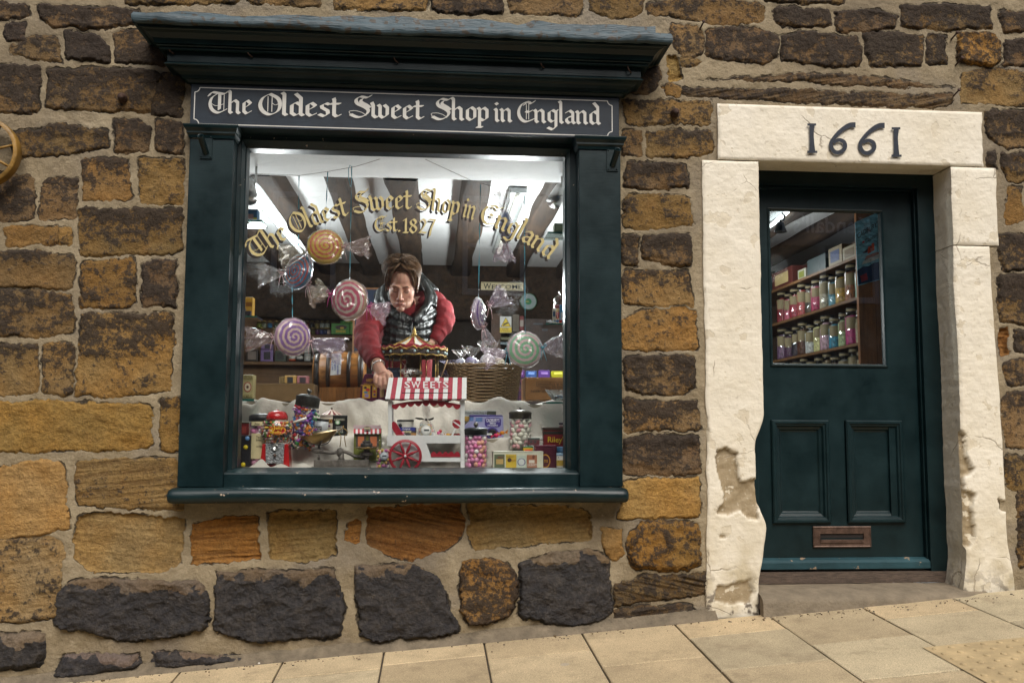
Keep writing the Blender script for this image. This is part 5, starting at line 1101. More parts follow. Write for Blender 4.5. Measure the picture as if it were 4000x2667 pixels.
pp('sea', [(3348, 1058), (3370, 1042), (3392, 1040), (3415, 1026), (3443, 1022), (3445, 1088), (3352, 1113)], (25, 50, 85), 1); pp('hull', [(3366, 1034), (3372, 1020), (3441, 990), (3442, 1004), (3400, 1024)], (190, 190, 180), 2); pp('decks', [(3376, 1016), (3384, 1000), (3425, 984), (3440, 986), (3438, 991)], (150, 90, 60), 3); pp('smoke', [(3368, 990), (3390, 970), (3402, 958), (3406, 966), (3385, 988)], (80, 60, 70), 3)
pp('funnel', [(3388, 992), (3390, 965), (3399, 962), (3401, 986)], (200, 80, 50), 4); pp('funnel', [(3402, 984), (3404, 952), (3413, 948), (3415, 978)], (205, 85, 50), 4); pp('mast', [(3424, 982), (3425, 925), (3427, 925), (3427, 982)], (60, 60, 70), 4); pp('crest', [(3360, 1078), (3385, 1066), (3390, 1092), (3365, 1102)], (150, 40, 50), 2); pp('flag', [(3368, 944), (3376, 940), (3377, 948), (3369, 952)], (185, 60, 60), 2)
mb = MB()
for s, q in (('CADBURY\'S', ((3348, 912), (3436, 858), (3436, 880), (3350, 934))), ('Chocolate', ((3380, 934), (3442, 896), (3442, 914), (3381, 952)))):
    v, f = fit_text(s); a_, b_, c_, d_ = [P(*z, py_-.004) for z in q]
    mb.add([(lerp(lerp(d_, c_, z[0]), lerp(a_, b_, z[0]), z[1])) for z in v], f, False)
mb.build('lettering', tcol((60, 50, 35)), sheet_)
mb = MB(); mb.box(P(3442, 1000, .70).x, P(3468, 1000, .70).x, .66, .70, -.2, 2.08); tag(mb.build('white_post', WHITE), 'white painted board edge right of the poster behind the door glass', 'post')
BL = thing('door_bell', 'small brass door bell hanging behind the top left of the door glass', 'bell', P(3050, 905, .36)); c = P(3048, 888, .36)
mb = MB(); mb.lathe([(.012, .028), (.02, .022), (.024, .0), (.032, -.02), (.036, -.026), (.03, -.024), (.018, .0)], c, 18, cap=False); mb.build('bell', M('bell_metal', (.16, .17, .165), .35, .2, metal=.8), BL)
mb = MB(); mb.tube([c+Vector((0, 0, .024)), c+Vector((.004, .01, .04)), c+Vector((.03, .03, .045)), c+Vector((.045, .05, .075)), c+Vector((.05, .1, .10))], .005, 8); mb.build('spring', IRON, BL)
# ================================================================ WINDOW DISPLAY
ZS = .548
LINEN = M('calico', (.52, .49, .435), .85, .06, 6, .35, 60)
mb = MB(); mb.box(-.09, 1.95, .165, .66, .505, ZS); mb.build('display_shelf', M('grey_white_shelf', (.45, .45, .44), .6, .1), RM)
mb = MB(); mb.box(-.09, 1.95, .66, 1.35, .52, .875); mb.box(.30, 1.95, .44, .66, ZS, .690); tag(mb.build('display_step', M('plain_board', (.3, .26, .2), .7)), 'boxed steps under the white calico in the window', 'display stand')
# calico: over the platform, down its front, over the low step, to the shelf
def cloth():
    mb = MB(); n = 150; rows = []
    xa, xb = -.085, 1.945
    def fold(x, s, a): a = a*2.1; return a*(float(vnoise(np.array(x*9.+s), np.array(s*3.), 21))-.5)*2+a*.5*(float(vnoise(np.array(x*23.+s), np.array(s*5.), 25))-.5)*2
    for j, (y, z, amp, az) in enumerate(((1.34, .881, 0, .0), (1.0, .882, .0, .002), (.70, .884, .006, .006), (.66, .888, .01, .016), (.640, .868, .012, .012), (.632, .83, .016, .006), (.625, .79, .02, .004), (.615, .74, .022, .004), (.600, .702, .018, .003), (.52, .699, .006, .003), (.45, .700, .008, .006), (.432, .686, .012, .005), (.424, .65, .016, .004), (.412, .60, .02, .003), (.395, .565, .022, .002), (.33, .5515, .02, .002), (.22, .5505, .015, .001))):
        row = []
        for k in range(n+1):
            x = lerp(xa, xb, k/n); lo = sstep(.30, .22, x) if j >= 8 else 0; yy, zz = y+fold(x, j*.13, amp), z+fold(x, j*.11+40, az)
            if j >= 9: zz = lerp(zz, max(.5515, .70-.12*(j-8)), float(lo)); yy = lerp(yy, min(yy, .62-.02*(j-8)), float(lo))
            zz += .020*math.exp(-((x-1.66)/.03)**2)*(1 if 2 <= j <= 4 else .3 if j < 8 else 0)
            row.append((x, yy, zz))
        rows.append(row)
    mb.grid(rows); o = mb.build('display_cloth', LINEN); sm = o.modifiers.new('s', 'SUBSURF'); sm.levels = sm.render_levels = 1
    tag(o, 'white calico cloth draped over the steps of the window display', 'cloth')
cloth()
mb = MB(); pts = []
for j in range(5): pts.append([(P(x, 1822, .2).x, .15+.012*j, ZS+.003+max(0, (1-abs(j-2)/2.2))*(.012+.028*math.exp(-((x-1030)/22)**2)+.010*math.sin(x*.07)+.006*math.exp(-((x-1165)/30)**2))) for x in range(955, 1220, 6)])
mb.grid(pts); tag(mb.build('cloth_edge', LINEN), 'crumpled edge of white cloth along the bottom of the glass by the gumball machine', 'cloth')

def z_of(py, Y, px_=1500): return P(px_, py, Y).z
def beads(mb, cx, cy, z0, z1, r, br, cols, seed, sq=(1, 1, 1), half=True, jit=.25, prof=None):
    q = random.Random(seed); h = br*1.65; n = max(1, int((z1-z0)/h))
    for i in range(n):
        z = z0+br+(z1-z0-2*br)*(i/max(1, n-1)); rr = (prof((z-z0)/(z1-z0)) if prof else r)-br*.95; m = max(3, int(2*math.pi*rr/(br*1.95)))
        for k in range(m):
            th = 2*math.pi*(k+.5*(i % 2)+q.uniform(-jit, jit))/m
            if half and math.sin(th) > .35: continue
            mb.mi = q.randrange(cols); e = (br*sq[0]*q.uniform(.9, 1.08), br*sq[1]*q.uniform(.9, 1.08), br*sq[2]*q.uniform(.9, 1.08))
            rot = Matrix.Rotation(q.uniform(0, 6.28), 3, 'Y') @ Matrix.Rotation(q.uniform(-.6, .6), 3, 'X') if sq != (1, 1, 1) else None
            mb.ball((cx+rr*math.cos(th)+q.uniform(-1, 1)*br*.2, cy+rr*math.sin(th), z+q.uniform(-1, 1)*br*.3), e, 8, 6, rot)
    mb.mi = 0
CG = film('clear_glass', (.975, .985, .98), 1.3, .02)
def sweetm(c, r=.3): return M('sugar_%02x%02x%02x' % c, lin(c), r, .06, 40)
def lidded_jar(name, label, px_, ytop_glass, ybot, hw, Y, lid, lid_y, knob_y, cols, br, seed, sq=(1, 1, 1), lidw=1.12, lab=None, fill=.96):
    c = P(px_, ybot, Y); r_ = hw*mpp(Y); zt = z_of(ytop_glass, Y, px_); t = thing(name, label, 'jar', c)
    mb = MB(); mb.lathe([(.002, 0), (r_*.96, 0), (r_, .005), (r_, (zt-c.z)*.96), (r_*.97, zt-c.z)], c, 28, cap=False); mb.build('glass', CG, t)
    zl0, zl1, zk = zt-c.z-.004, z_of(lid_y, Y, px_)-c.z, z_of(knob_y, Y, px_)-c.z
    mb = MB(); e = r_*lidw; mb.lathe([(r_*1.02, zl0), (r_*1.03, lerp(zl0, zl1, .55)), (e, lerp(zl0, zl1, .60)), (e, lerp(zl0, zl1, .68)), (e*.75, lerp(zl0, zl1, .9)), (e*.25, zl1), (.004, zl1)], c, 28); ld = mb.build('lid', lid, t)
    if zk > zl1+.004:
        kr = (zk-zl1)*.5; mb = MB(); mb.lathe([(kr*.5, zl1-.003), (kr*.45, zl1+kr*.35), (kr*.95, zl1+kr*.7), (kr*1.0, zl1+kr*1.1), (kr*.6, zl1+kr*1.8), (.001, zl1+kr*2)], c, 14); mb.build('knob', M('pewter_knob', (.16, .15, .13), .35, .2, metal=.8), ld)
    mb = MB(); beads(mb, c.x, c.y, c.z+.004, lerp(c.z, zt, fill), r_*.97, br, len(cols), seed, sq)
    mb.mi = len(cols); mb.lathe([(.001, .004), (r_*.80, .006), (r_*.80, (zt-c.z)*fill-.004), (.001, (zt-c.z)*fill-.003)], c, 16, cap=False); tag(mb.build('sweets', [sweetm(q) for q in cols]+[sweetm(tuple(int(v*.75) for v in cols[0]))], t), kind='stuff'); return t, c, r_
GUN = M('gunmetal_lid', (.030, .036, .036), .38, .3, 14, .2, 40, metal=.5)
lidded_jar('sweet_jar', 'glass jar of pink, peach and white balls with a dark metal lid, beside the cart', 1858, 1695, 1828, 44, .24, GUN, 1668, 1648, [(235, 150, 195), (225, 120, 170), (245, 240, 235), (235, 175, 150), (240, 165, 200)], .0122, 3)
lidded_jar('sweet_jar', 'tall glass jar of pink and white sugared almonds with a domed dark lid', 2032, 1632, 1757, 43, .40, M('bronze_lid', (.075, .065, .05), .36, .3, 14, .15, 40, metal=.6), 1600, 1588, [(232, 228, 215), (225, 165, 170), (238, 235, 222), (215, 150, 160)], .0125, 5, (1.35, .85, .85), 1.06)
# jar of pink sweets behind the gumball machine, cream labels
t, c, r_ = lidded_jar('sweet_jar', 'big jar of dusty pink sweets with cream label behind the gumball machine', 1018, 1642, 1822, 48, .36, M('black_cap', (.012, .012, .013), .4), 1614, 1614, [(215, 150, 180), (200, 120, 160), (225, 215, 220), (190, 110, 150)], .0155, 8, (1.1, 1, .95), 1.0)
def curved_label(px0, px1, y0, y1, col_, nm='label', lines=()):
    a0, a1 = [math.asin(max(-1, min(1, (P(q, 1700, .36).x-c.x)/r_/1.0))) for q in (px0, px1)]; mb = MB(); z0, z1 = z_of(y1, .36, 1000), z_of(y0, .36, 1000)
    mb.grid([[(c.x+r_*1.012*math.sin(lerp(a0, a1, k/10)), c.y-r_*1.012*math.cos(lerp(a0, a1, k/10)), z) for k in range(11)] for z in (z0, z1)]); lb = mb.build(nm, col_, t); return lb
CRL = M('cream_paper', lin((218, 205, 160)), .7, .05, 20)
curved_label(988, 1040, 1646, 1662, CRL); lb = curved_label(990, 1052, 1692, 1790, CRL)
mb = MB()
for s, q in (('Price', (996, 1650, 1014, 1659)), ('The Oldest', (1000, 1701, 1040, 1711)), ('Sweet Shop', (1000, 1714, 1040, 1724)), ('CATHERINE', (1000, 1740, 1036, 1747))): tpx(mb, s, *q, .36-r_*1.04)
mb.build('lettering', tcol((60, 50, 40)), lb)
# leaning jar of wrapped sweets
Yj = .375; c = P(1172, 1752, Yj); r_ = 45*mpp(Yj); t = thing('sweet_jar', 'leaning glass jar of bright foil wrapped sweets with a tall pewter lid', 'jar', c); T = Matrix.Translation(c) @ Matrix.Rotation(R(7), 4, 'Y') @ Matrix.Rotation(R(-6), 4, 'X') @ Matrix.Translation(-c)
hT = z_of(1584, Yj, 1172)-c.z; mb = MB(); mb.T = T; mb.lathe([(.002, 0), (r_*.97, 0), (r_, .006), (r_, hT)], c, 28, cap=False); mb.build('glass', CG, t)
mb = MB(); mb.T = T; mb.lathe([(r_*1.02, hT-.002), (r_*1.03, hT+.038), (r_*1.06, hT+.040), (r_*1.06, hT+.046), (r_*.7, hT+.056), (r_*.2, hT+.060), (.002, hT+.060)], c, 28); ld = mb.build('lid', M('dull_pewter', (.07, .075, .075), .45, .3, 60, .4, 90, metal=.6), t)
mb = MB(); mb.T = T; mb.lathe([(.004, hT+.058), (.005, hT+.066), (.0125, hT+.073), (.0125, hT+.082), (.006, hT+.088), (.001, hT+.089)], c, 14); mb.build('knob', M('pewter_knob', (.16, .15, .13), .35, .2, metal=.8), ld)
FO = [sweetm(q, .22) for q in ((90, 50, 130), (40, 110, 170), (190, 50, 70), (215, 200, 190), (60, 140, 80), (200, 120, 50), (150, 90, 170), (70, 60, 110))]
mb = MB(); mb.T = T; q = random.Random(9)
for i in range(120):
    th = q.uniform(math.pi, 2*math.pi); z = c.z+.01+q.random()**1.1*.195; mb.mi = q.randrange(8); rr = r_*.84*q.uniform(.75, 1); p = Vector((c.x+rr*math.cos(th), c.y+rr*math.sin(th), z)); rot = Matrix.Rotation(q.uniform(0, 3.1), 3, 'Y') @ Matrix.Rotation(q.uniform(-.7, .7), 3, 'X')
    mb.ball(p, (.014, .009, .009), 6, 5, rot)
    for s in (-1, 1):
        a_ = rot @ Vector((s*.012, 0, 0)); b_ = [rot @ Vector((s*.024, .004*(-1)**k, w_)) for k, w_ in enumerate((.009, .003, -.004, -.009))]
        mb.add([p+a_]+[p+v for v in b_], [(0, 1, 2), (0, 2, 3), (0, 3, 4)], False)
mb.mi = 0
tag(mb.build('sweets', FO, t), kind='stuff')
mb = MB(); mb.tube([P(1146, 1650, .315), P(1198, 1632, .315)], [.007, .0062], 10); mb.build('white_tube', sweetm((232, 228, 222)), t)

# gumball machine
Yg = .27; c = P(1077, 1829, Yg); t = thing('gumball_machine', 'red gumball machine full of jelly beans with a silver dispenser plate', 'gumball machine', c); k = mpp(Yg); REDG = M('gloss_red_enamel', (.42, .012, .014), .22, .08, coat=.5)
def zz(py): return z_of(py, Yg, 1077)-c.z
mb = MB()
for s in (-1, 1): mb.prism([(c.x+s*28*k, c.z+zz(1732)), (c.x+s*48*k, c.z+zz(1732)), (c.x+s*56*k, c.z+.0005), (c.x+s*24*k, c.z+.0005)][::s], Yg-.035, Yg+.055)
mb.prism([(c.x-29*k, c.z+zz(1735)), (c.x+29*k, c.z+zz(1735)), (c.x+33*k, c.z+zz(1800)), (c.x-33*k, c.z+zz(1800))], Yg-.028, Yg+.05); mb.prism([(c.x-25*k, c.z+zz(1814)), (c.x+25*k, c.z+zz(1814)), (c.x+25*k, c.z+.0005), (c.x-25*k, c.z+.0005)], Yg-.01, Yg+.05)
mb.build('base', REDG, t, .004)
mb = MB(); mb.prism([(c.x-35*k, c.z+zz(1731)), (c.x+35*k, c.z+zz(1731)), (c.x+33*k, c.z+zz(1808)), (c.x-33*k, c.z+zz(1808))], Yg-.042, Yg-.034); pl_ = mb.build('dispenser_plate', M('cast_silver', (.30, .31, .32), .4, .3, 90, .9, 120, metal=.8), t, .001)
mb = MB(); pc = (c.x+1*k, Yg-.045, c.z+zz(1746)); mb.lathe([(.0, .001), (.016, .001), (.016, -.004), (.012, -.004), (.011, .0), (0, .0)], pc, 20, 'y'); mb.build('coin_slot', STEEL, pl_)
mb = MB(); pc = (c.x+1*k, Yg-.045, c.z+zz(1777)); mb.lathe([(0, .001), (.0075, .001), (.007, -.012), (.003, -.014), (0, -.014)], pc, 14, 'y'); mb.build('knob', BRASSD, pl_)
zg0, zg1, rg = zz(1732), zz(1632), 60*k; sph = lambda u: rg*(.52+.50*math.sin(math.pi*min(1, max(0, .10+.80*u)))**.8)*(1 if u < .97 else .9)
mb = MB(); mb.lathe([(sph(i/14)*(1.0), lerp(zg0, zg1, i/14)) for i in range(15)], c, 30, cap=False); mb.build('globe', CG, t)
mb = MB(); beads(mb, c.x, c.y, c.z+zg0+.006, c.z+lerp(zg0, zg1, .86), rg, .0068, 9, 12, (1.35, .9, .9), True, .3, lambda u: sph(u*.86)*.97); mb.mi = 3; mb.lathe([(sph(i/8*.86)*.80, lerp(zg0+.004, lerp(zg0, zg1, .84), i/8)) for i in range(9)], c, 18)
tag(mb.build('jelly_beans', [sweetm(q) for q in ((225, 215, 200), (200, 60, 50), (90, 140, 50), (215, 170, 60), (205, 110, 50), (190, 175, 160), (110, 60, 45), (215, 150, 150), (60, 60, 65))], t), kind='stuff')
mb = MB(); zl = zz(1632); mb.lathe([(40*k, zl-.010), (41*k, zl), (40*k, zl+.010), (34*k, zl+.026), (22*k, zl+.033), (9*k, zl+.034), (8*k, zl+.038), (3*k, zl+.040), (.001, zl+.040)], c, 28); mb.build('lid', REDG, t)
mb = MB(); yb_ = Yg-rg*1.035
for nm, (rx, ry), cc, kk in (('emblem', (32, 17), (225, 160, 40), 0), ('emblem', (29, 14.5), (190, 25, 35), 1)):
    mb = MB(); cc_ = P(1082, 1680, yb_); mb.add([(cc_.x+rx*k*math.cos(a_), yb_-.0008*kk+.012*math.cos(a_)**2, cc_.z+ry*k*math.sin(a_)) for a_ in [R(q*15) for q in range(24)]], [tuple(range(24))], False); em = mb.build(nm, tcol(cc), t)
mb = MB(); tpx(mb, 'Jelly', 1068, 1664, 1106, 1681, yb_-.004); tpx(mb, 'Belly', 1062, 1681, 1100, 1696, yb_-.0042); mb.build('lettering', tcol((235, 200, 60)), em)

# black box with coloured buttons at the left edge
t = tin('button_box', 'black box dotted with blue and yellow liquorice buttons at the left edge of the window', 'box', (915, 1700, 978, 1823), .30, .12, (35, 34, 38), rough=.35)
for (x, y), cc in (((966, 1712), (95, 140, 190)), ((960, 1746), (210, 190, 30)), ((932, 1757), (95, 140, 190)), ((950, 1814), (210, 190, 30)), ((931, 1790), (230, 225, 205))):
    mb = MB(); q = P(x, y, .298); mb.lathe([(0, .004), (.011, .004), (.011, -.003), (.006, -.006), (0, -.006)], q, 14, 'y'); mb.build('button', sweetm(cc), t)
tin('sweet_tin', 'dark red tin behind the jar of dusty pink sweets at the far left', 'tin', (925, 1654, 975, 1700), .46, .1, (110, 25, 28), [], [((945, 1665, 962, 1692), (150, 60, 50))], (1648, (70, 55, 30), 1))
tin('powder_tin', 'beige and green tin with a red round seal standing on the left glass shelf', 'tin', (936, 1463, 990, 1556), .44, .07, (185, 175, 125), [('GOLDEN', (951, 1468, 986, 1482), (120, 110, 60)), ('HUMBUG', (949, 1540, 984, 1555), (120, 110, 60))], [((928, 1466, 946, 1554), (60, 110, 65)), ((967, 1511, 15, 20, 0), (165, 50, 50)), ((967, 1511, 12, 16, 0), (215, 205, 175)), ((967, 1511, 5, 6, 0), (90, 60, 50))], rough=.45)
GS = film('green_edge_glass', (.86, .95, .93), 1.5, .02); GE = M('glass_edge', (.01, .14, .12), .2, .1)
def gshelf(lab, box, Y, dep):
    x0, y0, x1, y1 = box; c_ = P((x0+x1)/2, y1, Y); t_ = thing('glass_shelf', lab, 'shelf', c_, 'glass shelves at the sides of the window'); mb = MB(); mb.bpx(x0, y0, x1, y1, Y+.002, dep); mb.build('plate', GS, t_); mb = MB(); mb.bpx(x0, y0, x1, y1, Y, .0015); mb.build('edge', GE, t_); return t_
gshelf('glass shelf under the beige tin at the left of the window', (910, 1558, 992, 1566), .42, .18); gshelf('glass shelf with a blue tin at the upper left of the window', (930, 858, 1024, 866), .42, .16); gshelf('glass shelf with a yellow carton at the middle left of the window', (926, 1233, 1004, 1239), .42, .16)
gshelf('glass shelf with a green tin at the upper right of the window', (2138, 906, 2240, 912), .42, .18); g_ = gshelf('glass shelf with an apothecary jar at the middle right of the window', (2132, 1262, 2240, 1268), .42, .18); gshelf('glass shelf carrying the cut glass bowl at the lower right of the window', (2134, 1569, 2240, 1576), .42, .18)
CHR = M('chrome', (.6, .6, .6), .12, .03, metal=1)
for x, y0, y1, lab in ((2203, 1576, 1620, 'chrome shelf support under the cut glass bowl'), (2202, 1268, 1340, 'chrome shelf support under the apothecary jar'), (2204, 912, 975, 'chrome shelf support under the upper right glass shelf')):
    a_ = P(x, y0, .50); b_ = P(x, y1, .50); mb = MB(); mb.lathe([(.009, 0), (.005, (b_.z-a_.z)*.3), (.004, (b_.z-a_.z)*.7), (.009, (b_.z-a_.z)*.86), (.007, (b_.z-a_.z)), (.001, (b_.z-a_.z)*1.02)], a_, 12); tag(mb.build('shelf_support', CHR), lab, 'support', 'chrome shelf supports')
tin('round_tin', 'blue printed tin on the upper left glass shelf', 'tin', (962, 820, 1005, 857), .46, .07, (70, 120, 165), [], [((966, 836, 990, 856), (205, 165, 165)), ((990, 850, 1003, 857), (225, 210, 60))], (817, (60, 70, 75), 1), rough=.35)
tin('sweet_carton', 'yellow carton with an orange corner on the middle left glass shelf', 'carton', (928, 1160, 987, 1233), .46, .06, (215, 165, 55), [], [((928, 1154, 950, 1185), (205, 110, 45)), ((960, 1180, 984, 1196), (150, 95, 30))], rough=.5)
tin('toy_van', 'tiny dark model van on the middle left glass shelf in front of the yellow carton', 'toy', (934, 1214, 980, 1231), .435, .02, (55, 45, 55), [], [((940, 1204, 962, 1216), (150, 140, 130)), ((946, 1230, 4, 4, 0), (20, 20, 20)), ((970, 1230, 4, 4, 0), (20, 20, 20))])
tin('sweet_tin', 'olive green tin on the upper right glass shelf', 'tin', (2166, 872, 2202, 906), .46, .06, (120, 135, 110), [], [((2172, 880, 2196, 900), (150, 160, 130))], rough=.4)
# crumpled clear bag at the upper left
def crumple(mb, c_, rx, ry, rz, seed, n=16, m=10, amp=.3):
    rows = []
    for i in range(m+1):
        ph = math.pi*(.02+.96*i/m); rows.append([(c_.x+rx*math.sin(ph)*math.cos(2*math.pi*k/n)*(1+amp*(float(vnoise(np.array(k % n*.9), np.array(i*.9), seed))-.5)*2), c_.y+ry*math.sin(ph)*math.sin(2*math.pi*k/n), c_.z+rz*math.cos(ph)*(1+amp*.5*(float(vnoise(np.array(k % n*1.3+7), np.array(i*.7), seed+4))-.5)*2)) for k in range(n)])
    mb.grid(rows, False, True)
CELLO = film('cellophane', (.97, .97, .97), 2.6, .10, .035, (.9, .9, .9)); CELLP = film('milky_cellophane', (.95, .94, .95), 2.6, .10, .08, (.85, .82, .84))
mb = MB(); crumple(mb, P(968, 728, .42), .032, .02, .045, 5); tag(mb.build('clear_bag', CELLO), 'crumpled clear bag around a spotlight at the upper left of the window', 'bag')
t, e = spot('white spotlight glowing through the crumpled bag at the upper left of the window', 972, 752, .44, (.2, -.6, -.7))

# ---------------------------------------------------------------- hanging giant sweets
RIB = M('sky_blue_ribbon', (.10, .42, .55), .35, .08); PRIB = M('pale_pink_ribbon', (.72, .48, .50), .4, .06)
def swirl(label, px_, py_, rp, Y, colA, colB, tilt, turns, tails, cord=None, rib=RIB, tint=None, rim=None, bow=True):
    """lens of spiral sweet in cellophane; tilt=(about z, about x, about y); tails=[(dx,dy,len,halfwidth,tint)] in pixels"""
    c = P(px_, py_, Y); k = mpp(Y); r_ = rp*k; t = thing('giant_sweet', label, 'hanging sweet', c, 'giant wrapped swirl sweets hung in the window'); Rm = Matrix.Rotation(R(tilt[0]), 3, 'Z') @ Matrix.Rotation(R(tilt[1]), 3, 'X') @ Matrix.Rotation(R(tilt[2]), 3, 'Y')
    nr, na = 34, 128; mb = MB()
    mats = [sweetm(colA), sweetm(colB), sweetm(rim or colA)]
    for side in (-1, 1):
        vs = [[c+Rm @ Vector((r_*i/nr*math.cos(2*math.pi*a/na), side*r_*.30*math.sqrt(max(0, 1-(i/nr)**2.2))+side*.001, r_*i/nr*math.sin(2*math.pi*a/na))) for a in range(na)] for i in range(1, nr+1)]
        for i in range(nr-1):
            for a in range(na):
                ph = ((i+.5)/nr*turns+(a+.5)/na) % 1; mb.mi = 2 if i >= nr-4 else (0 if ph < .55 else 1)
                mb.add([vs[i][a], vs[i][(a+1) % na], vs[i+1][(a+1) % na], vs[i+1][a]], [(0, 1, 2, 3)], True)
        mb.mi = 0; mb.add([c+Rm @ Vector((0, side*r_*.30, 0))]+vs[0], [(0, 1+a, 1+(a+1) % na) for a in range(na)], True)
    mb.mi = 0; mb.build('swirl', mats, t)
    mb = MB(); rows = []; sd = int(px_+py_); n = 30
    for i in range(13):
        ph = math.pi*(.03+.94*i/12); rows.append([c+Rm @ Vector(((r_*1.06+r_*.10*(float(vnoise(np.array(q % n*.8), np.array(i*.8), sd))-.5))*math.sin(ph)*math.cos(2*math.pi*q/n), (r_*.40+r_*.16*(float(vnoise(np.array(q % n*1.1), np.array(i*1.1), sd+3))-.5))*math.cos(ph), (r_*1.05+r_*.10*(float(vnoise(np.array(q % n*.9), np.array(i*.9), sd+5))-.5))*math.sin(ph)*math.sin(2*math.pi*q/n))) for q in range(n)])
    mb.grid(rows, False, True)
    wr_ = mb.build('wrapper', CELLO, t)
    for j, (dx, dy, ln, hw, tc_) in enumerate(tails):
        d = Vector((dx, 0, -dy)).normalized(); s = Vector((-d.z, 0, d.x)); base = c+d*(r_*1.0 if abs(tilt[0]) < 35 else r_*.9); q = random.Random(sd+j); rows = []; n = 16
        for i in range(9):
            u = i/8; wd_ = lerp(.12, 1, u**.75)*hw*k; rows.append([base+d*(ln*k*u*(1+.10*math.sin(a*2.1+j)))+s*(wd_*math.cos(2*math.pi*a/n))*(1+.18*q.uniform(-1, 1)*u)+Vector((0, 1, 0))*(wd_*.55*math.sin(2*math.pi*a/n)+.012*q.uniform(-1, 1)*u) for a in range(n)])
        mb = MB(); mb.grid(rows, False, True); mb.build('twist', film('tail_%02x%02x%02x' % tc_, (.93, .92, .93), 2.6, .10, .15, lin(tc_)) if tc_ else CELLP, t)
        mb = MB(); rows = []
        for i in range(8):
            u = i/7; wd_ = lerp(.3, 1, u)*hw*k*.95; rows.append([base+d*(ln*k*u)+s*(wd_*(a/7*2-1))+Vector((0, 1, 0))*(.02*u*math.sin(a*1.9+q.uniform(-.6, .6))) for a in range(8)])
        mb.grid(rows, False); mb.build('twist_fold', CELLO, t)
        if bow:
            mb = MB(); mb.lathe([(.011, -.004), (.013, 0), (.011, .004)], base, 10)
            for s_ in (-1, 1): mb.tube([base, base+Vector((s_*.012, -.015, .022)), base+Vector((s_*.020, -.018, .012)), base+Vector((s_*.006, -.014, -.002))], .0016, 5); mb.tube([base, base+Vector((s_*.008, -.016, -.028)), base+Vector((s_*.014+.006*j, -.014, -.062-.012*q.random()))], .0016, 5)
            mb.build('bow', rib, t)
    if cord:
        p0 = P(*cord, Y); mb = MB(); w_ = .0026; n = 24
        rows = [[lerp(p0, c+Vector((0, -.02, r_*.9)), i/n)+Vector((w_*math.cos(i*.35), w_*math.sin(i*.35), 0))*s for s in (-1, 1)] for i in range(n+1)]; mb.grid(rows); mb.build('hanging_ribbon', RIB, t)
    return t
PK, WH2, YL, OR = (225, 95, 130), (242, 222, 210), (240, 200, 80), (235, 120, 90)
swirl('orange and yellow swirl sweet hanging highest on the left, below the gilt letters', 1271, 964, 70, .32, YL, OR, (8, -6, 0), 4.2, [(-1, .25, 110, 50, (225, 210, 170)), (1, -.02, 100, 42, (235, 195, 185))], (1280, 672), PRIB, rim=(222, 190, 60))
swirl('blue and red swirl sweet turned sideways below the orange one', 1166, 1062, 70, .38, (95, 150, 195), (205, 95, 85), (-38, -8, 8), 4.5, [(-1, .10, 92, 48, None), (.55, .75, 82, 40, (235, 200, 170))], (1168, 686), PRIB, rim=(70, 130, 170))
swirl('pink and cream swirl sweet next to the man, tilted', 1366, 1172, 78, .36, PK, WH2, (-28, 6, -12), 3.6, [(-1, -.30, 66, 40, (225, 215, 180)), (1, .34, 80, 50, (235, 190, 220))], (1374, 650), M('hot_pink_ribbon', (.60, .05, .28), .4, .06), rim=(205, 165, 140))
swirl('purple and cream swirl sweet hanging lowest on the left', 1143, 1316, 72, .34, (150, 100, 180), (240, 212, 198), (30, 4, 18), 3.8, [(-1, .05, 104, 50, (225, 190, 190)), (1, .26, 130, 56, (215, 190, 225))], (1141, 1120), PRIB, rim=(205, 160, 190))
swirl('green and pink swirl sweet tied with blue ribbon in front of the basket', 2050, 1364, 70, .36, (145, 210, 165), (242, 205, 212), (6, 0, 0), 3.4, [(-1, .22, 95, 45, (225, 190, 225)), (1, -.10, 88, 56, (230, 205, 220))], (2048, 765), RIB, rim=(215, 190, 195))
swirl('purple swirl sweet seen edge on under the left end of the WELCOME plaque', 1868, 1225, 62, .34, (120, 80, 160), (215, 195, 215), (72, 0, 10), 3.4, [(.75, -.55, 80, 50, (225, 195, 230)), (.35, .9, 74, 30, (225, 215, 230))], (1877, 722), PRIB, rim=(200, 180, 205))
swirl('blue and brown swirl sweet seen edge on in front of the lit batten', 1976, 885, 62, .36, (70, 100, 160), (150, 130, 150), (78, 0, 14), 3.4, [(-.12, -1, 90, 38, (190, 165, 105)), (-.05, 1, 85, 50, (225, 190, 215))], None, M('dark_pink_ribbon', (.25, .06, .10), .4, .06), rim=(110, 130, 180))
# loose loop of ribbon over the twine
mb = MB(); mb.tube([P(1374, 652, .27), P(1367, 646, .268), P(1361, 660, .266), P(1362, 700, .266), P(1369, 730, .266)], .0018, 5); tag(mb.build('ribbon_end', RIB), 'loose curled end of sky blue ribbon hooked over the twine', 'ribbon')

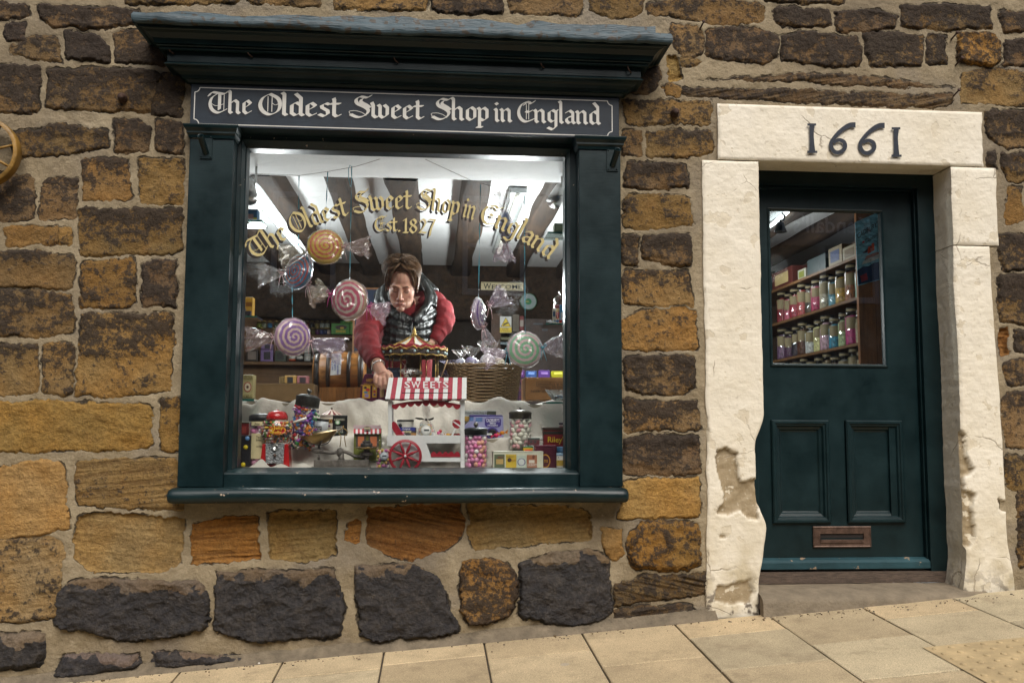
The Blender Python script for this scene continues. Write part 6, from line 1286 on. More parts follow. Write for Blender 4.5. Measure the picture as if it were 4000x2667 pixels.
# ---------------------------------------------------------------- sweets cart
Yc = .22; c = P(1668, 1829, Yc); CT = thing('sweet_cart', 'white toy market cart with a red striped awning lettered SWEETS and red wheels', 'sweet cart', c); WP2 = M('white_cart_paint', (.72, .73, .72), .4, .04, 12, .1, 60); RP = M('crayon_red_paint', (.40, .030, .060), .45, .35, 40, stretch=(6, 6, 1)); RP2 = M('cart_red_paint', (.33, .015, .030), .4, .12)
def fp(l): return [((P(x, y, Yc)).x, P(x, y, Yc).z) for x, y in l]
def plate(nm, mat_, l, y0, y1, parent=CT, bev=.0015): mb = MB(); mb.prism(fp(l)[::-1], y0, y1); return mb.build(nm, mat_, parent, bev)
for yy in (Yc, Yc+.19):
    plate('post', WP2, [(1516, 1562), (1531, 1562), (1531, 1702), (1516, 1702)], yy, yy+.008); plate('post', WP2, [(1799, 1562), (1815, 1562), (1815, 1829), (1799, 1829)], yy, yy+.008)
    plate('side_panel', WP2, [(1511, 1700), (1798.5, 1700), (1798.5, 1731), (1665, 1731), (1680, 1770), (1684, 1786), (1798.5, 1786), (1798.5, 1803), (1645, 1803), (1560, 1760), (1530, 1742), (1511, 1741)], yy, yy+.008)
mb = MB(); mb.bpx(1531, 1702, 1798, 1705, Yc+.009, .180); mb.build('deck', WP2, CT)
# awning: pitched, striped planks
ra, rb = P(1519, 1474, Yc+.06), P(1823, 1474, Yc+.06); ea, eb = P(1505, 1557, Yc-.03), P(1822, 1557, Yc-.03); n = 17
q0, q1, q2, q3 = ra, rb, eb, ea; back = [Vector((v.x, Yc+.24, ea.z+.004)) for v in (ea, eb)]
mb = MB()
for i in range(n):
    mb.mi = i % 2; a0, a1 = i/n, (i+1)/n
    A_, B_, C_, D_ = lerp(q0, q1, a0), lerp(q0, q1, a1), lerp(q3, q2, a1), lerp(q3, q2, a0); th = Vector((0, .003, -.004)); mb.add([A_, B_, C_, D_, A_+th, B_+th, C_+th, D_+th], [(0, 3, 2, 1), (4, 5, 6, 7), (0, 1, 5, 4), (3, 7, 6, 2), (1, 2, 6, 5), (0, 4, 7, 3)], False)
    E_, F_ = lerp(back[0], back[1], a0), lerp(back[0], back[1], a1); mb.add([A_+th, B_+th, F_, E_], [(0, 1, 2, 3)], False)
aw = mb.build('awning', [WP2, RP], CT)
nrm = (q2-q0).cross(q1-q0).normalized(); nrm = nrm if nrm.y < 0 else -nrm
def roof_pt(x, y): # photo pixel on the roof plane
    v = _F + _R*((x-2000)/FPX) + _U*((1333.5-y)/FPX); t_ = (q0-CAM).dot(nrm)/v.dot(nrm); return CAM+v*t_
def roof_quad(nm, l, mat_, k, parent=aw):
    mb = MB(); mb.add([roof_pt(*p)+nrm*.0012*k for p in l], [tuple(range(len(l)))], False); return mb.build(nm, mat_, parent)
sgn = roof_quad('name_plate', [(1574, 1488), (1757, 1489), (1757, 1518), (1576, 1519)], RP, 1)
for k, (s, x0, x1) in enumerate((('S', 1580, 1602), ('W', 1607, 1642), ('E', 1653, 1672), ('E', 1681, 1700), ('T', 1706, 1724), ('S', 1730, 1752))):
    v, f = fit_text(s); mb = MB(); mb.add([roof_pt(lerp(x0, x1, q[0]), lerp(1517, 1491, q[1]))+nrm*.003 for q in v], f, False); mb.build('lettering', WP2, sgn)
mb = MB(); mb.tube([roof_pt(1571, 1535)+nrm*.002, roof_pt(1760, 1535)+nrm*.002], .0016, 6); mb.build('dowel', M('dark_slot', (.03, .02, .018), .6), aw)
def scallop(y0x, y0, y1, x0, x1, n_, arch, dep, yy, up=False):
    top = []; bot = []; m = n_*8
    for i in range(m+1):
        u = i/m; x = lerp(x0, x1, u); ar = arch*(1-(2*u-1)**2); top.append((x, y0-ar)); bot.append((x, y1-ar+dep*abs(math.sin(math.pi*n_*u))))
    return (top+bot[::-1])
for yy, nm, m_ in ((Yc-.003, 'scalloped_trim', RP2), (Yc+.187, 'scalloped_trim', RP2)):
    l = scallop(0, 1580, 1590, 1531, 1798, 9, 16, 12, yy); mb = MB(); h = len(l)//2; a_ = [P(x, y, yy) for x, y in l[:h]]; b_ = [P(x, y, yy) for x, y in l[h:][::-1]]
    mb.grid([a_, b_], False); mb.grid([[v+Vector((0, .004, 0)) for v in a_], [v+Vector((0, .004, 0)) for v in b_]], False); mb.grid([b_, [v+Vector((0, .004, 0)) for v in b_]], False); mb.build(nm, m_, CT)
for yy in (Yc-.003,):
    top = [(lerp(1683, 1797, i/40), 1773-10*abs(math.sin(math.pi*5*i/40))) for i in range(41)]; a_ = [P(x, y, yy) for x, y in top]; b_ = [P(x, 1784, yy) for x, y in top]; mb = MB(); mb.grid([a_, b_], False); mb.grid([[v+Vector((0, .004, 0)) for v in a_], [v+Vector((0, .004, 0)) for v in b_]], False); mb.grid([a_, [v+Vector((0, .004, 0)) for v in a_]], False); mb.build('scalloped_trim', RP2, CT)
for yy in (Yc-.022, Yc+.20):
    wc = P(1583, 1781, yy); r1 = 64*mpp(yy); mb = MB(); mb.lathe([(r1*.84, -.006), (r1, -.006), (r1, .006), (r1*.84, .006), (r1*.84, -.006)], wc, 40, 'y', cap=False); wheel = mb.build('wheel', RP2, CT)
    for j in range(8):
        a_ = j*math.pi/4+.39; d = Vector((math.cos(a_), 0, math.sin(a_))); mb = MB(); mb.tube([wc+d*r1*.12, wc+d*r1*.25, wc+d*r1*.36, wc+d*r1*.42, wc+d*r1*.62, wc+d*r1*.88], [.0045, .0062, .0072, .0085, .0050, .0048], 6); mb.build('spoke', RP2, wheel)
    mb = MB(); mb.lathe([(r1*.16, -.007), (r1*.18, 0), (r1*.16, .007)], wc, 16, 'y'); mb.build('hub', RP2, wheel)
    mb = MB(); mb.lathe([(.0065, -.013), (.0072, -.011), (.0072, .0)], wc, 4, 'y'); mb.build('axle_pin', WP2, wheel)
plate('tray', WP2, [(1818, 1692), (1922, 1692), (1922, 1699), (1818, 1700)], Yc+.0, Yc+.19)
plate('panel_lollipop', RP2, [(1768, 1642), (1780, 1637), (1792, 1640), (1798, 1648), (1798, 1668), (1788, 1674), (1776, 1671), (1767, 1660)], Yc+.001, Yc+.005); plate('panel_lollipop_stripe', WP2, [(1767, 1646), (1772, 1644), (1798, 1661), (1798, 1669)], Yc-.001, Yc+.0005); plate('panel_lollipop_stick', WP2, [(1776, 1672), (1783, 1673), (1769, 1702), (1761, 1702)], Yc+.001, Yc+.005)
plate('panel_cutout', RP2, [(1531, 1650), (1538, 1644), (1548, 1652), (1560, 1672), (1572, 1690), (1578, 1702), (1550, 1702), (1540, 1688), (1531, 1672)], Yc+.001, Yc+.005)
# goods inside the cart
def cyl(nm, lab, cat, px_, y0, y1, hw, Y, c_, bands=(), group=None, lidc=None, seg=26, rough=.4):
    b_ = P(px_, y1, Y); r_ = hw*mpp(Y); h = z_of(y0, Y, px_)-b_.z; t_ = thing(nm, lab, cat, b_, group); mb = MB(); mb.lathe([(.001, 0), (r_*.98, 0), (r_, .002), (r_, h*.9 if lidc else h), (r_*.9, h*.9 if lidc else h)], b_, seg); bd = mb.build('body', M('card_%02x%02x%02x_%d' % (*c_, int(rough*10)), lin(c_), rough, .07, 20), t_)
    if lidc: mb = MB(); mb.lathe([(r_*1.02, h*.84), (r_*1.03, h*.86), (r_*1.03, h*.98), (r_*.98, h), (.001, h)], b_, seg); mb.build('lid', M('card_%02x%02x%02x_4' % lidc, lin(lidc), .4, .07, 20), t_)
    for (ya, yb, cc) in bands:
        za, zb = z_of(yb, Y, px_)-b_.z, z_of(ya, Y, px_)-b_.z; mb = MB(); mb.lathe([(r_*1.008, za), (r_*1.008, zb)], b_, seg, cap=False); mb.build('band', tcol(cc), bd)
    return t_, b_, r_
t_, b_, r_ = cyl('toffee_tin', 'round cream and black toffee tin standing inside the cart', 'tin', 1583, 1638, 1701, 32, Yc+.10, (200, 198, 188), [(1640, 1646, (35, 35, 40))]); mb = MB(); q = P(1564, 1661, Yc+.10-r_*1.02); mb.lathe([(0, 0), (.009, 0), (.009, .002)], q, 16, 'y', cap=False); mb.build('seal', tcol((35, 35, 40)), t_)
t_ = tin('toffee_box', 'blue and gold Original Toffee box lying in the cart', 'box', (1562, 1668, 1626, 1701), Yc+.05, .06, (60, 55, 60), [('Original', (1571, 1671, 1602, 1679), W_), ('TOFFEE', (1572, 1682, 1607, 1690), (235, 225, 170))], [((1562, 1668, 1622, 1682), (40, 50, 130)), ((1604, 1690, 1626, 1700), (150, 110, 60))])
c = P(1664, 1701, Yc+.07); t_ = thing('sweet_bag', 'clear bag of pastel sweets tied with a black ribbon in the middle of the cart', 'bag of sweets', c); r_ = 33*mpp(Yc+.07)
mb = MB(); beads(mb, c.x, c.y, c.z+.001, c.z+.06, r_, .0085, 5, 20, (1.1, 1, .9), True, .3, lambda u: r_*(.95 if u < .6 else .75)); mb.mi = 0; mb.lathe([(r_*.75, .003), (r_*.75, .04), (r_*.4, .055)], c, 14); tag(mb.build('sweets', [sweetm(q) for q in ((225, 200, 140), (205, 215, 215), (235, 190, 180), (215, 175, 90), (200, 205, 190))], t_), kind='stuff')
mb = MB(); rows = []; q = random.Random(3)
for (rr, z) in ((.9, 0), (1.03, .012), (1.05, .035), (.75, .060), (.28, .074), (.16, .078), (.30, .092), (.42, .12), (.48, .15)): rows.append([(c.x+r_*rr*math.cos(2*math.pi*a/18)*(1+.12*q.uniform(-1, 1)), c.y+r_*rr*math.sin(2*math.pi*a/18)*(1+.12*q.uniform(-1, 1)), c.z+z+.006*q.uniform(-1, 1)) for a in range(18)])
mb.grid(rows, False, True); mb.build('bag', CELLO, t_)
mb = MB(); zb = c.z+.079; yb_ = c.y-.014
for pts in (((-.003, 0), (-.022, .008), (-.050, .010), (-.056, .004), (-.030, -.002)), ((.003, 0), (.022, .006), (.038, .012), (.036, .001), (.018, -.005))): mb.prism([(c.x+x, zb+z) for x, z in pts], yb_-.002, yb_)
mb.ball((c.x, yb_, zb), .006, 8, 6); mb.build('ribbon', M('black_ribbon', (.012, .010, .009), .35), t_)
mb = MB(); q_ = P(1664, 1680, Yc+.07-r_-.004); mb.lathe([(0, 0), (.0265, 0), (.0265, .001)], q_, 28, 'y'); lb = mb.build('label', tcol((215, 215, 210)), t_); mb = MB(); mb.lathe([(.0235, -.0006), (.0245, -.0006)], q_, 28, 'y', cap=False); mb.bpx(1656, 1676, 1676, 1683, Yc+.07-r_-.0048, .0003); mb.build('print', tcol((70, 75, 75)), lb)
for k, (x, y, x1, y1, cc, nm) in enumerate(((1713, 1690, 1688, 1694, (215, 90, 140), 'pale pink'), (1720, 1684, 1740, 1698, (190, 40, 60), 'red'), (1574, 1690, 1590, 1700, (225, 110, 160), 'hot pink'), (1588, 1699, 1610, 1702, (185, 40, 55), 'crimson'))):
    a_ = P(x, y, Yc+.03+.012*k); b_ = P(x1, y1+5, Yc+.03+.012*k); t_ = thing('lollipop', '%s lollipop lying in the cart %s' % (nm, 'beside the bag' if k < 2 else 'by the toffee box'), 'lollipop', (a_.x, a_.y, b_.z), 'lollipops in the cart'); mb = MB(); mb.ball(a_, .0085, 10, 8); mb.build('sweet', sweetm(cc), t_); mb = MB(); mb.tube([a_, b_+Vector((0, -.01, 0))], .0014, 6); mb.build('stick', WP2, t_)
for x, cc, nm in ((1750, (200, 150, 40), 'amber foil'), (1766, (180, 30, 40), 'red foil'), (1790, (170, 35, 40), 'dark red foil'), (1735, (215, 200, 205), 'clear wrapped')):
    mb = MB(); q_ = P(x, 1697, Yc+.035+(x % 7)*.004); mb.ball(q_, (.012, .008, .006), 8, 6)
    for s in (-1, 1): mb.add([q_+Vector((s*.010, 0, 0)), q_+Vector((s*.022, -.004, .008)), q_+Vector((s*.021, .003, 0)), q_+Vector((s*.022, -.002, -.007))], [(0, 1, 2), (0, 2, 3)], False)
    tag(mb.build('wrapped_sweet', sweetm(cc, .2)), '%s sweet in the right half of the cart' % nm, 'sweet', 'wrapped sweets in the cart')
for s, (x, y) in enumerate(((1938, 1700), (1962, 1690))):
    mb = MB(); q_ = P(x, y, Yc+.06); mb.ball(q_, (.013, .010, .010), 8, 6)
    for s_ in (-1, 1): mb.add([q_+Vector((s_*.010, 0, 0)), q_+Vector((s_*.028, -.004, .012+s_*.006)), q_+Vector((s_*.026, .003, 0)), q_+Vector((s_*.027, -.002, -.010+s_*.006))], [(0, 1, 2), (0, 2, 3)], False)
    tag(mb.build('wrapped_sweet', sweetm(((200, 40, 90), (205, 125, 30))[s], .2)), ('pink foil sweet on the end of the cart tray', 'orange foil sweet on the end of the cart tray')[s], 'sweet', 'foil sweets on the cart tray')

# ---------------------------------------------------------------- scales
Ysc = .30; c = P(1330, 1829, Ysc); SCL = thing('balance_scales', 'old iron balance scales with a tilted brass pan and stacked weights', 'scales', c); k = mpp(Ysc); STI = M('worn_iron', (.13, .115, .10), .55, .35, 30, .4, 60, metal=.3); BRS = M('aged_brass', (.33, .215, .075), .36, .3, 14, .1, 40, metal=.85)
def sp(x, y, Y=Ysc): return P(x, y, Y)
mb = MB(); mb.bpx(1225, 1796, 1440, 1822, Ysc-.03, .06); mb.bpx(1216, 1822, 1446, 1829, Ysc-.036, .072); mb.build('base', STI, SCL, .004)
mb = MB(); mb.tube([sp(1333, 1797), sp(1333, 1790), sp(1333, 1752)], [.020, .014, .012], 12); mb.ball(sp(1328, 1766), (.018, .018, .024)); mb.tube([sp(1245, 1797), sp(1246, 1775)], .006, 10); mb.build('pillar', STI, SCL)
mb = MB(); mb.tube(smooth_path([tuple(sp(1228, 1762)), tuple(sp(1262, 1764)), tuple(sp(1300, 1768)), tuple(sp(1335, 1762)), tuple(sp(1360, 1768)), tuple(sp(1390, 1782)), tuple(sp(1418, 1782))]), .0085, 10); mb.ball(sp(1240, 1760), (.030, .012, .013)); mb.ball(sp(1414, 1783), (.012, .02, .012)); mb.build('beam', STI, SCL)
pc = sp(1246, 1694); T = Matrix.Translation(pc) @ Matrix.Rotation(R(-10), 4, 'Y') @ Matrix.Rotation(R(4), 4, 'X') @ Matrix.Translation(-pc)
mb = MB(); mb.T = T; r_ = 72*k; mb.lathe([(.001, -.050), (r_*.25, -.049), (r_*.5, -.040), (r_*.72, -.024), (r_, .002), (r_*1.01, .004), (r_*.99, .005), (r_*.70, -.020), (r_*.4, -.040), (.001, -.047)], pc, 36, sy=.8); mb.build('pan', BRS, SCL)
mb = MB(); mb.tube(smooth_path([tuple(sp(1204, 1706, Ysc-.02)), tuple(sp(1214, 1728, Ysc-.02)), tuple(sp(1246, 1738, Ysc-.02)), tuple(sp(1282, 1728, Ysc-.02)), tuple(sp(1298, 1702, Ysc-.02))]), .0030, 6); mb.tube([sp(1246, 1762), sp(1246, 1738)], .006, 8); mb.tube([sp(1248, 1738, Ysc-.03), sp(1268, 1698, Ysc-.045)], [.004, .006], 8); mb.build('cradle', STI, SCL)
mb = MB(); mb.tube(smooth_path([tuple(sp(1328, 1745)), tuple(sp(1332, 1705)), tuple(sp(1322, 1688)), tuple(sp(1340, 1672)), tuple(sp(1358, 1688)), tuple(sp(1346, 1706)), tuple(sp(1352, 1745))]), .0022, 6); mb.tube([sp(1340, 1672), sp(1341, 1662)], .003, 8); mb.build('handle', BRS, SCL)
pc = sp(1432, 1749); r_ = 48*k; mb = MB(); mb.lathe([(.001, -.006), (r_*.7, -.006), (r_, .002), (r_*.98, .004), (r_*.7, -.003), (.001, -.003)], pc, 30); mb.build('weight_plate', BRS, SCL)
mb = MB(); mb.lathe([(.012, -.006), (.016, -.02), (.03, -.024), (.03, -.034), (.016, -.038), (.010, -.055), (.016, -.06)], pc, 14); mb.build('bracket', STI, SCL)
zc_ = pc.z-.002
for r1, h, nm in ((30, .0075, 'widest'), (23, .018, 'middle'), (16, .011, 'smallest')):
    mb = MB(); mb.lathe([(.001, 0), (r1*k*.97, 0), (r1*k, .0015), (r1*k, h-.002), (r1*k*.9, h), (.001, h)], (pc.x-.0005, pc.y, zc_), 24); tag(mb.build('scale_weight', M('black_weight', (.030, .026, .024), .5, .25, 20, .2, 60)), '%s round iron weight in the stack on the scales' % nm, 'weight', 'weights stacked on the scales'); zc_ += h+.0004
# tins round the scales
t_, b_, r_ = cyl('carousel_tin', 'round tin with a red and white pleated carousel roof behind the scales', 'tin', 1294, 1620, 1690, 43, .57, (196, 186, 165), [(1622, 1632, (175, 160, 150))]); k5 = mpp(.50)
mb = MB(); zr = z_of(1620, .57, 1294); n = 24
for i in range(n):
    mb.mi = i % 2; a0, a1 = 2*math.pi*i/n, 2*math.pi*(i+1)/n; mb.add([(b_.x+r_*1.02*math.cos(a0), b_.y+r_*1.02*math.sin(a0), zr), (b_.x+r_*1.02*math.cos(a1), b_.y+r_*1.02*math.sin(a1), zr), (b_.x, b_.y, zr+.030)], [(0, 1, 2)], False)
mb.mi = 0; mb.build('roof', [tcol((215, 205, 190)), tcol((120, 35, 45))], t_); mb = MB(); mb.ball((b_.x, b_.y, zr+.033), .006, 8, 6); mb.build('finial', BRASSD, t_)
mb = MB(); ov = P(1284, 1632, .455); mb.bpx(1252, 1636, 1300, 1652, .568-r_, .001); bd = mb.build('label', tcol((95, 35, 30)), t_); mb = MB(); tpx(mb, "HARDY'S", 1257, 1638, 1296, 1650, .5665-r_); mb.build('lettering', tcol((225, 190, 90)), bd); mb = MB(); q_ = P(1287, 1663, .567-r_); mb.lathe([(0, 0), (.0055, 0), (.005, -.001), (0, -.001)], q_, 12, 'y'); mb.build('dot', tcol((110, 50, 110)), t_)
Yk = .50; c = P(1247, 1690, Yk); t_ = thing('sweet_tin', 'tilted white and black tin of old fashioned sweets in front of the carousel tin', 'tin', c); T = Matrix.Translation(c) @ Matrix.Rotation(R(6), 4, 'Y') @ Matrix.Translation(-c); r_ = 30*mpp(Yk); h = z_of(1634, Yk, 1247)-c.z
mb = MB(); mb.T = T; mb.lathe([(.001, 0), (r_, 0), (r_, h*.86), (r_*.9, h*.86)], c, 26); bd = mb.build('body', tcol((195, 200, 205)), t_); mb = MB(); mb.T = T; mb.lathe([(r_*1.03, h*.84), (r_*1.03, h), (.001, h)], c, 26); mb.build('lid', tcol(K_), t_)
yk = Yk-r_-.002; mb = MB(); mb.bpx(1220, 1664, 1256, 1682, yk, .001); mb.build('label', tcol(K_), bd); mb = MB(); tpx(mb, 'JESMONA', 1226, 1641, 1254, 1650, yk-.001, 0); mb.build('lettering', tcol((40, 40, 48)), bd); mb = MB(); tpx(mb, 'Old Fashioned', 1222, 1666, 1254, 1673, yk-.002); tpx(mb, 'Black Bullets', 1222, 1674, 1252, 1681, yk-.0022); mb.build('lettering', tcol((215, 215, 215)), bd)
tin('treacle_box', 'black English treacle brittle box with a green seal behind the scales', 'box', (1299, 1621, 1356, 1702), .455, .03, (28, 30, 30), [('& BOWSERS', (1306, 1634, 1346, 1642), (190, 185, 160)), ('ENGLISH', (1312, 1664, 1340, 1671), (205, 205, 195)), ('TREACLE', (1312, 1673, 1340, 1680), (205, 205, 195)), ('BRITTLE', (1312, 1682, 1340, 1689), (205, 205, 195))], [((1319, 1649, 10, 9, 0), (120, 170, 120)), ((1319, 1649, 6, 6, 0), (225, 225, 215)), ((1303, 1690, 1340, 1692), (70, 110, 60))], rough=.3)
t_ = tin('cottage_box', 'green card sweet shop box with a red striped awning behind the weights', 'box', (1382, 1672, 1488, 1800), .37, .06, (105, 110, 45), [], [((1390, 1700, 1430, 1745), (75, 70, 60)), ((1440, 1700, 1480, 1745), (75, 70, 60)), ((1398, 1704, 1422, 1742), (195, 115, 75)), ((1446, 1704, 1472, 1742), (195, 115, 75))], rough=.5)
for i in range(13):
    x0 = 1381+i*8.3; mb = MB(); mb.add([P(x0, 1675, .364), P(x0+8.2, 1675, .364), P(x0+8.2, 1690+4*(i % 2), .355), P(x0+4, 1694, .355), P(x0, 1690+4*(i % 2), .355)], [(0, 1, 2, 3, 4)], False); mb.build('awning_stripe', tcol(((190, 45, 60), (232, 225, 225))[i % 2]), t_)
mb = MB(); mb.add([P(x, y, .366) for x, y in ((1381, 1674), (1381, 1660), (1488, 1660), (1488, 1674))], [(0, 1, 2, 3)], False); mb.add([P(x, y, .3645) for x, y in ((1383, 1673), (1395, 1664), (1420, 1668), (1440, 1661), (1470, 1665), (1487, 1664), (1487, 1673))], [tuple(range(7))], False); mb.build('roof_card', tcol((200, 175, 180)), t_)
mb = MB(); q_ = P(1435, 1672, .350); mb.lathe([(0, 0), (.018, 0), (.018, .002)], q_, 22, 'y', sy=.6); mb.build('oval_badge', tcol((50, 45, 40)), t_); mb = MB(); q_ = P(1435, 1672, .3495); mb.lathe([(.014, 0), (.0165, 0)], q_, 22, 'y', sy=.58, cap=False); mb.bpx(1424, 1669, 1446, 1675, .349, .0003); mb.build('badge_print', tcol((205, 190, 160)), t_)
# little apothecary jar of mixed sweets
def apoth(lab, px_, ybot, ytop, hw, Y, cols, br, seed, sq=(1, 1, 1)):
    c = P(px_, ybot, Y); r_ = hw*mpp(Y); h = z_of(ytop, Y, px_)-c.z; t_ = thing('apothecary_jar', lab, 'jar', c)
    mb = MB(); mb.lathe([(.001, 0), (r_*.9, 0), (r_, h*.04), (r_, h*.55), (r_*.85, h*.62), (r_*.92, h*.66)], c, 24, cap=False); mb.build('glass', CG, t_)
    mb = MB(); mb.lathe([(r_*1.0, h*.665), (r_*1.0, h*.69), (r_*.8, h*.78), (r_*.35, h*.84), (r_*.15, h*.87), (r_*.30, h*.92), (r_*.28, h*.97), (.001, h)], c, 22, cap=False); mb.build('lid', CG, t_)
    mb = MB(); beads(mb, c.x, c.y, c.z+.003, c.z+h*.56, r_*.95, br, len(cols), seed, sq); mb.mi = 0; mb.lathe([(r_*.75, .004), (r_*.75, h*.52), (r_*.3, h*.54)], c, 12); tag(mb.build('sweets', [sweetm(q) for q in cols], t_), kind='stuff'); return t_, c, r_
t_, c_, r_ = apoth('small glass jar of mixed sweets with a round white label left of the cart', 1495, 1828, 1694, 27, .20, [(225, 215, 210), (170, 90, 140), (205, 170, 90), (110, 60, 100), (215, 140, 150), (120, 130, 70)], .0085, 31, (1.1, 1, .9))
mb = MB(); q_ = P(1500, 1781, .20-r_-.002); mb.lathe([(0, 0), (.021, 0), (.021, .001)], q_, 26, 'y'); lb = mb.build('label', tcol((170, 175, 180)), t_); mb = MB(); mb.lathe([(.0185, -.0006), (.0195, -.0006)], q_, 26, 'y', cap=False); mb.bpx(1493, 1777, 1510, 1783, .20-r_-.0028, .0003); mb.build('print', tcol((80, 85, 90)), lb)
t_, c_, r_ = apoth('tall glass apothecary jar of red sweets and pale biscuits on the right glass shelf', 2192, 1262, 1133, 29, .47, [(150, 60, 65), (205, 165, 110), (165, 70, 75), (215, 190, 140)], .0125, 33, (1.15, .9, 1))
tin('picture_card', 'blue picture card leaning on the apothecary jar', 'card', (2186, 1190, 2216, 1258), .41, .004, (85, 155, 205), [], [((2190, 1220, 2204, 1250), (225, 225, 225)), ((2196, 1232, 2200, 1240), (40, 50, 70)), ((2204, 1198, 2214, 1204), (90, 70, 60))], rough=.4)
tin('picture_card', 'small oval card with a picture leaning on the left of the apothecary jar', 'card', (2158, 1204, 2172, 1262), .43, .004, (215, 205, 185), [], [((2160, 1216, 2169, 1236), (45, 75, 110))], rough=.5)
for x, y, cc, nm in ((2150, 1256, (215, 220, 225), 'clear wrapped'), (2178, 1254, (90, 120, 160), 'blue wrapped'), (2190, 1254, (195, 50, 50), 'red wrapped')):
    mb = MB(); q_ = P(x, y, .415); mb.ball(q_, (.012, .008, .008), 8, 6)
    for s in (-1, 1): mb.add([q_+Vector((s*.010, 0, 0)), q_+Vector((s*.020, -.003, .008)), q_+Vector((s*.020, -.002, -.006))], [(0, 1, 2)], False)
    tag(mb.build('wrapped_sweet', sweetm(cc, .2)), '%s sweet on the glass shelf by the apothecary jar' % nm, 'sweet', 'wrapped sweets on the glass shelf')
# toys and tins on the right
t_ = thing('van_tin', 'lilac and purple van shaped biscuit tin lettered Mini Fingers behind the pink jar', 'tin', P(1890, 1712, .48)); Yv = .48
def vfp(l): return [(P(x, y, Yv).x, P(x, y, Yv).z) for x, y in l]
mb = MB(); mb.prism(vfp([(1814, 1660), (1832, 1646), (1838, 1627), (1966, 1625), (1968, 1710), (1814, 1712)])[::-1], Yv, Yv+.08); bd = mb.build('body', M('lilac_tin', lin((150, 150, 190)), .35, .08), t_, .004)
mb = MB(); mb.prism(vfp([(1834, 1620), (1960, 1620), (1966, 1626), (1834, 1627)])[::-1], Yv-.002, Yv+.082); mb.build('roof', tcol((62, 50, 125)), t_, .002)
for l in ([(1833, 1644), (1836, 1628), (1851, 1628), (1849, 1644)], [(1857, 1645), (1859, 1630), (1885, 1630), (1884, 1646)]): mb = MB(); mb.prism(vfp(l)[::-1], Yv-.0015, Yv-.0005); mb.build('window', tcol((85, 115, 165)), bd)
mb = MB(); mb.prism(vfp([(1894, 1638), (1902, 1631), (1950, 1631), (1957, 1638), (1957, 1660), (1950, 1667), (1902, 1667), (1894, 1660)])[::-1], Yv-.0018, Yv-.0006); pn = mb.build('sign_panel', tcol((58, 45, 125)), bd)
mb = MB(); tpx(mb, "CADBURY'S", 1899, 1634, 1951, 1648, Yv-.003); tpx(mb, 'MINI', 1914, 1650, 1936, 1656, Yv-.0032); tpx(mb, 'FINGERS', 1905, 1658, 1945, 1664, Yv-.0031); mb.build('lettering', tcol((225, 225, 235)), pn)
for x in (1923, 1838): q_ = P(x, 1692, Yv-.006); mb = MB(); r_ = 24*mpp(Yv); mb.lathe([(r_, .008), (r_, -.002), (r_*.72, -.003), (r_*.70, .0)], q_, 26, 'y', cap=False); mb.build('wheel_arch', tcol((62, 50, 125)), t_); mb = MB(); mb.lathe([(r_*.66, .004), (r_*.66, -.006), (r_*.45, -.008), (r_*.40, -.003), (0, -.006)], q_, 26, 'y', cap=False); mb.build('wheel', M('tin_wheel', (.05, .05, .05), .25, .2, metal=.6), t_)
tin('shop_box', 'sweet shop gift box printed with the shop name behind the van tin', 'box', (1804, 1602, 1938, 1645), .57, .03, (170, 175, 170), [('Oldest Sweet Shop in England', (1816, 1607, 1934, 1618), (80, 85, 80)), ('est. 1827', (1850, 1620, 1880, 1626), (80, 85, 80))], [((1902, 1606, 1938, 1624), (75, 80, 55)), ((1812, 1626, 1834, 1645), (170, 140, 70))], rough=.45)
t_ = tin('keepsake_tin', 'cream hinged tin printed with four old biscuit advertisements at the front right', 'tin', (1926, 1766, 2122, 1829), .20, .10, (212, 212, 190), [('BISCUITS', (1946, 1782, 1968, 1788), (150, 50, 40)), ("Cadbury's", (1978, 1779, 2010, 1786), (110, 80, 40)), ('BISCUITS', (1998, 1794, 2015, 1800), (150, 60, 50)), ("CADBURY'S", (2060, 1810, 2098, 1820), (225, 215, 205))], [((1931, 1774, 1971, 1829), (95, 105, 80)), ((1938, 1792, 1966, 1812), (190, 160, 100)), ((1976, 1774, 2017, 1829), (205, 175, 60)), ((1990, 1796, 8, 8, 0), (70, 50, 40)), ((2018, 1778, 2056, 1829), (190, 200, 185)), ((2037, 1804, 16, 15, 0), (110, 110, 140)), ((2037, 1804, 12, 12, 0), (205, 210, 205)), ((2058, 1776, 2098, 1829), (165, 110, 80)), ((2066, 1796, 2088, 1808), (220, 210, 195)), ((2084, 1784, 5, 8, 0), (110, 60, 45))], (1762, (205, 206, 188), 1))
tin('toffee_tin', 'maroon square tin with a gold ring emblem behind the cream tin', 'tin', (2090, 1745, 2174, 1828), .265, .045, (78, 25, 42), [("ns", (2126, 1794, 2140, 1806), (190, 145, 50))], [((2130, 1800, 20, 27, 0), (185, 135, 45)), ((2130, 1800, 16, 22, 0), (78, 25, 42))], (1738, (92, 30, 52), 2))
tin('toffee_tin', 'big dark red Riley\'s toffee tin with yellow lettering at the right edge', 'tin', (2122, 1680, 2236, 1746), .355, .05, (110, 24, 28), [("Riley's", (2140, 1704, 2212, 1734), (225, 190, 50))], [((2122, 1684, 2236, 1700), (40, 40, 30)), ((2126, 1696, 2236, 1744), (125, 24, 30))], (1668, (62, 48, 38), 2), rough=.35)
t_ = tin('toy_bus', 'small red and green toy bus in a clear case by the almond jar', 'toy', (2063, 1710, 2108, 1738), .325, .03, (110, 28, 40), [], [((2063, 1710, 2108, 1717), (35, 70, 60)), ((2070, 1720, 2080, 1730), (60, 45, 45)), ((2085, 1720, 2095, 1730), (60, 45, 45))])
mb = MB(); mb.bpx(2046, 1706, 2120, 1740, .315, .05); mb.build('case', film('clear_case', (.95, .96, .96), 1.2, .03, .05), t_)
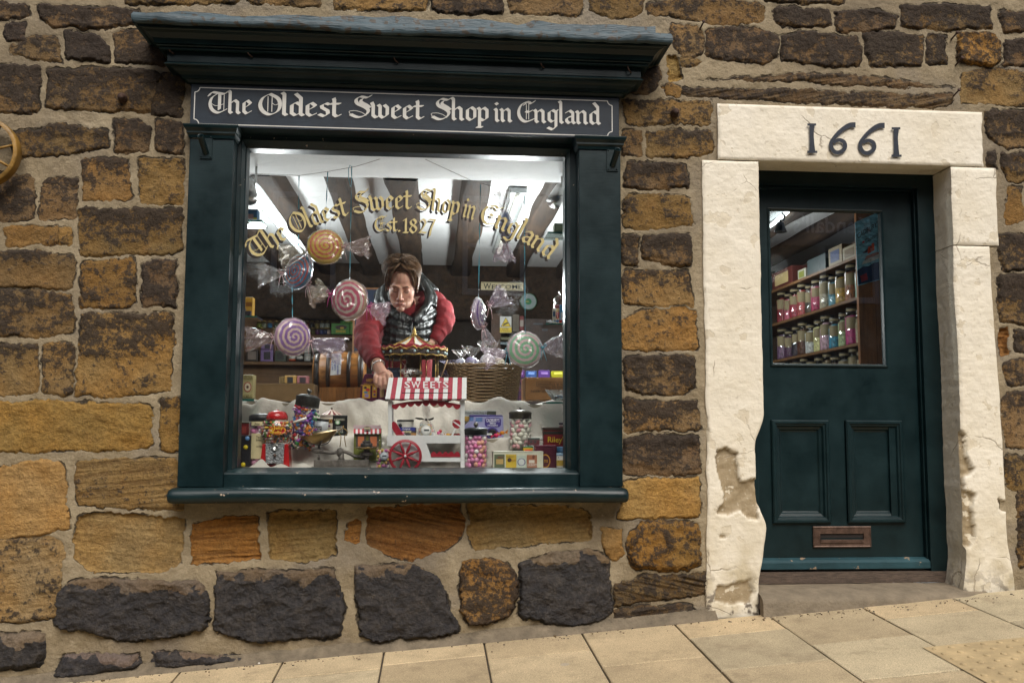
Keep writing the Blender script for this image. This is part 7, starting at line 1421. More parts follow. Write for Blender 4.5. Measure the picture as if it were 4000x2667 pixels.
tin('sweet_tub', 'round yellow tub with a green lid in front of the toy bus', 'tub', (2044, 1748, 2082, 1766), .305, .03, (205, 165, 50), [], [((2050, 1754, 2078, 1764), (205, 90, 50))], (1742, (40, 110, 75), 1))
t_, b_, r_ = cyl('sweet_tub', 'blue lidded pot above the fudge pot at the right edge', 'tub', 2196, 1744, 1772, 22, .30, (60, 110, 150), [(1762, 1770, (70, 100, 130))], lidc=(125, 175, 215)); t_, b_, r_ = cyl('sweet_tub', 'white fudge pot with a yellow band at the bottom right corner of the window', 'tub', 2196, 1770, 1828, 22, .21, (218, 212, 200), [(1796, 1818, (205, 170, 70))], lidc=(160, 190, 215)); mb = MB(); tpx(mb, 'JESMONA', 2178, 1783, 2208, 1790, .22-r_-.003); tpx(mb, 'Fudge', 2180, 1800, 2206, 1806, .22-r_-.0032); mb.build('lettering', tcol((60, 50, 50)), t_)
# cut glass bowl
c = P(2192, 1566, .47); r_ = 62*mpp(.47); t_ = thing('cut_glass_bowl', 'cut glass bowl with a zigzag rim on the lower right glass shelf', 'bowl', c); mb = MB(); n = 40; CUT = M('cut_crystal', (.9, .95, .95), .05, .02, trans=.85)
def bowl(rr, z, f): return [(c.x+r_*rr*math.cos(2*math.pi*a/n)*(1+f*(a % 2)), c.y+r_*rr*.75*math.sin(2*math.pi*a/n)*(1+f*(a % 2)), c.z+z+.006*(a % 2)*(f > .0 and z > .03)) for a in range(n)]
mb.grid([bowl(*q) for q in ((.35, .001, 0), (.55, .008, .05), (.75, .024, -.05), (.92, .044, .04), (1.0, .054, .03), (.96, .053, .03), (.88, .043, .04), (.7, .024, -.04), (.5, .010, .04), (.001, .006, 0))], False, True); mb.build('bowl', CUT, t_)
mb = MB(); q = random.Random(4)
for i in range(14): mb.mi = i % 3; mb.ball((c.x+q.uniform(-.04, .03), c.y+q.uniform(-.03, .02), c.z+.016+q.uniform(0, .012)), (.011, .008, .007), 7, 5)
mb.mi = 0; mb.build('sweets', [sweetm(q) for q in ((70, 130, 170), (210, 215, 220), (190, 160, 170))], t_)
tag_b = MB(); q_ = P(2196, 1662, .43)
for i, cc in enumerate(range(3)): tag_b.mi = i; tag_b.lathe([(.014+.002*i, -.005), (.018, 0), (.014+.002*i, .005)], (q_.x, q_.y, q_.z-.008+.009*i), 12)
tag_b.mi = 0; tag(tag_b.build('wrapped_sweet', [sweetm(c_) for c_ in ((120, 40, 50), (200, 195, 190), (60, 60, 80))]), 'striped wrapped sweet on top of the Riley\'s tin', 'sweet')

# ---------------------------------------------------------------- on the raised platform
t_ = tin('cardboard_box', 'plain brown cardboard box on the cloth at the left of the platform', 'box', (998, 1498, 1226, 1568), .86, .2, (120, 95, 62), rough=.8)
# purple house tin
Yh = .70; HT = thing('house_tin', 'purple house shaped sweet tin with yellow shop windows under the man\'s hand', 'tin', P(1458, 1576, Yh)); PUR = M('plum_enamel', (.085, .012, .045), .35, .1)
def hfp(l): return [(P(x, y, Yh).x, P(x, y, Yh).z) for x, y in l]
mb = MB(); mb.prism(hfp([(1405, 1572), (1409, 1506), (1425, 1460), (1474, 1460), (1480, 1506), (1478, 1574)])[::-1], Yh, Yh+.10); bd = mb.build('body', PUR, HT, .003)
mb = MB(); A_ = [P(1479, 1574, Yh-.001), P(1479, 1506, Yh-.001), P(1504, 1504, Yh+.06), P(1504, 1566, Yh+.06)]; mb.add(A_, [(0, 1, 2, 3)], False); mb.build('side_wall', PUR, HT)
YW = M('yellow_shopfront', lin((200, 160, 50)), .4, .15, 40)
for l, k_ in (([(1417, 1506), (1447, 1506), (1446, 1555), (1415, 1554)], 0), ([(1455, 1507), (1472, 1507), (1471, 1552), (1454, 1552)], 0)):
    mb = MB(); mb.prism(hfp(l)[::-1], Yh-.002, Yh-.0005); wn = mb.build('window', YW, bd); q = random.Random(len(l)+l[0][0])
    for (x, y, rx, ry, cc) in ([(1427, 1514, 6, 5, (60, 40, 50)), (1437, 1522, 8, 6, (190, 50, 60)), (1429, 1532, 9, 4, (70, 130, 170)), (1432, 1545, 9, 7, (150, 130, 180))] if l[0][0] == 1417 else [(1463, 1516, 4, 4, (220, 205, 190)), (1463, 1529, 6, 4, (170, 40, 70)), (1463, 1541, 5, 4, (90, 60, 130))]):
        mb = MB(); mb.add([P(x+rx*math.cos(a_), y+ry*math.sin(a_), Yh-.0032) for a_ in [R(k*36) for k in range(10)]], [tuple(range(10))], False); mb.build('printed_sweet', tcol(cc), wn)
mb = MB(); mb.add([P(1484, 1512, Yh+.010), P(1500, 1511, Yh+.045), P(1500, 1550, Yh+.045), P(1484, 1553, Yh+.010)], [(0, 1, 2, 3)], False); mb.build('side_window', tcol((150, 130, 90)), HT)
mb = MB(); tpx(mb, "HARDY'S", 1431, 1478, 1462, 1491, Yh-.0025); tpx(mb, 'TOWN & COUNTRY', 1420, 1496, 1464, 1501, Yh-.0025); mb.build('lettering', tcol((205, 160, 60)), bd)
mb = MB(); mb.tube([P(1409, 1504, Yh-.002), P(1478, 1504, Yh-.002)], .002, 6); mb.build('cornice_line', tcol((190, 140, 50)), bd)
# wicker basket
Yb_ = .86; cB = P(1893, 1566, Yb_); BK = thing('wicker_basket', 'brown wicker basket of cellophane wrapped gifts behind the cart', 'basket', cB); WK = M('brown_willow', (.155, .095, .040), .5, .4, 60, .3, 80, stretch=(1, 1, 4)); kb = mpp(Yb_); hB = P(1893, 1424, Yb_).z-cB.z
def bk(u, th): # outline: rounded rectangle widening upward
    a = lerp(128, 152, u)*kb; b = lerp(.15, .20, u); e = .45; ct, st_ = math.cos(th), math.sin(th); return Vector((cB.x+a*math.copysign(abs(ct)**e, ct)+lerp(0, 0, u), cB.y+b+b*math.copysign(abs(st_)**e, st_), cB.z+hB*u))
mb = MB(); ns = 46; rows_ = 22
for r1 in range(rows_):
    pts = []
    for i in range(ns*4+1):
        th = 2*math.pi*i/(ns*4); p = bk((r1+.5)/rows_, th); o_ = Vector((p.x-cB.x, p.y-cB.y-.17, 0)).normalized(); pts.append(p+o_*.0042*math.sin(th*ns/2*1.0+math.pi*(r1 % 2)+0.0))
    mb.tube(pts, hB/rows_*.52, 5, False)
mb.build('weave', WK, BK)
mb = MB()
for i in range(ns): th = 2*math.pi*(i+.5)/ns; mb.tube([bk(.0, th), bk(.5, th), bk(1.0, th)], .003, 5)
mb.build('stakes', WK, BK)
for zz_, rr in ((1.0, .009), (.015, .008)):
    mb = MB()
    for ph in (0, math.pi): mb.tube([bk(zz_, 2*math.pi*i/160)+Vector((0, 0, rr*.6*math.sin(i*.9+ph)))+Vector((rr*.5*math.cos(i*.9+ph), 0, 0)) for i in range(161)], rr*.75, 6, False)
    mb.build('braid', WK, BK)
mb = MB(); mb.add([bk(.9, 2*math.pi*i/40)*1 for i in range(40)], [tuple(range(40))], False); mb.build('stuffing', M('dark_tissue', (.035, .035, .055), .7, .4, 20), BK)
q = random.Random(6); gl_lab = ['crinkled clear cellophane gift at the left of the basket top', 'tall clear cellophane gift bag with upright tails in the basket', 'round bright cellophane fan in the middle of the basket', 'small clear gift beside the green swirl in the basket', 'low blue-tinted cellophane gift at the left rim of the basket']
for i, (x, y, rx, rz) in enumerate(((1800, 1405, 34, 40), (1842, 1400, 40, 48), (1905, 1390, 44, 58), (1950, 1402, 30, 36), (1765, 1440, 50, 34))):
    cc = P(x, y, Yb_+.10-.03*(i % 2)); t_ = thing('cellophane_gift', gl_lab[i], 'wrapped gift', cc, 'cellophane gifts in the basket'); mb = MB(); rows = []; n = 22
    for j in range(8):
        u = j/7; w_ = (1.0, .95, .7, .34, .22, .5, .8, 1.0)[j]*rx*kb; z = (-1, -.6, -.2, .08, .16, .45, .75, 1.0)[j]*rz*kb; rows.append([cc+Vector((w_*math.cos(2*math.pi*a/n)*(1+.2*q.uniform(-1, 1)), w_*.6*math.sin(2*math.pi*a/n)*(1+.2*q.uniform(-1, 1)), z*(1+.15*q.uniform(-1, 1)))) for a in range(n)])
    mb.grid(rows, False, True); mb.build('wrap', CELLO if i != 4 else film('blue_cellophane', (.80, .80, .93), 2.4, .12, .08, (.35, .32, .6)), t_)
    mb = MB(); mb.ball(cc+Vector((0, 0, -.35*rz*kb)), (rx*kb*.7, rx*kb*.4, rz*kb*.5), 12, 8); mb.build('contents', sweetm(((190, 195, 205), (120, 115, 150), (215, 215, 220), (205, 195, 170), (70, 75, 120))[i]), t_)
# wooden crate, upside down print
t_ = tin('wooden_crate', 'pine crate with upside down black lettering behind the cut glass bowl', 'crate', (2052, 1474, 2244, 1562), 1.02, .25, (148, 104, 60), [('THE PRINCE OF WALES', (2112, 1510, 2244, 1519), (50, 35, 25), 180), ('BY H.M. THE QUEEN', (2074, 1522, 2244, 1532), (50, 35, 25), 180), ('Medals & Diplomas', (2102, 1493, 2236, 1507), (60, 42, 28), 180)], rough=.6)
mb = MB()
for a_ in ((2098, 1490, 2244, 1491.5), (2098, 1508, 2244, 1509.3), (2096, 1490, 2098, 1509)): mb.bpx(*a_, 1.0145, .0008)
for x, y in ((2118, 1562), (2132, 1562)): pass
mb.build('printed_line', tcol((60, 42, 28)), t_.children[0])
# barrel on its side on a pine box
Yr = 1.62; bc = P(1328, 1455, Yr+.16); BA = thing('barrel', 'small varnished oak barrel lying on its side with dark iron hoops and a price tag', 'barrel', (bc.x, bc.y, bc.z-.14)); kr = mpp(Yr+.1); L2 = 98*kr; rb_ = 82*kr; OAK = M('varnished_oak', (.30, .125, .030), .35, .3, 6, .2, 30, stretch=(1, 7, 7)); HOOP = M('black_hoop', (.035, .022, .016), .4, .2)
def br(u): return rb_*(1-.17*(2*u-1)**2)
mb = MB(); mb.lathe([(.001, .02)]+[(br(0)*.93, .02), (br(0)*.93, 0)]+[(br(i/16), 2*L2*i/16) for i in range(17)]+[(br(1)*.93, 2*L2), (br(1)*.93, 2*L2-.02), (.001, 2*L2-.02)], (bc.x-L2, bc.y, bc.z), 40, 'x'); mb.build('staves', OAK, BA)
for u, w_ in ((.07, .05), (.30, .035), (.70, .035), (.93, .05)):
    mb = MB(); mb.lathe([(br(u-w_)+.001, 2*L2*(u-w_)), (br(u-w_)+.005, 2*L2*(u-w_)), (br(u+w_)+.005, 2*L2*(u+w_)), (br(u+w_)+.001, 2*L2*(u+w_))], (bc.x-L2, bc.y, bc.z), 40, 'x', cap=False); mb.build('hoop', HOOP, BA)
mb = MB(); v = [P(x, y, Yr-.02) for x, y in ((1290, 1466), (1296, 1380), (1326, 1378), (1334, 1386), (1331, 1462))]; mb.add(v+[q_+Vector((0, .002, 0)) for q_ in v], [(4, 3, 2, 1, 0), (5, 6, 7, 8, 9)]+[(i, (i+1) % 5, 5+(i+1) % 5, 5+i) for i in range(5)], False); t_ = thing('price_tag', 'white card tag hung on the barrel with blue handwriting and a price', 'tag', P(1312, 1466, Yr-.02)); tg = mb.build('card', M('white_card', (.62, .63, .62), .6, .04), t_)
mb = MB(); tpx(mb, 'Dark Chocolate', 1316, 1388, 1325, 1462, Yr-.0225, -90); tpx(mb, 'gingers', 1304, 1408, 1313, 1446, Yr-.0226, -90); tpx(mb, '£2.99', 1294, 1412, 1301, 1444, Yr-.0227, -90); mb.build('handwriting', tcol((35, 50, 150)), tg)
mb = MB(); mb.tube([P(1316, 1382, Yr-.022), P(1322, 1372, Yr-.0), P(1334, 1372, Yr+.02)], .0018, 5); mb.build('string', tcol((205, 200, 185)), t_)
t_ = thing('barrel_stand', 'orange-brown pine boarded stand under the barrel', 'stand', P(1330, 1690, Yr)); 
for i in range(5): mb = MB(); mb.bpx(1246+i*34, 1512, 1279+i*34, 1700, Yr+.02+.002*(i % 2), .25); mb.build('board', M('orange_pine', (.27, .105, .020), .5, .3, 5, .2, 30, stretch=(8, 8, 1)), t_)
mb = MB(); mb.tube([P(1236, 1410, Yr-.02), P(1238, 1460, Yr-.02), P(1240, 1520, Yr-.02)], .004, 6); mb.ball(P(1236, 1410, Yr-.02), .012); mb.build('iron_tap_rod', IRON, t_)
# carousel
Yo = .68; oc = P(1616, 1470, Yo+.165); CA = thing('toy_carousel', 'ornate toy carousel with a red and white striped roof and gilded rim', 'carousel', (oc.x, oc.y, .882)); ko = mpp(Yo+.1); GILT = M('gilt_ornament', (.40, .27, .075), .35, .4, 50, .3, 60, metal=.7)
zr0 = P(1616, 1352, Yo+.0).z; zr1 = P(1616, 1306, Yo+.165).z; ro_ = 126*ko
mb = MB(); n = 16
for i in range(n):
    mb.mi = i % 2; a0, a1 = 2*math.pi*(i+.1)/n, 2*math.pi*(i+1.1)/n
    rows = [[(oc.x+ro_*u*math.cos(a), oc.y+ro_*u*math.sin(a), lerp(zr1, zr0, u)-.012*math.sin(u*math.pi)) for a in (a0, (a0+a1)/2, a1)] for u in (.06, .35, .7, 1)]; mb.grid(rows)
mb.mi = 0; roof = mb.build('roof', [M('carousel_cream', (.60, .60, .56), .4, .1), M('carousel_red', (.27, .02, .035), .4, .15)], CA)
mb = MB()
for i in range(n): a = 2*math.pi*(i+.1)/n; mb.tube([(oc.x+ro_*u*math.cos(a), oc.y+ro_*u*math.sin(a), lerp(zr1, zr0, u)-.012*math.sin(u*math.pi)+.002) for u in (.06, .35, .7, 1)], .003, 5)
mb.lathe([(.012, zr1-.01), (.016, zr1), (.008, zr1+.010), (.011, zr1+.018), (.005, zr1+.03), (.001, zr1+.045)], (oc.x, oc.y, 0), 12); mb.build('ribs_and_finial', GILT, roof)
mb = MB(); mb.lathe([(ro_*.98, zr0-.046), (ro_*1.0, zr0-.044), (ro_*1.0, zr0-.006), (ro_*.98, zr0-.004)], (oc.x, oc.y, 0), 32, cap=False); mb.build('rounding_board', M('mirror_brown', (.12, .10, .09), .2, .2, metal=.5), CA)
mb = MB(); q = random.Random(2)
for i in range(160):
    a = 2*math.pi*i/160; sc_ = abs(math.sin(a*8)); 
    mb.ball((oc.x+ro_*1.03*math.cos(a), oc.y+ro_*1.03*math.sin(a), zr0-.002-.010*sc_+.004*q.uniform(-1, 1)), .0055*q.uniform(.7, 1.2), 6, 4); mb.ball((oc.x+ro_*1.02*math.cos(a), oc.y+ro_*1.02*math.sin(a), zr0-.048+.006*sc_), .0045*q.uniform(.7, 1.2), 6, 4)
mb.build('gilt_trim', GILT, CA)
mb = MB(); pts_ = []
for i in range(97): a = 2*math.pi*i/96; pts_.append((oc.x+ro_*1.012*math.cos(a), oc.y+ro_*1.012*math.sin(a), zr0+.004+.010*abs(math.cos(a*8))))
mb.grid([pts_, [(p[0], p[1], zr0-.012) for p in pts_]]); mb.build('scalloped_valance', M('carousel_red', (.27, .02, .035), .4, .15), CA)
for i in range(16):
    a = 2*math.pi*(i+.1)/16; mb = MB(); p = Vector((oc.x+ro_*1.02*math.cos(a), oc.y+ro_*1.02*math.sin(a), zr0-.026)); mb.ball(p, (.007, .007, .008), 8, 6); mb.build('jewel', M('pale_blue_jewel', (.42, .56, .58), .2, .1), CA)
mb = MB(); mb.lathe([(.045, .89), (.05, .95), (.04, 1.0), (.045, zr0-.04)], (oc.x, oc.y, 0), 14); mb.build('central_column', M('dark_gilt', (.09, .055, .025), .35, .4, 40, metal=.6), CA)
mb = MB(); mb.lathe([(.001, .883), (ro_*.96, .883), (ro_*.98, .895), (ro_*.96, .915), (.001, .917)], (oc.x, oc.y, 0), 32); mb.build('base', M('dark_red_base', (.06, .012, .012), .4, .2), CA)
HRS = M('ivory_horse', (.48, .43, .36), .4, .25, 40); 
for i in range(8):
    a = 2*math.pi*(i+.35)/8; p = Vector((oc.x+ro_*.78*math.cos(a), oc.y+ro_*.78*math.sin(a), 0)); mb = MB(); mb.tube([(p.x, p.y, .915), (p.x, p.y, zr0-.04)], .0032, 6); mb.build('pole', GILT, CA)
    z = .985+.012*(i % 2); d = Vector((-math.sin(a), math.cos(a), 0)); q0_ = p+Vector((0, 0, z)); mb = MB()
    mb.tube([q0_-d*.030+Vector((0, 0, .002)), q0_-d*.012, q0_+d*.014, q0_+d*.028+Vector((0, 0, .010))], [.010, .014, .015, .009], 8); mb.tube([q0_+d*.024+Vector((0, 0, .004)), q0_+d*.034+Vector((0, 0, .026)), q0_+d*.036+Vector((0, 0, .034))], [.010, .007, .006], 8); mb.tube([q0_+d*.033+Vector((0, 0, .034)), q0_+d*.046+Vector((0, 0, .026)), q0_+d*.052+Vector((0, 0, .022))], [.006, .005, .003], 6)
    for s in (-1, 1):
        for f, b2 in ((.018, .012), (-.022, -.014)): e_ = Vector((-d.y, d.x, 0))*s*.007; mb.tube([q0_+d*f+e_-Vector((0, 0, .008)), q0_+d*(f+b2*.6)+e_-Vector((0, 0, .026)), q0_+d*(f+b2*.1)+e_-Vector((0, 0, .042))], [.0045, .0032, .0025], 5)
    mb.tube([q0_-d*.030, q0_-d*.042-Vector((0, 0, .008)), q0_-d*.044-Vector((0, 0, .024))], [.004, .004, .001], 5); hs = mb.build('horse', HRS, CA)
    mb = MB(); mb.ball(q0_+Vector((0, 0, .012)), (.010, .010, .006), 8, 5); mb.build('saddle', M('carousel_red', (.27, .02, .035), .4, .15), hs)
# small bits between basket and carousel: packet with a scarlet ribbon, deer
c = P(1600, 1455, .70); t_ = thing('sweet_packet', 'clear packet with a dark gold label lying behind the top of the cart roof', 'packet', c); mb = MB(); crumple(mb, c+Vector((0, 0, .006)), .055, .03, .018, 8, 18, 8, .25); mb.build('film', CELLO, t_); mb = MB(); mb.bpx(1606, 1450, 1650, 1462, .69, .01); mb.build('label', tcol((60, 55, 40)), t_)
tin('sweet_box', 'dark blue box lying behind the cart roof left of the clear packet', 'box', (1512, 1436, 1566, 1475), .78, .06, (40, 52, 75), [], [((1530, 1446, 1550, 1452), (70, 85, 110))], rough=.4)
mb = MB(); a_ = P(1748, 1405, .84); b_ = P(1722, 1476, .84); mb.tube([a_, b_], .003, 6); tag(mb.build('wooden_stick', M('pale_stick', (.48, .33, .17), .6)), 'pale wooden stick leaning against the basket beside the carousel', 'stick')
t_ = thing('reindeer_ornament', 'pale little reindeer ornament with antlers standing behind the cart roof', 'ornament', P(1572, 1472, .75)); q0_ = P(1572, 1448, .75); mb = MB(); mb.ball(q0_, (.014, .008, .009)); mb.tube([q0_+Vector((.008, 0, .004)), q0_+Vector((.013, 0, .022))], [.006, .004], 8); mb.ball(q0_+Vector((.015, -.003, .026)), (.007, .005, .005))
for s in (-1, 1):
    for f in (-.010, .010): mb.tube([q0_+Vector((f, s*.004, -.005)), q0_+Vector((f, s*.004, -.034))], .0026, 6)
    mb.tube([q0_+Vector((.013, s*.002, .030)), q0_+Vector((.010+s*.010, s*.003, .042)), q0_+Vector((.008+s*.016, 0, .056))], .0016, 5); mb.tube([q0_+Vector((.010+s*.010, s*.003, .042)), q0_+Vector((.012+s*.018, s*.003, .046))], .0014, 5)
mb.build('body', M('pale_felt', (.42, .38, .33), .8, .2), t_)
# ================================================================ SHOPKEEPER
MAN = thing('person', 'man in a red jumper and shiny black padded gilet reaching down into the display', 'person', (1.02, 1.15, -.3))
def solid(mb, name, mat_, vox, smooth_n, parent, fac=.5):
    """union of overlapping shapes -> one continuous skin"""
    tmp = mb.build('tmp', mat_); rm = tmp.modifiers.new('r', 'REMESH'); rm.mode = 'VOXEL'; rm.voxel_size = vox; rm.use_smooth_shade = True
    sm = tmp.modifiers.new('s', 'SMOOTH'); sm.iterations = smooth_n; sm.factor = fac
    dg = bpy.context.evaluated_depsgraph_get(); dg.update(); me = bpy.data.meshes.new_from_object(tmp.evaluated_get(dg)); me.name = name
    org = tmp.location.copy(); old = tmp.data; bpy.data.objects.remove(tmp); bpy.data.meshes.remove(old)
    o = bpy.data.objects.new(name, me); col.objects.link(o); o.parent = parent; d = org-worg(parent); me.transform(Matrix.Translation(d))
    if not me.materials: me.materials.append(mat_)
    return o
HS = 1.12; HC = P(1572, 1110, 1.10)
HT_ = Matrix.Translation(HC) @ Matrix.Rotation(R(-3), 4, 'Z') @ Matrix.Rotation(R(3), 4, 'Y') @ Matrix.Rotation(R(29), 4, 'X') @ Matrix.Scale(HS, 4)
def hp(x, y, z): return HT_ @ Vector((x, y, z))
SKIN = bpy.data.materials.new('skin'); t_, b_, L_ = nodes(SKIN); b_.inputs['Base Color'].default_value = (.50, .265, .185, 1); b_.inputs['Roughness'].default_value = .5; b_.inputs['Subsurface Weight'].default_value = .08; b_.inputs['Subsurface Radius'].default_value = (.01, .004, .002)
at_ = t_.nodes.new('ShaderNodeAttribute'); at_.attribute_name = 'tint'; nz_ = t_.nodes.new('ShaderNodeTexNoise'); nz_.inputs['Scale'].default_value = 60; mx_ = t_.nodes.new('ShaderNodeMix'); mx_.data_type = 'RGBA'; mx_.blend_type = 'MULTIPLY'; mx_.inputs[0].default_value = .25; L_.new(at_.outputs['Color'], mx_.inputs[6]); L_.new(nz_.outputs['Color'], mx_.inputs[7]); L_.new(mx_.outputs[2], b_.inputs['Base Color'])
mb = MB(); mb.T = HT_; B = mb.ball
B((0, .015, .045), (.075, .094, .084), 20, 14); B((0, -.030, -.028), (.066, .061, .086), 20, 14); B((0, -.042, -.082), (.053, .046, .040), 16, 10); B((0, -.080, -.108), (.022, .016, .016), 12, 8)
for s in (-1, 1):
    B((s*.039, -.058, -.032), (.022, .021, .024), 12, 8); B((s*.026, -.083, .015), (.026, .010, .009), 12, 8); B((s*.0125, -.101, -.047), (.0088, .0095, .0078), 10, 8); B((s*.031, -.0765, -.004), (.0155, .0135, .0125), 12, 8)
    B((s*.076, .012, -.014), (.0075, .018, .030), 10, 10); B((s*.079, .020, .002), (.008, .016, .016), 10, 8); B((s*.044, -.022, -.070), (.018, .032, .032), 10, 8)
mb.tube([(0, -.088, .012), (0, -.098, -.010), (0, -.113, -.036), (0, -.114, -.046)], [.0085, .0085, .0115, .0105], 12)
mb.tube([(-.023, -.083, -.0765), (-.010, -.0945, -.0725), (0, -.0955, -.0735), (.010, -.0945, -.0725), (.023, -.083, -.0765)], [.003, .0058, .0055, .0058, .003], 8); mb.tube([(-.021, -.084, -.0815), (0, -.0945, -.0865), (.021, -.084, -.0815)], [.003, .0070, .003], 8)
mb.tube([(0, .03, -.05), (0, .055, -.12), (0, .075, -.20)], [.054, .052, .060], 16)
mb.T = None
def W(x, y, Y): return P(x, y, Y+.14*min(1, max(0, (Y-.72)/.2)))
nk0 = hp(0, .07, -.19); shL, shR, hip = W(1468, 1222, 1.08), W(1690, 1168, 1.24), Vector((W(1570, 1500, 1.5).x, 1.55, .68))
mb.tube([nk0, lerp(nk0, hip, .3), lerp(nk0, hip, .65), hip, hip+Vector((0, .1, -.35)), hip+Vector((0, .12, -.62))], [.07, .17, .165, .17, .18, .16], 18); mb.tube([shL, nk0, shR], [.07, .07, .07], 12)
el_L, wr_L = W(1432, 1330, .86), W(1474, 1424, .70); el_R, wr_R = W(1734, 1262, 1.10), W(1688, 1336, 1.04)
mb.tube([shL, lerp(shL, el_L, .5), el_L, lerp(el_L, wr_L, .5), wr_L], [.062, .052, .046, .044, .034], 14); mb.tube([shR, lerp(shR, el_R, .5), el_R, lerp(el_R, wr_R, .5), wr_R], [.062, .052, .046, .042, .034], 14)
# right hand (image left): palm down, fingers curling over the roof edge
kk = mpp(.66)
mb.tube([wr_L, W(1484, 1446, .67), W(1494, 1466, .655)], [.032, .034, .036], 14); mb.ball(W(1492, 1464, .655), (.046, .026, .034), 14, 10)
for i, (x0, y0, x1, y1, x2, y2, r0) in enumerate(((1466, 1472, 1466, 1494, 1474, 1507, .0108), (1482, 1480, 1483, 1502, 1489, 1514, .0118), (1501, 1480, 1503, 1500, 1503, 1512, .0118), (1518, 1470, 1522, 1488, 1519, 1501, .0110))):
    mb.tube([W(x0-(x0-1492)*.3, y0-12, .650), W(x0, y0, .628), W(x1, y1, .622), W(x2, y2, .640), W(x2+1, y2+3, .660)], [r0*1.05, r0*1.12, r0*.98, r0*.88, r0*.7], 10)
mb.tube([W(1510, 1450, .66), W(1527, 1462, .655), W(1531, 1480, .665), W(1524, 1492, .675)], [.014, .0125, .0115, .009], 10)
# other hand, palm resting behind the carousel roof
mb.tube([wr_R, W(1676, 1344, 1.03), W(1662, 1350, 1.02)], [.030, .032, .030], 12)
for i in range(4): mb.tube([W(1668-4*i, 1344+3*i, 1.02), W(1650-4*i, 1346+5*i, 1.01), W(1638-3*i, 1352+6*i, 1.01)], [.0115, .0105, .008], 8)
mb.tube([W(1672, 1336, 1.01), W(1656, 1334, 1.00), W(1646, 1338, 1.0)], [.012, .011, .009], 8)
body = solid(mb, 'body', SKIN, .0030, 8, MAN)
vv = np.array([v.co[:] for v in body.data.vertices]); inv = HT_.inverted(); Mi = np.array(inv); org_ = np.array(worg(MAN)); hv = (vv+org_) @ Mi[:3, :3].T+Mi[:3, 3]
tint = np.tile(np.array([.52, .285, .205]), (len(vv), 1)); hd = np.abs(hv).max(1) < .2
def blob(c, r): return np.exp(-(((hv-np.array(c))/np.array(r))**2).sum(1))*hd
def mixin(m_, c): tint[:] = tint*(1-m_[:, None])+np.array(c)*m_[:, None]
for s in (-1, 1): mixin(.45*blob((s*.04, -.085, -.04), (.022, .03, .02)), (.50, .205, .150)); mixin(.55*blob((s*.078, .01, -.01), (.012, .03, .03)), (.48, .19, .14)); mixin(.15*blob((s*.031, -.09, .000), (.018, .02, .010)), (.36, .18, .13))
mixin(.45*blob((0, -.118, -.045), (.016, .016, .012)), (.52, .21, .16))
lip = ((np.abs(hv[:, 0]) < .023) & (hv[:, 1] < -.078) & (hv[:, 2] < -.0690+.0*hv[:, 0]) & (hv[:, 2] > -.0925)); edge_ = np.clip(1-np.abs(hv[:, 0])/.026, 0, 1)**.5; mixin(lip*.75*edge_, (.36, .115, .105))
mixin(.9*(lip & (np.abs(hv[:, 2]+.0790) < .0020))*1.0, (.10, .03, .03)); mixin(.30*blob((0, -.085, -.095), (.05, .05, .03)), (.38, .22, .16))
at = body.data.attributes.new('tint', 'FLOAT_COLOR', 'POINT'); at.data.foreach_set('color', np.concatenate([tint, np.ones((len(vv), 1))], 1).astype(np.float32).ravel())
BROWN = M('brown_hair', (.068, .035, .016), .62, .35, 90, .5, 200); BROWN.node_tree.nodes['Principled BSDF'].inputs['Specular IOR Level'].default_value = .15; LASH = M('dark_lash', (.022, .013, .010), .6)
for s in (-1, 1):
    mb = MB(); mb.T = HT_; mb.tube([(s*.012, -.0945, .016), (s*.026, -.0955, .0205), (s*.040, -.0855, .0185), (s*.050, -.072, .011)], [.0018, .0028, .0026, .0012], 8); mb.build('eyebrow', BROWN, MAN)
    mb = MB(); mb.T = HT_; mb.tube([(s*.0175, -.0885, -.0080), (s*.026, -.0925, -.0118), (s*.036, -.0905, -.0118), (s*.0455, -.083, -.0065)], [.0009, .0015, .0015, .0009], 8); mb.build('eyelash', LASH, MAN)
    mb = MB(); mb.T = HT_; mb.tube([(s*.019, -.0885, -.0005), (s*.030, -.0915, .0038), (s*.043, -.084, -.0002)], [.0008, .0012, .0008], 6); mb.build('eyelid_crease', M('lid_crease', (.32, .16, .11), .6), MAN)
    mb = MB(); mb.T = HT_; mb.ball((s*.0065, -.1155, -.0535), (.0034, .003, .0022), 8, 6); mb.build('nostril', M('nostril_dark', (.08, .03, .025), .7), MAN)
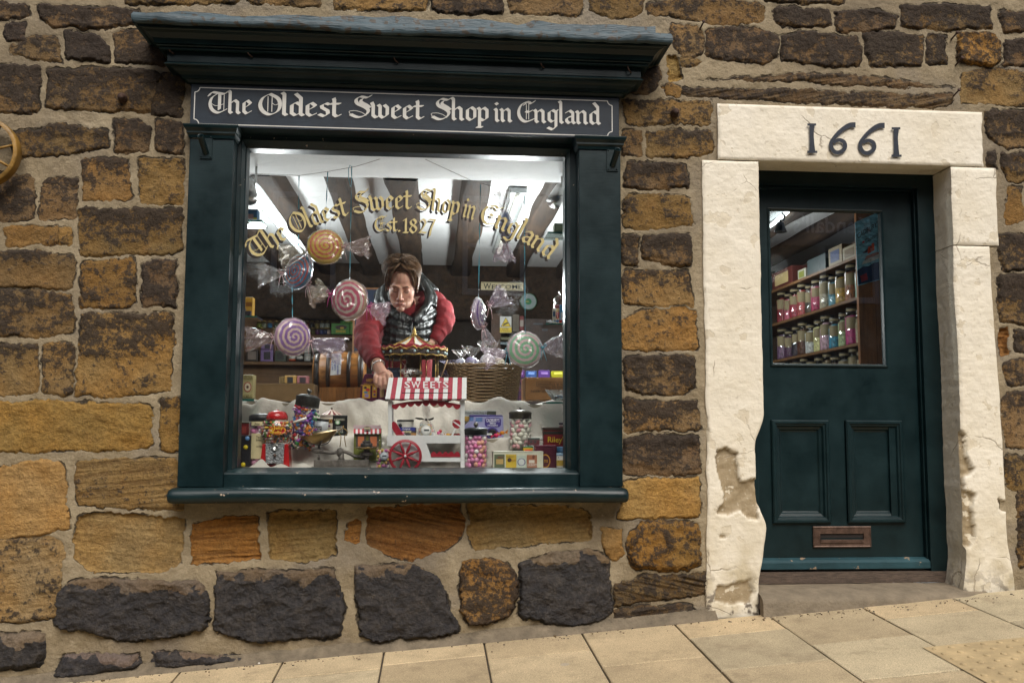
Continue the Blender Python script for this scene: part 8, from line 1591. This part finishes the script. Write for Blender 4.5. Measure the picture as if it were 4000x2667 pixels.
# hair: swept mass with separate locks
mb = MB(); mb.T = HT_; B = mb.ball
B((0, .030, .062), (.078, .094, .078), 20, 14); B((0, -.014, .106), (.066, .056, .034), 16, 10); B((.044, -.024, .096), (.036, .040, .032), 14, 10); B((-.042, -.024, .092), (.034, .038, .030), 14, 10)
for s in (-1, 1): B((s*.068, -.010, .045), (.020, .050, .045), 12, 10); B((s*.070, .030, .02), (.018, .05, .05), 12, 10); B((s*.066, -.032, .056), (.014, .022, .030), 12, 8)
B((.062, -.010, .085), (.040, .06, .045), 14, 10)
hair = solid(mb, 'hair', BROWN, .005, 2, MAN)
q = random.Random(12); mb = MB(); mb.T = HT_
for i in range(460):
    th = q.uniform(-math.pi, math.pi); rr = q.uniform(.05, 1)**.6; x0 = -.012+.05*rr*math.sin(th)*.8; y0 = .02-.06*rr*math.cos(th); s = 1 if x0 > -.012 else -1
    fr_ = y0 < -.015; ln = q.uniform(.6, 1.1); z0 = .142-1.6*(x0*x0+y0*y0*.7)
    if fr_: pts_ = [(x0, y0, z0), (x0+s*.024*ln, y0-.018, z0+.007), (x0+s*.048*ln, y0-.024, z0-.010), (x0+s*.064*ln, min(-.022, y0-.008), z0-.045*ln)]
    else: pts_ = [(x0, y0, z0+.002), (x0+s*.030*ln, y0+.01, z0-.006), (x0+s*.054*ln, y0+.012, z0-.040), (x0+s*.060*ln, y0+.01, z0-.085*ln)]
    jt = lambda p, k: (p[0]+q.uniform(-1, 1)*.004*k, p[1]+q.uniform(-1, 1)*.004*k, p[2]+q.uniform(-1, 1)*.005*k)
    ok = [jt(p, 1+j*.6) for j, p in enumerate(pts_)]
    ok = [(p[0]*(max(1, .080/max(1e-4, math.sqrt(p[0]**2+max(0, p[2]-.04)**2*.75+.0)) ) if p[2] < .1 and abs(p[0]) > .03 and math.hypot(p[0], 0) < .074 and p[1] > -.05 else 1), p[1], p[2]) for p in ok]
    mb.tube(smooth_path(ok, 3), [.0022]*3+[.0019]*3+[.0014]*3+[.0004], 4, False)
for i in range(60):
    s = q.choice((-1, 1)); x = q.uniform(.002, .045); y0 = -.040-.020*q.random(); e_ = q.uniform(.055, .072); dz = q.uniform(-.02, .03)
    mb.tube(smooth_path([(s*x*.7-.006, y0, .136-x*.3), (s*(x+.010)-.004, y0-.022, .124-x*.3), (s*(x+.028), y0-.020, .100+dz*.3), (s*e_, -.050-.012*q.random(), .050+dz), (s*(e_+.006), -.050, .020+dz)], 4), [.0024]*4+[.0022]*4+[.0019]*4+[.0012]*4+[.0003], 4, False)
for s in (-1, 1):
    for i in range(110):
        y0 = q.uniform(-.045, .09); k_ = q.uniform(-.006, .004); mb.tube(smooth_path([(s*q.uniform(.035, .055), y0*.9, .128), (s*(.070+k_), y0-.004, .098), (s*(.083+k_), y0-.006, .052), (s*(.082+k_), y0-.008+.01*q.random(), .012), (s*(.080+k_), y0-.006, q.uniform(-.03, .0))], 3), [.0024]*4+[.0022]*4+[.0018]*4+[.0005], 4, False)
mb.build('locks', M('brown_locks', (.110, .058, .025), .38, .45, 120, .2, 200), hair)
# jumper
KNIT = M('red_wool', (.175, .0062, .0105), .85, .25, 30, .55, 330); mb = MB(); q = random.Random(5)
def sleeve(pts, rs, sd):
    pts = [np.array(p) for p in smooth_path([tuple(p) for p in pts], 9)]; n = len(pts); rr = np.interp(np.linspace(0, 1, n), np.linspace(0, 1, len(rs)), rs); rows = []; prev = None
    for i in range(n):
        t = Vector(pts[min(n-1, i+1)]-pts[max(0, i-1)]).normalized(); a = (Vector((0, -1, 0))-t*t.dot(Vector((0, -1, 0)))).normalized(); b = t.cross(a); row = []
        for k_ in range(22):
            th = 2*math.pi*k_/22; fold = .06*(float(vnoise(np.array(i*.55+sd), np.array(abs(k_-11)*.22+i*.16), sd))-.5)*2+.045*math.sin(i*1.15+th*1.5+sd); row.append(Vector(pts[i])+(a*math.cos(th)+b*math.sin(th))*float(rr[i])*(1+fold))
        rows.append(row)
    mb.grid(rows, True, True); mb.add(rows[0], [tuple(range(22))]); mb.add(rows[-1], [tuple(range(21, -1, -1))])
sleeve([shL+Vector((.03, .03, .0)), lerp(shL, el_L, .5)+Vector((-.012, 0, .01)), el_L, lerp(el_L, wr_L, .55), lerp(el_L, wr_L, .93)], [.082, .078, .073, .066, .057, .047], 3)
sleeve([shR+Vector((-.03, .03, .01)), lerp(shR, el_R, .5)+Vector((.02, 0, .01)), el_R, lerp(el_R, wr_R, .55), lerp(el_R, wr_R, .92)], [.074, .068, .062, .057, .049, .041], 8)
mb.tube([nk0+Vector((0, 0, .0)), lerp(nk0, hip, .3), lerp(nk0, hip, .65), hip, hip+Vector((0, .02, -.1))], [.09, .185, .18, .185, .185], 22); mb.tube([shL, nk0+Vector((0, .02, -.03)), shR], [.085, .09, .085], 14)
jum = solid(mb, 'jumper', KNIT, .0062, 2, MAN)
mb = MB(); n0, n1 = hp(0, .035, -.120), hp(0, .05, -.175); d_ = (n1-n0).normalized()
rows = []
for u, rr in ((-.006, .066), (0, .070), (.03, .074), (.05, .084), (.07, .10)):
    a = d_.orthogonal().normalized(); b = d_.cross(a); rows.append([n0+d_*u+(a*math.cos(2*math.pi*k_/72)+b*math.sin(2*math.pi*k_/72))*(rr+.0022*(k_ % 2)) for k_ in range(72)])
mb.grid(rows, True, True); mb.build('collar', KNIT, jum)
def cuff(a, b_, r_, nm):
    d = (b_-a).normalized(); o1 = d.orthogonal().normalized(); o2 = d.cross(o1); mb = MB(); mb.grid([[a+d*u+(o1*math.cos(2*math.pi*k_/44)+o2*math.sin(2*math.pi*k_/44))*(rr+.0022*(k_ % 2)) for k_ in range(44)] for u, rr in ((-.065, r_*1.12), (-.03, r_*1.06), (0, r_), (.002, r_*.85))], True, True); mb.build(nm, KNIT, jum)
cuff(lerp(el_L, wr_L, .96), wr_L, .046, 'cuff'); cuff(lerp(el_R, wr_R, .96), wr_R, .044, 'cuff')
# padded gilet: quilted rows joined into one shell
PUF = M('black_ripstop', (.0065, .0085, .0085), .30, .25, 30, .9, 26, coat=.12, stretch=(3.2, 1, .7)); mb = MB()
def baffle(p0, p1, r_, sag=.012, fl=1.0):
    a, b_ = W(*p0), W(*p1); n = 10; mb.tube([lerp(a, b_, u/n)+Vector((0, -.020*math.sin(math.pi*u/n), -sag*math.sin(math.pi*u/n))) for u in range(n+1)], [r_*(.72+.28*math.sin(math.pi*min(1, max(0, (u+.6)/(n+1.2)))))*(1+.06*math.sin(u*2.3+p0[1])) for u in range(n+1)], 12)
for p0, p1, r_ in (((1622, 1236, 1.00), (1694, 1188, 1.12), .031), ((1614, 1262, .985), (1698, 1222, 1.10), .031), ((1609, 1288, .975), (1694, 1256, 1.08), .030), ((1612, 1314, .97), (1690, 1290, 1.07), .030), ((1618, 1340, .97), (1682, 1322, 1.06), .028), ((1616, 1366, .98), (1676, 1352, 1.06), .028),
                   ((1600, 1258, .985), (1528, 1226, .99), .031), ((1602, 1284, .975), (1514, 1258, .98), .031), ((1600, 1310, .965), (1506, 1290, .97), .031), ((1598, 1336, .965), (1498, 1322, .97), .030), ((1598, 1360, .97), (1492, 1354, .98), .030), ((1598, 1386, .98), (1490, 1384, 1.0), .030)): baffle(p0, p1, r_)
for pts_, r_ in ((((1646, 1098, 1.10), (1672, 1142, 1.07), (1670, 1190, 1.02), (1640, 1228, .985), (1616, 1262, .965)), .025), (((1664, 1110, 1.13), (1692, 1160, 1.10), (1690, 1200, 1.07)), .025), (((1506, 1122, 1.08), (1502, 1165, 1.03), (1532, 1206, .985), (1570, 1232, .97), (1602, 1254, .965)), .024), (((1492, 1136, 1.10), (1482, 1180, 1.05), (1512, 1222, 1.0)), .030)):
    sp_ = smooth_path([tuple(W(*p)) for p in pts_], 6); mb.tube(sp_, [r_*(1+.07*math.sin(i*1.3)) for i in range(len(sp_))], 12)
mb.tube([W(1484, 1168, 1.14), W(1540, 1120, 1.22), W(1640, 1100, 1.24), W(1690, 1150, 1.20)], [.05, .06, .06, .05], 14)
mb.tube([lerp(nk0, hip, .22), lerp(nk0, hip, .65), hip], [.165, .180, .185], 20)
gil = solid(mb, 'gilet', PUF, .0055, 1, MAN)
mb = MB(); zp = smooth_path([tuple(W(*p)) for p in ((1611, 1258, .945), (1607, 1290, .935), (1606, 1330, .930), (1606, 1372, .935))], 6); mb.tube(zp, .0042, 8); mb.build('zip', M('dark_zip', (.05, .05, .05), .4, .2, 90, metal=.6), gil)
# bracelet
mb = MB(); d_ = (W(1494, 1466, .655)-wr_L).normalized(); a = d_.orthogonal().normalized(); b = d_.cross(a); cc = lerp(wr_L, W(1484, 1446, .67), .25); mb.tube([cc+(a*math.cos(2*math.pi*k_/30)+b*math.sin(2*math.pi*k_/30))*.0375+d_*.006*math.sin(2*math.pi*k_/30) for k_ in range(31)], .0034, 8, False); mb.build('bracelet', M('silver_bangle', (.62, .62, .60), .25, .05, metal=.9), MAN)
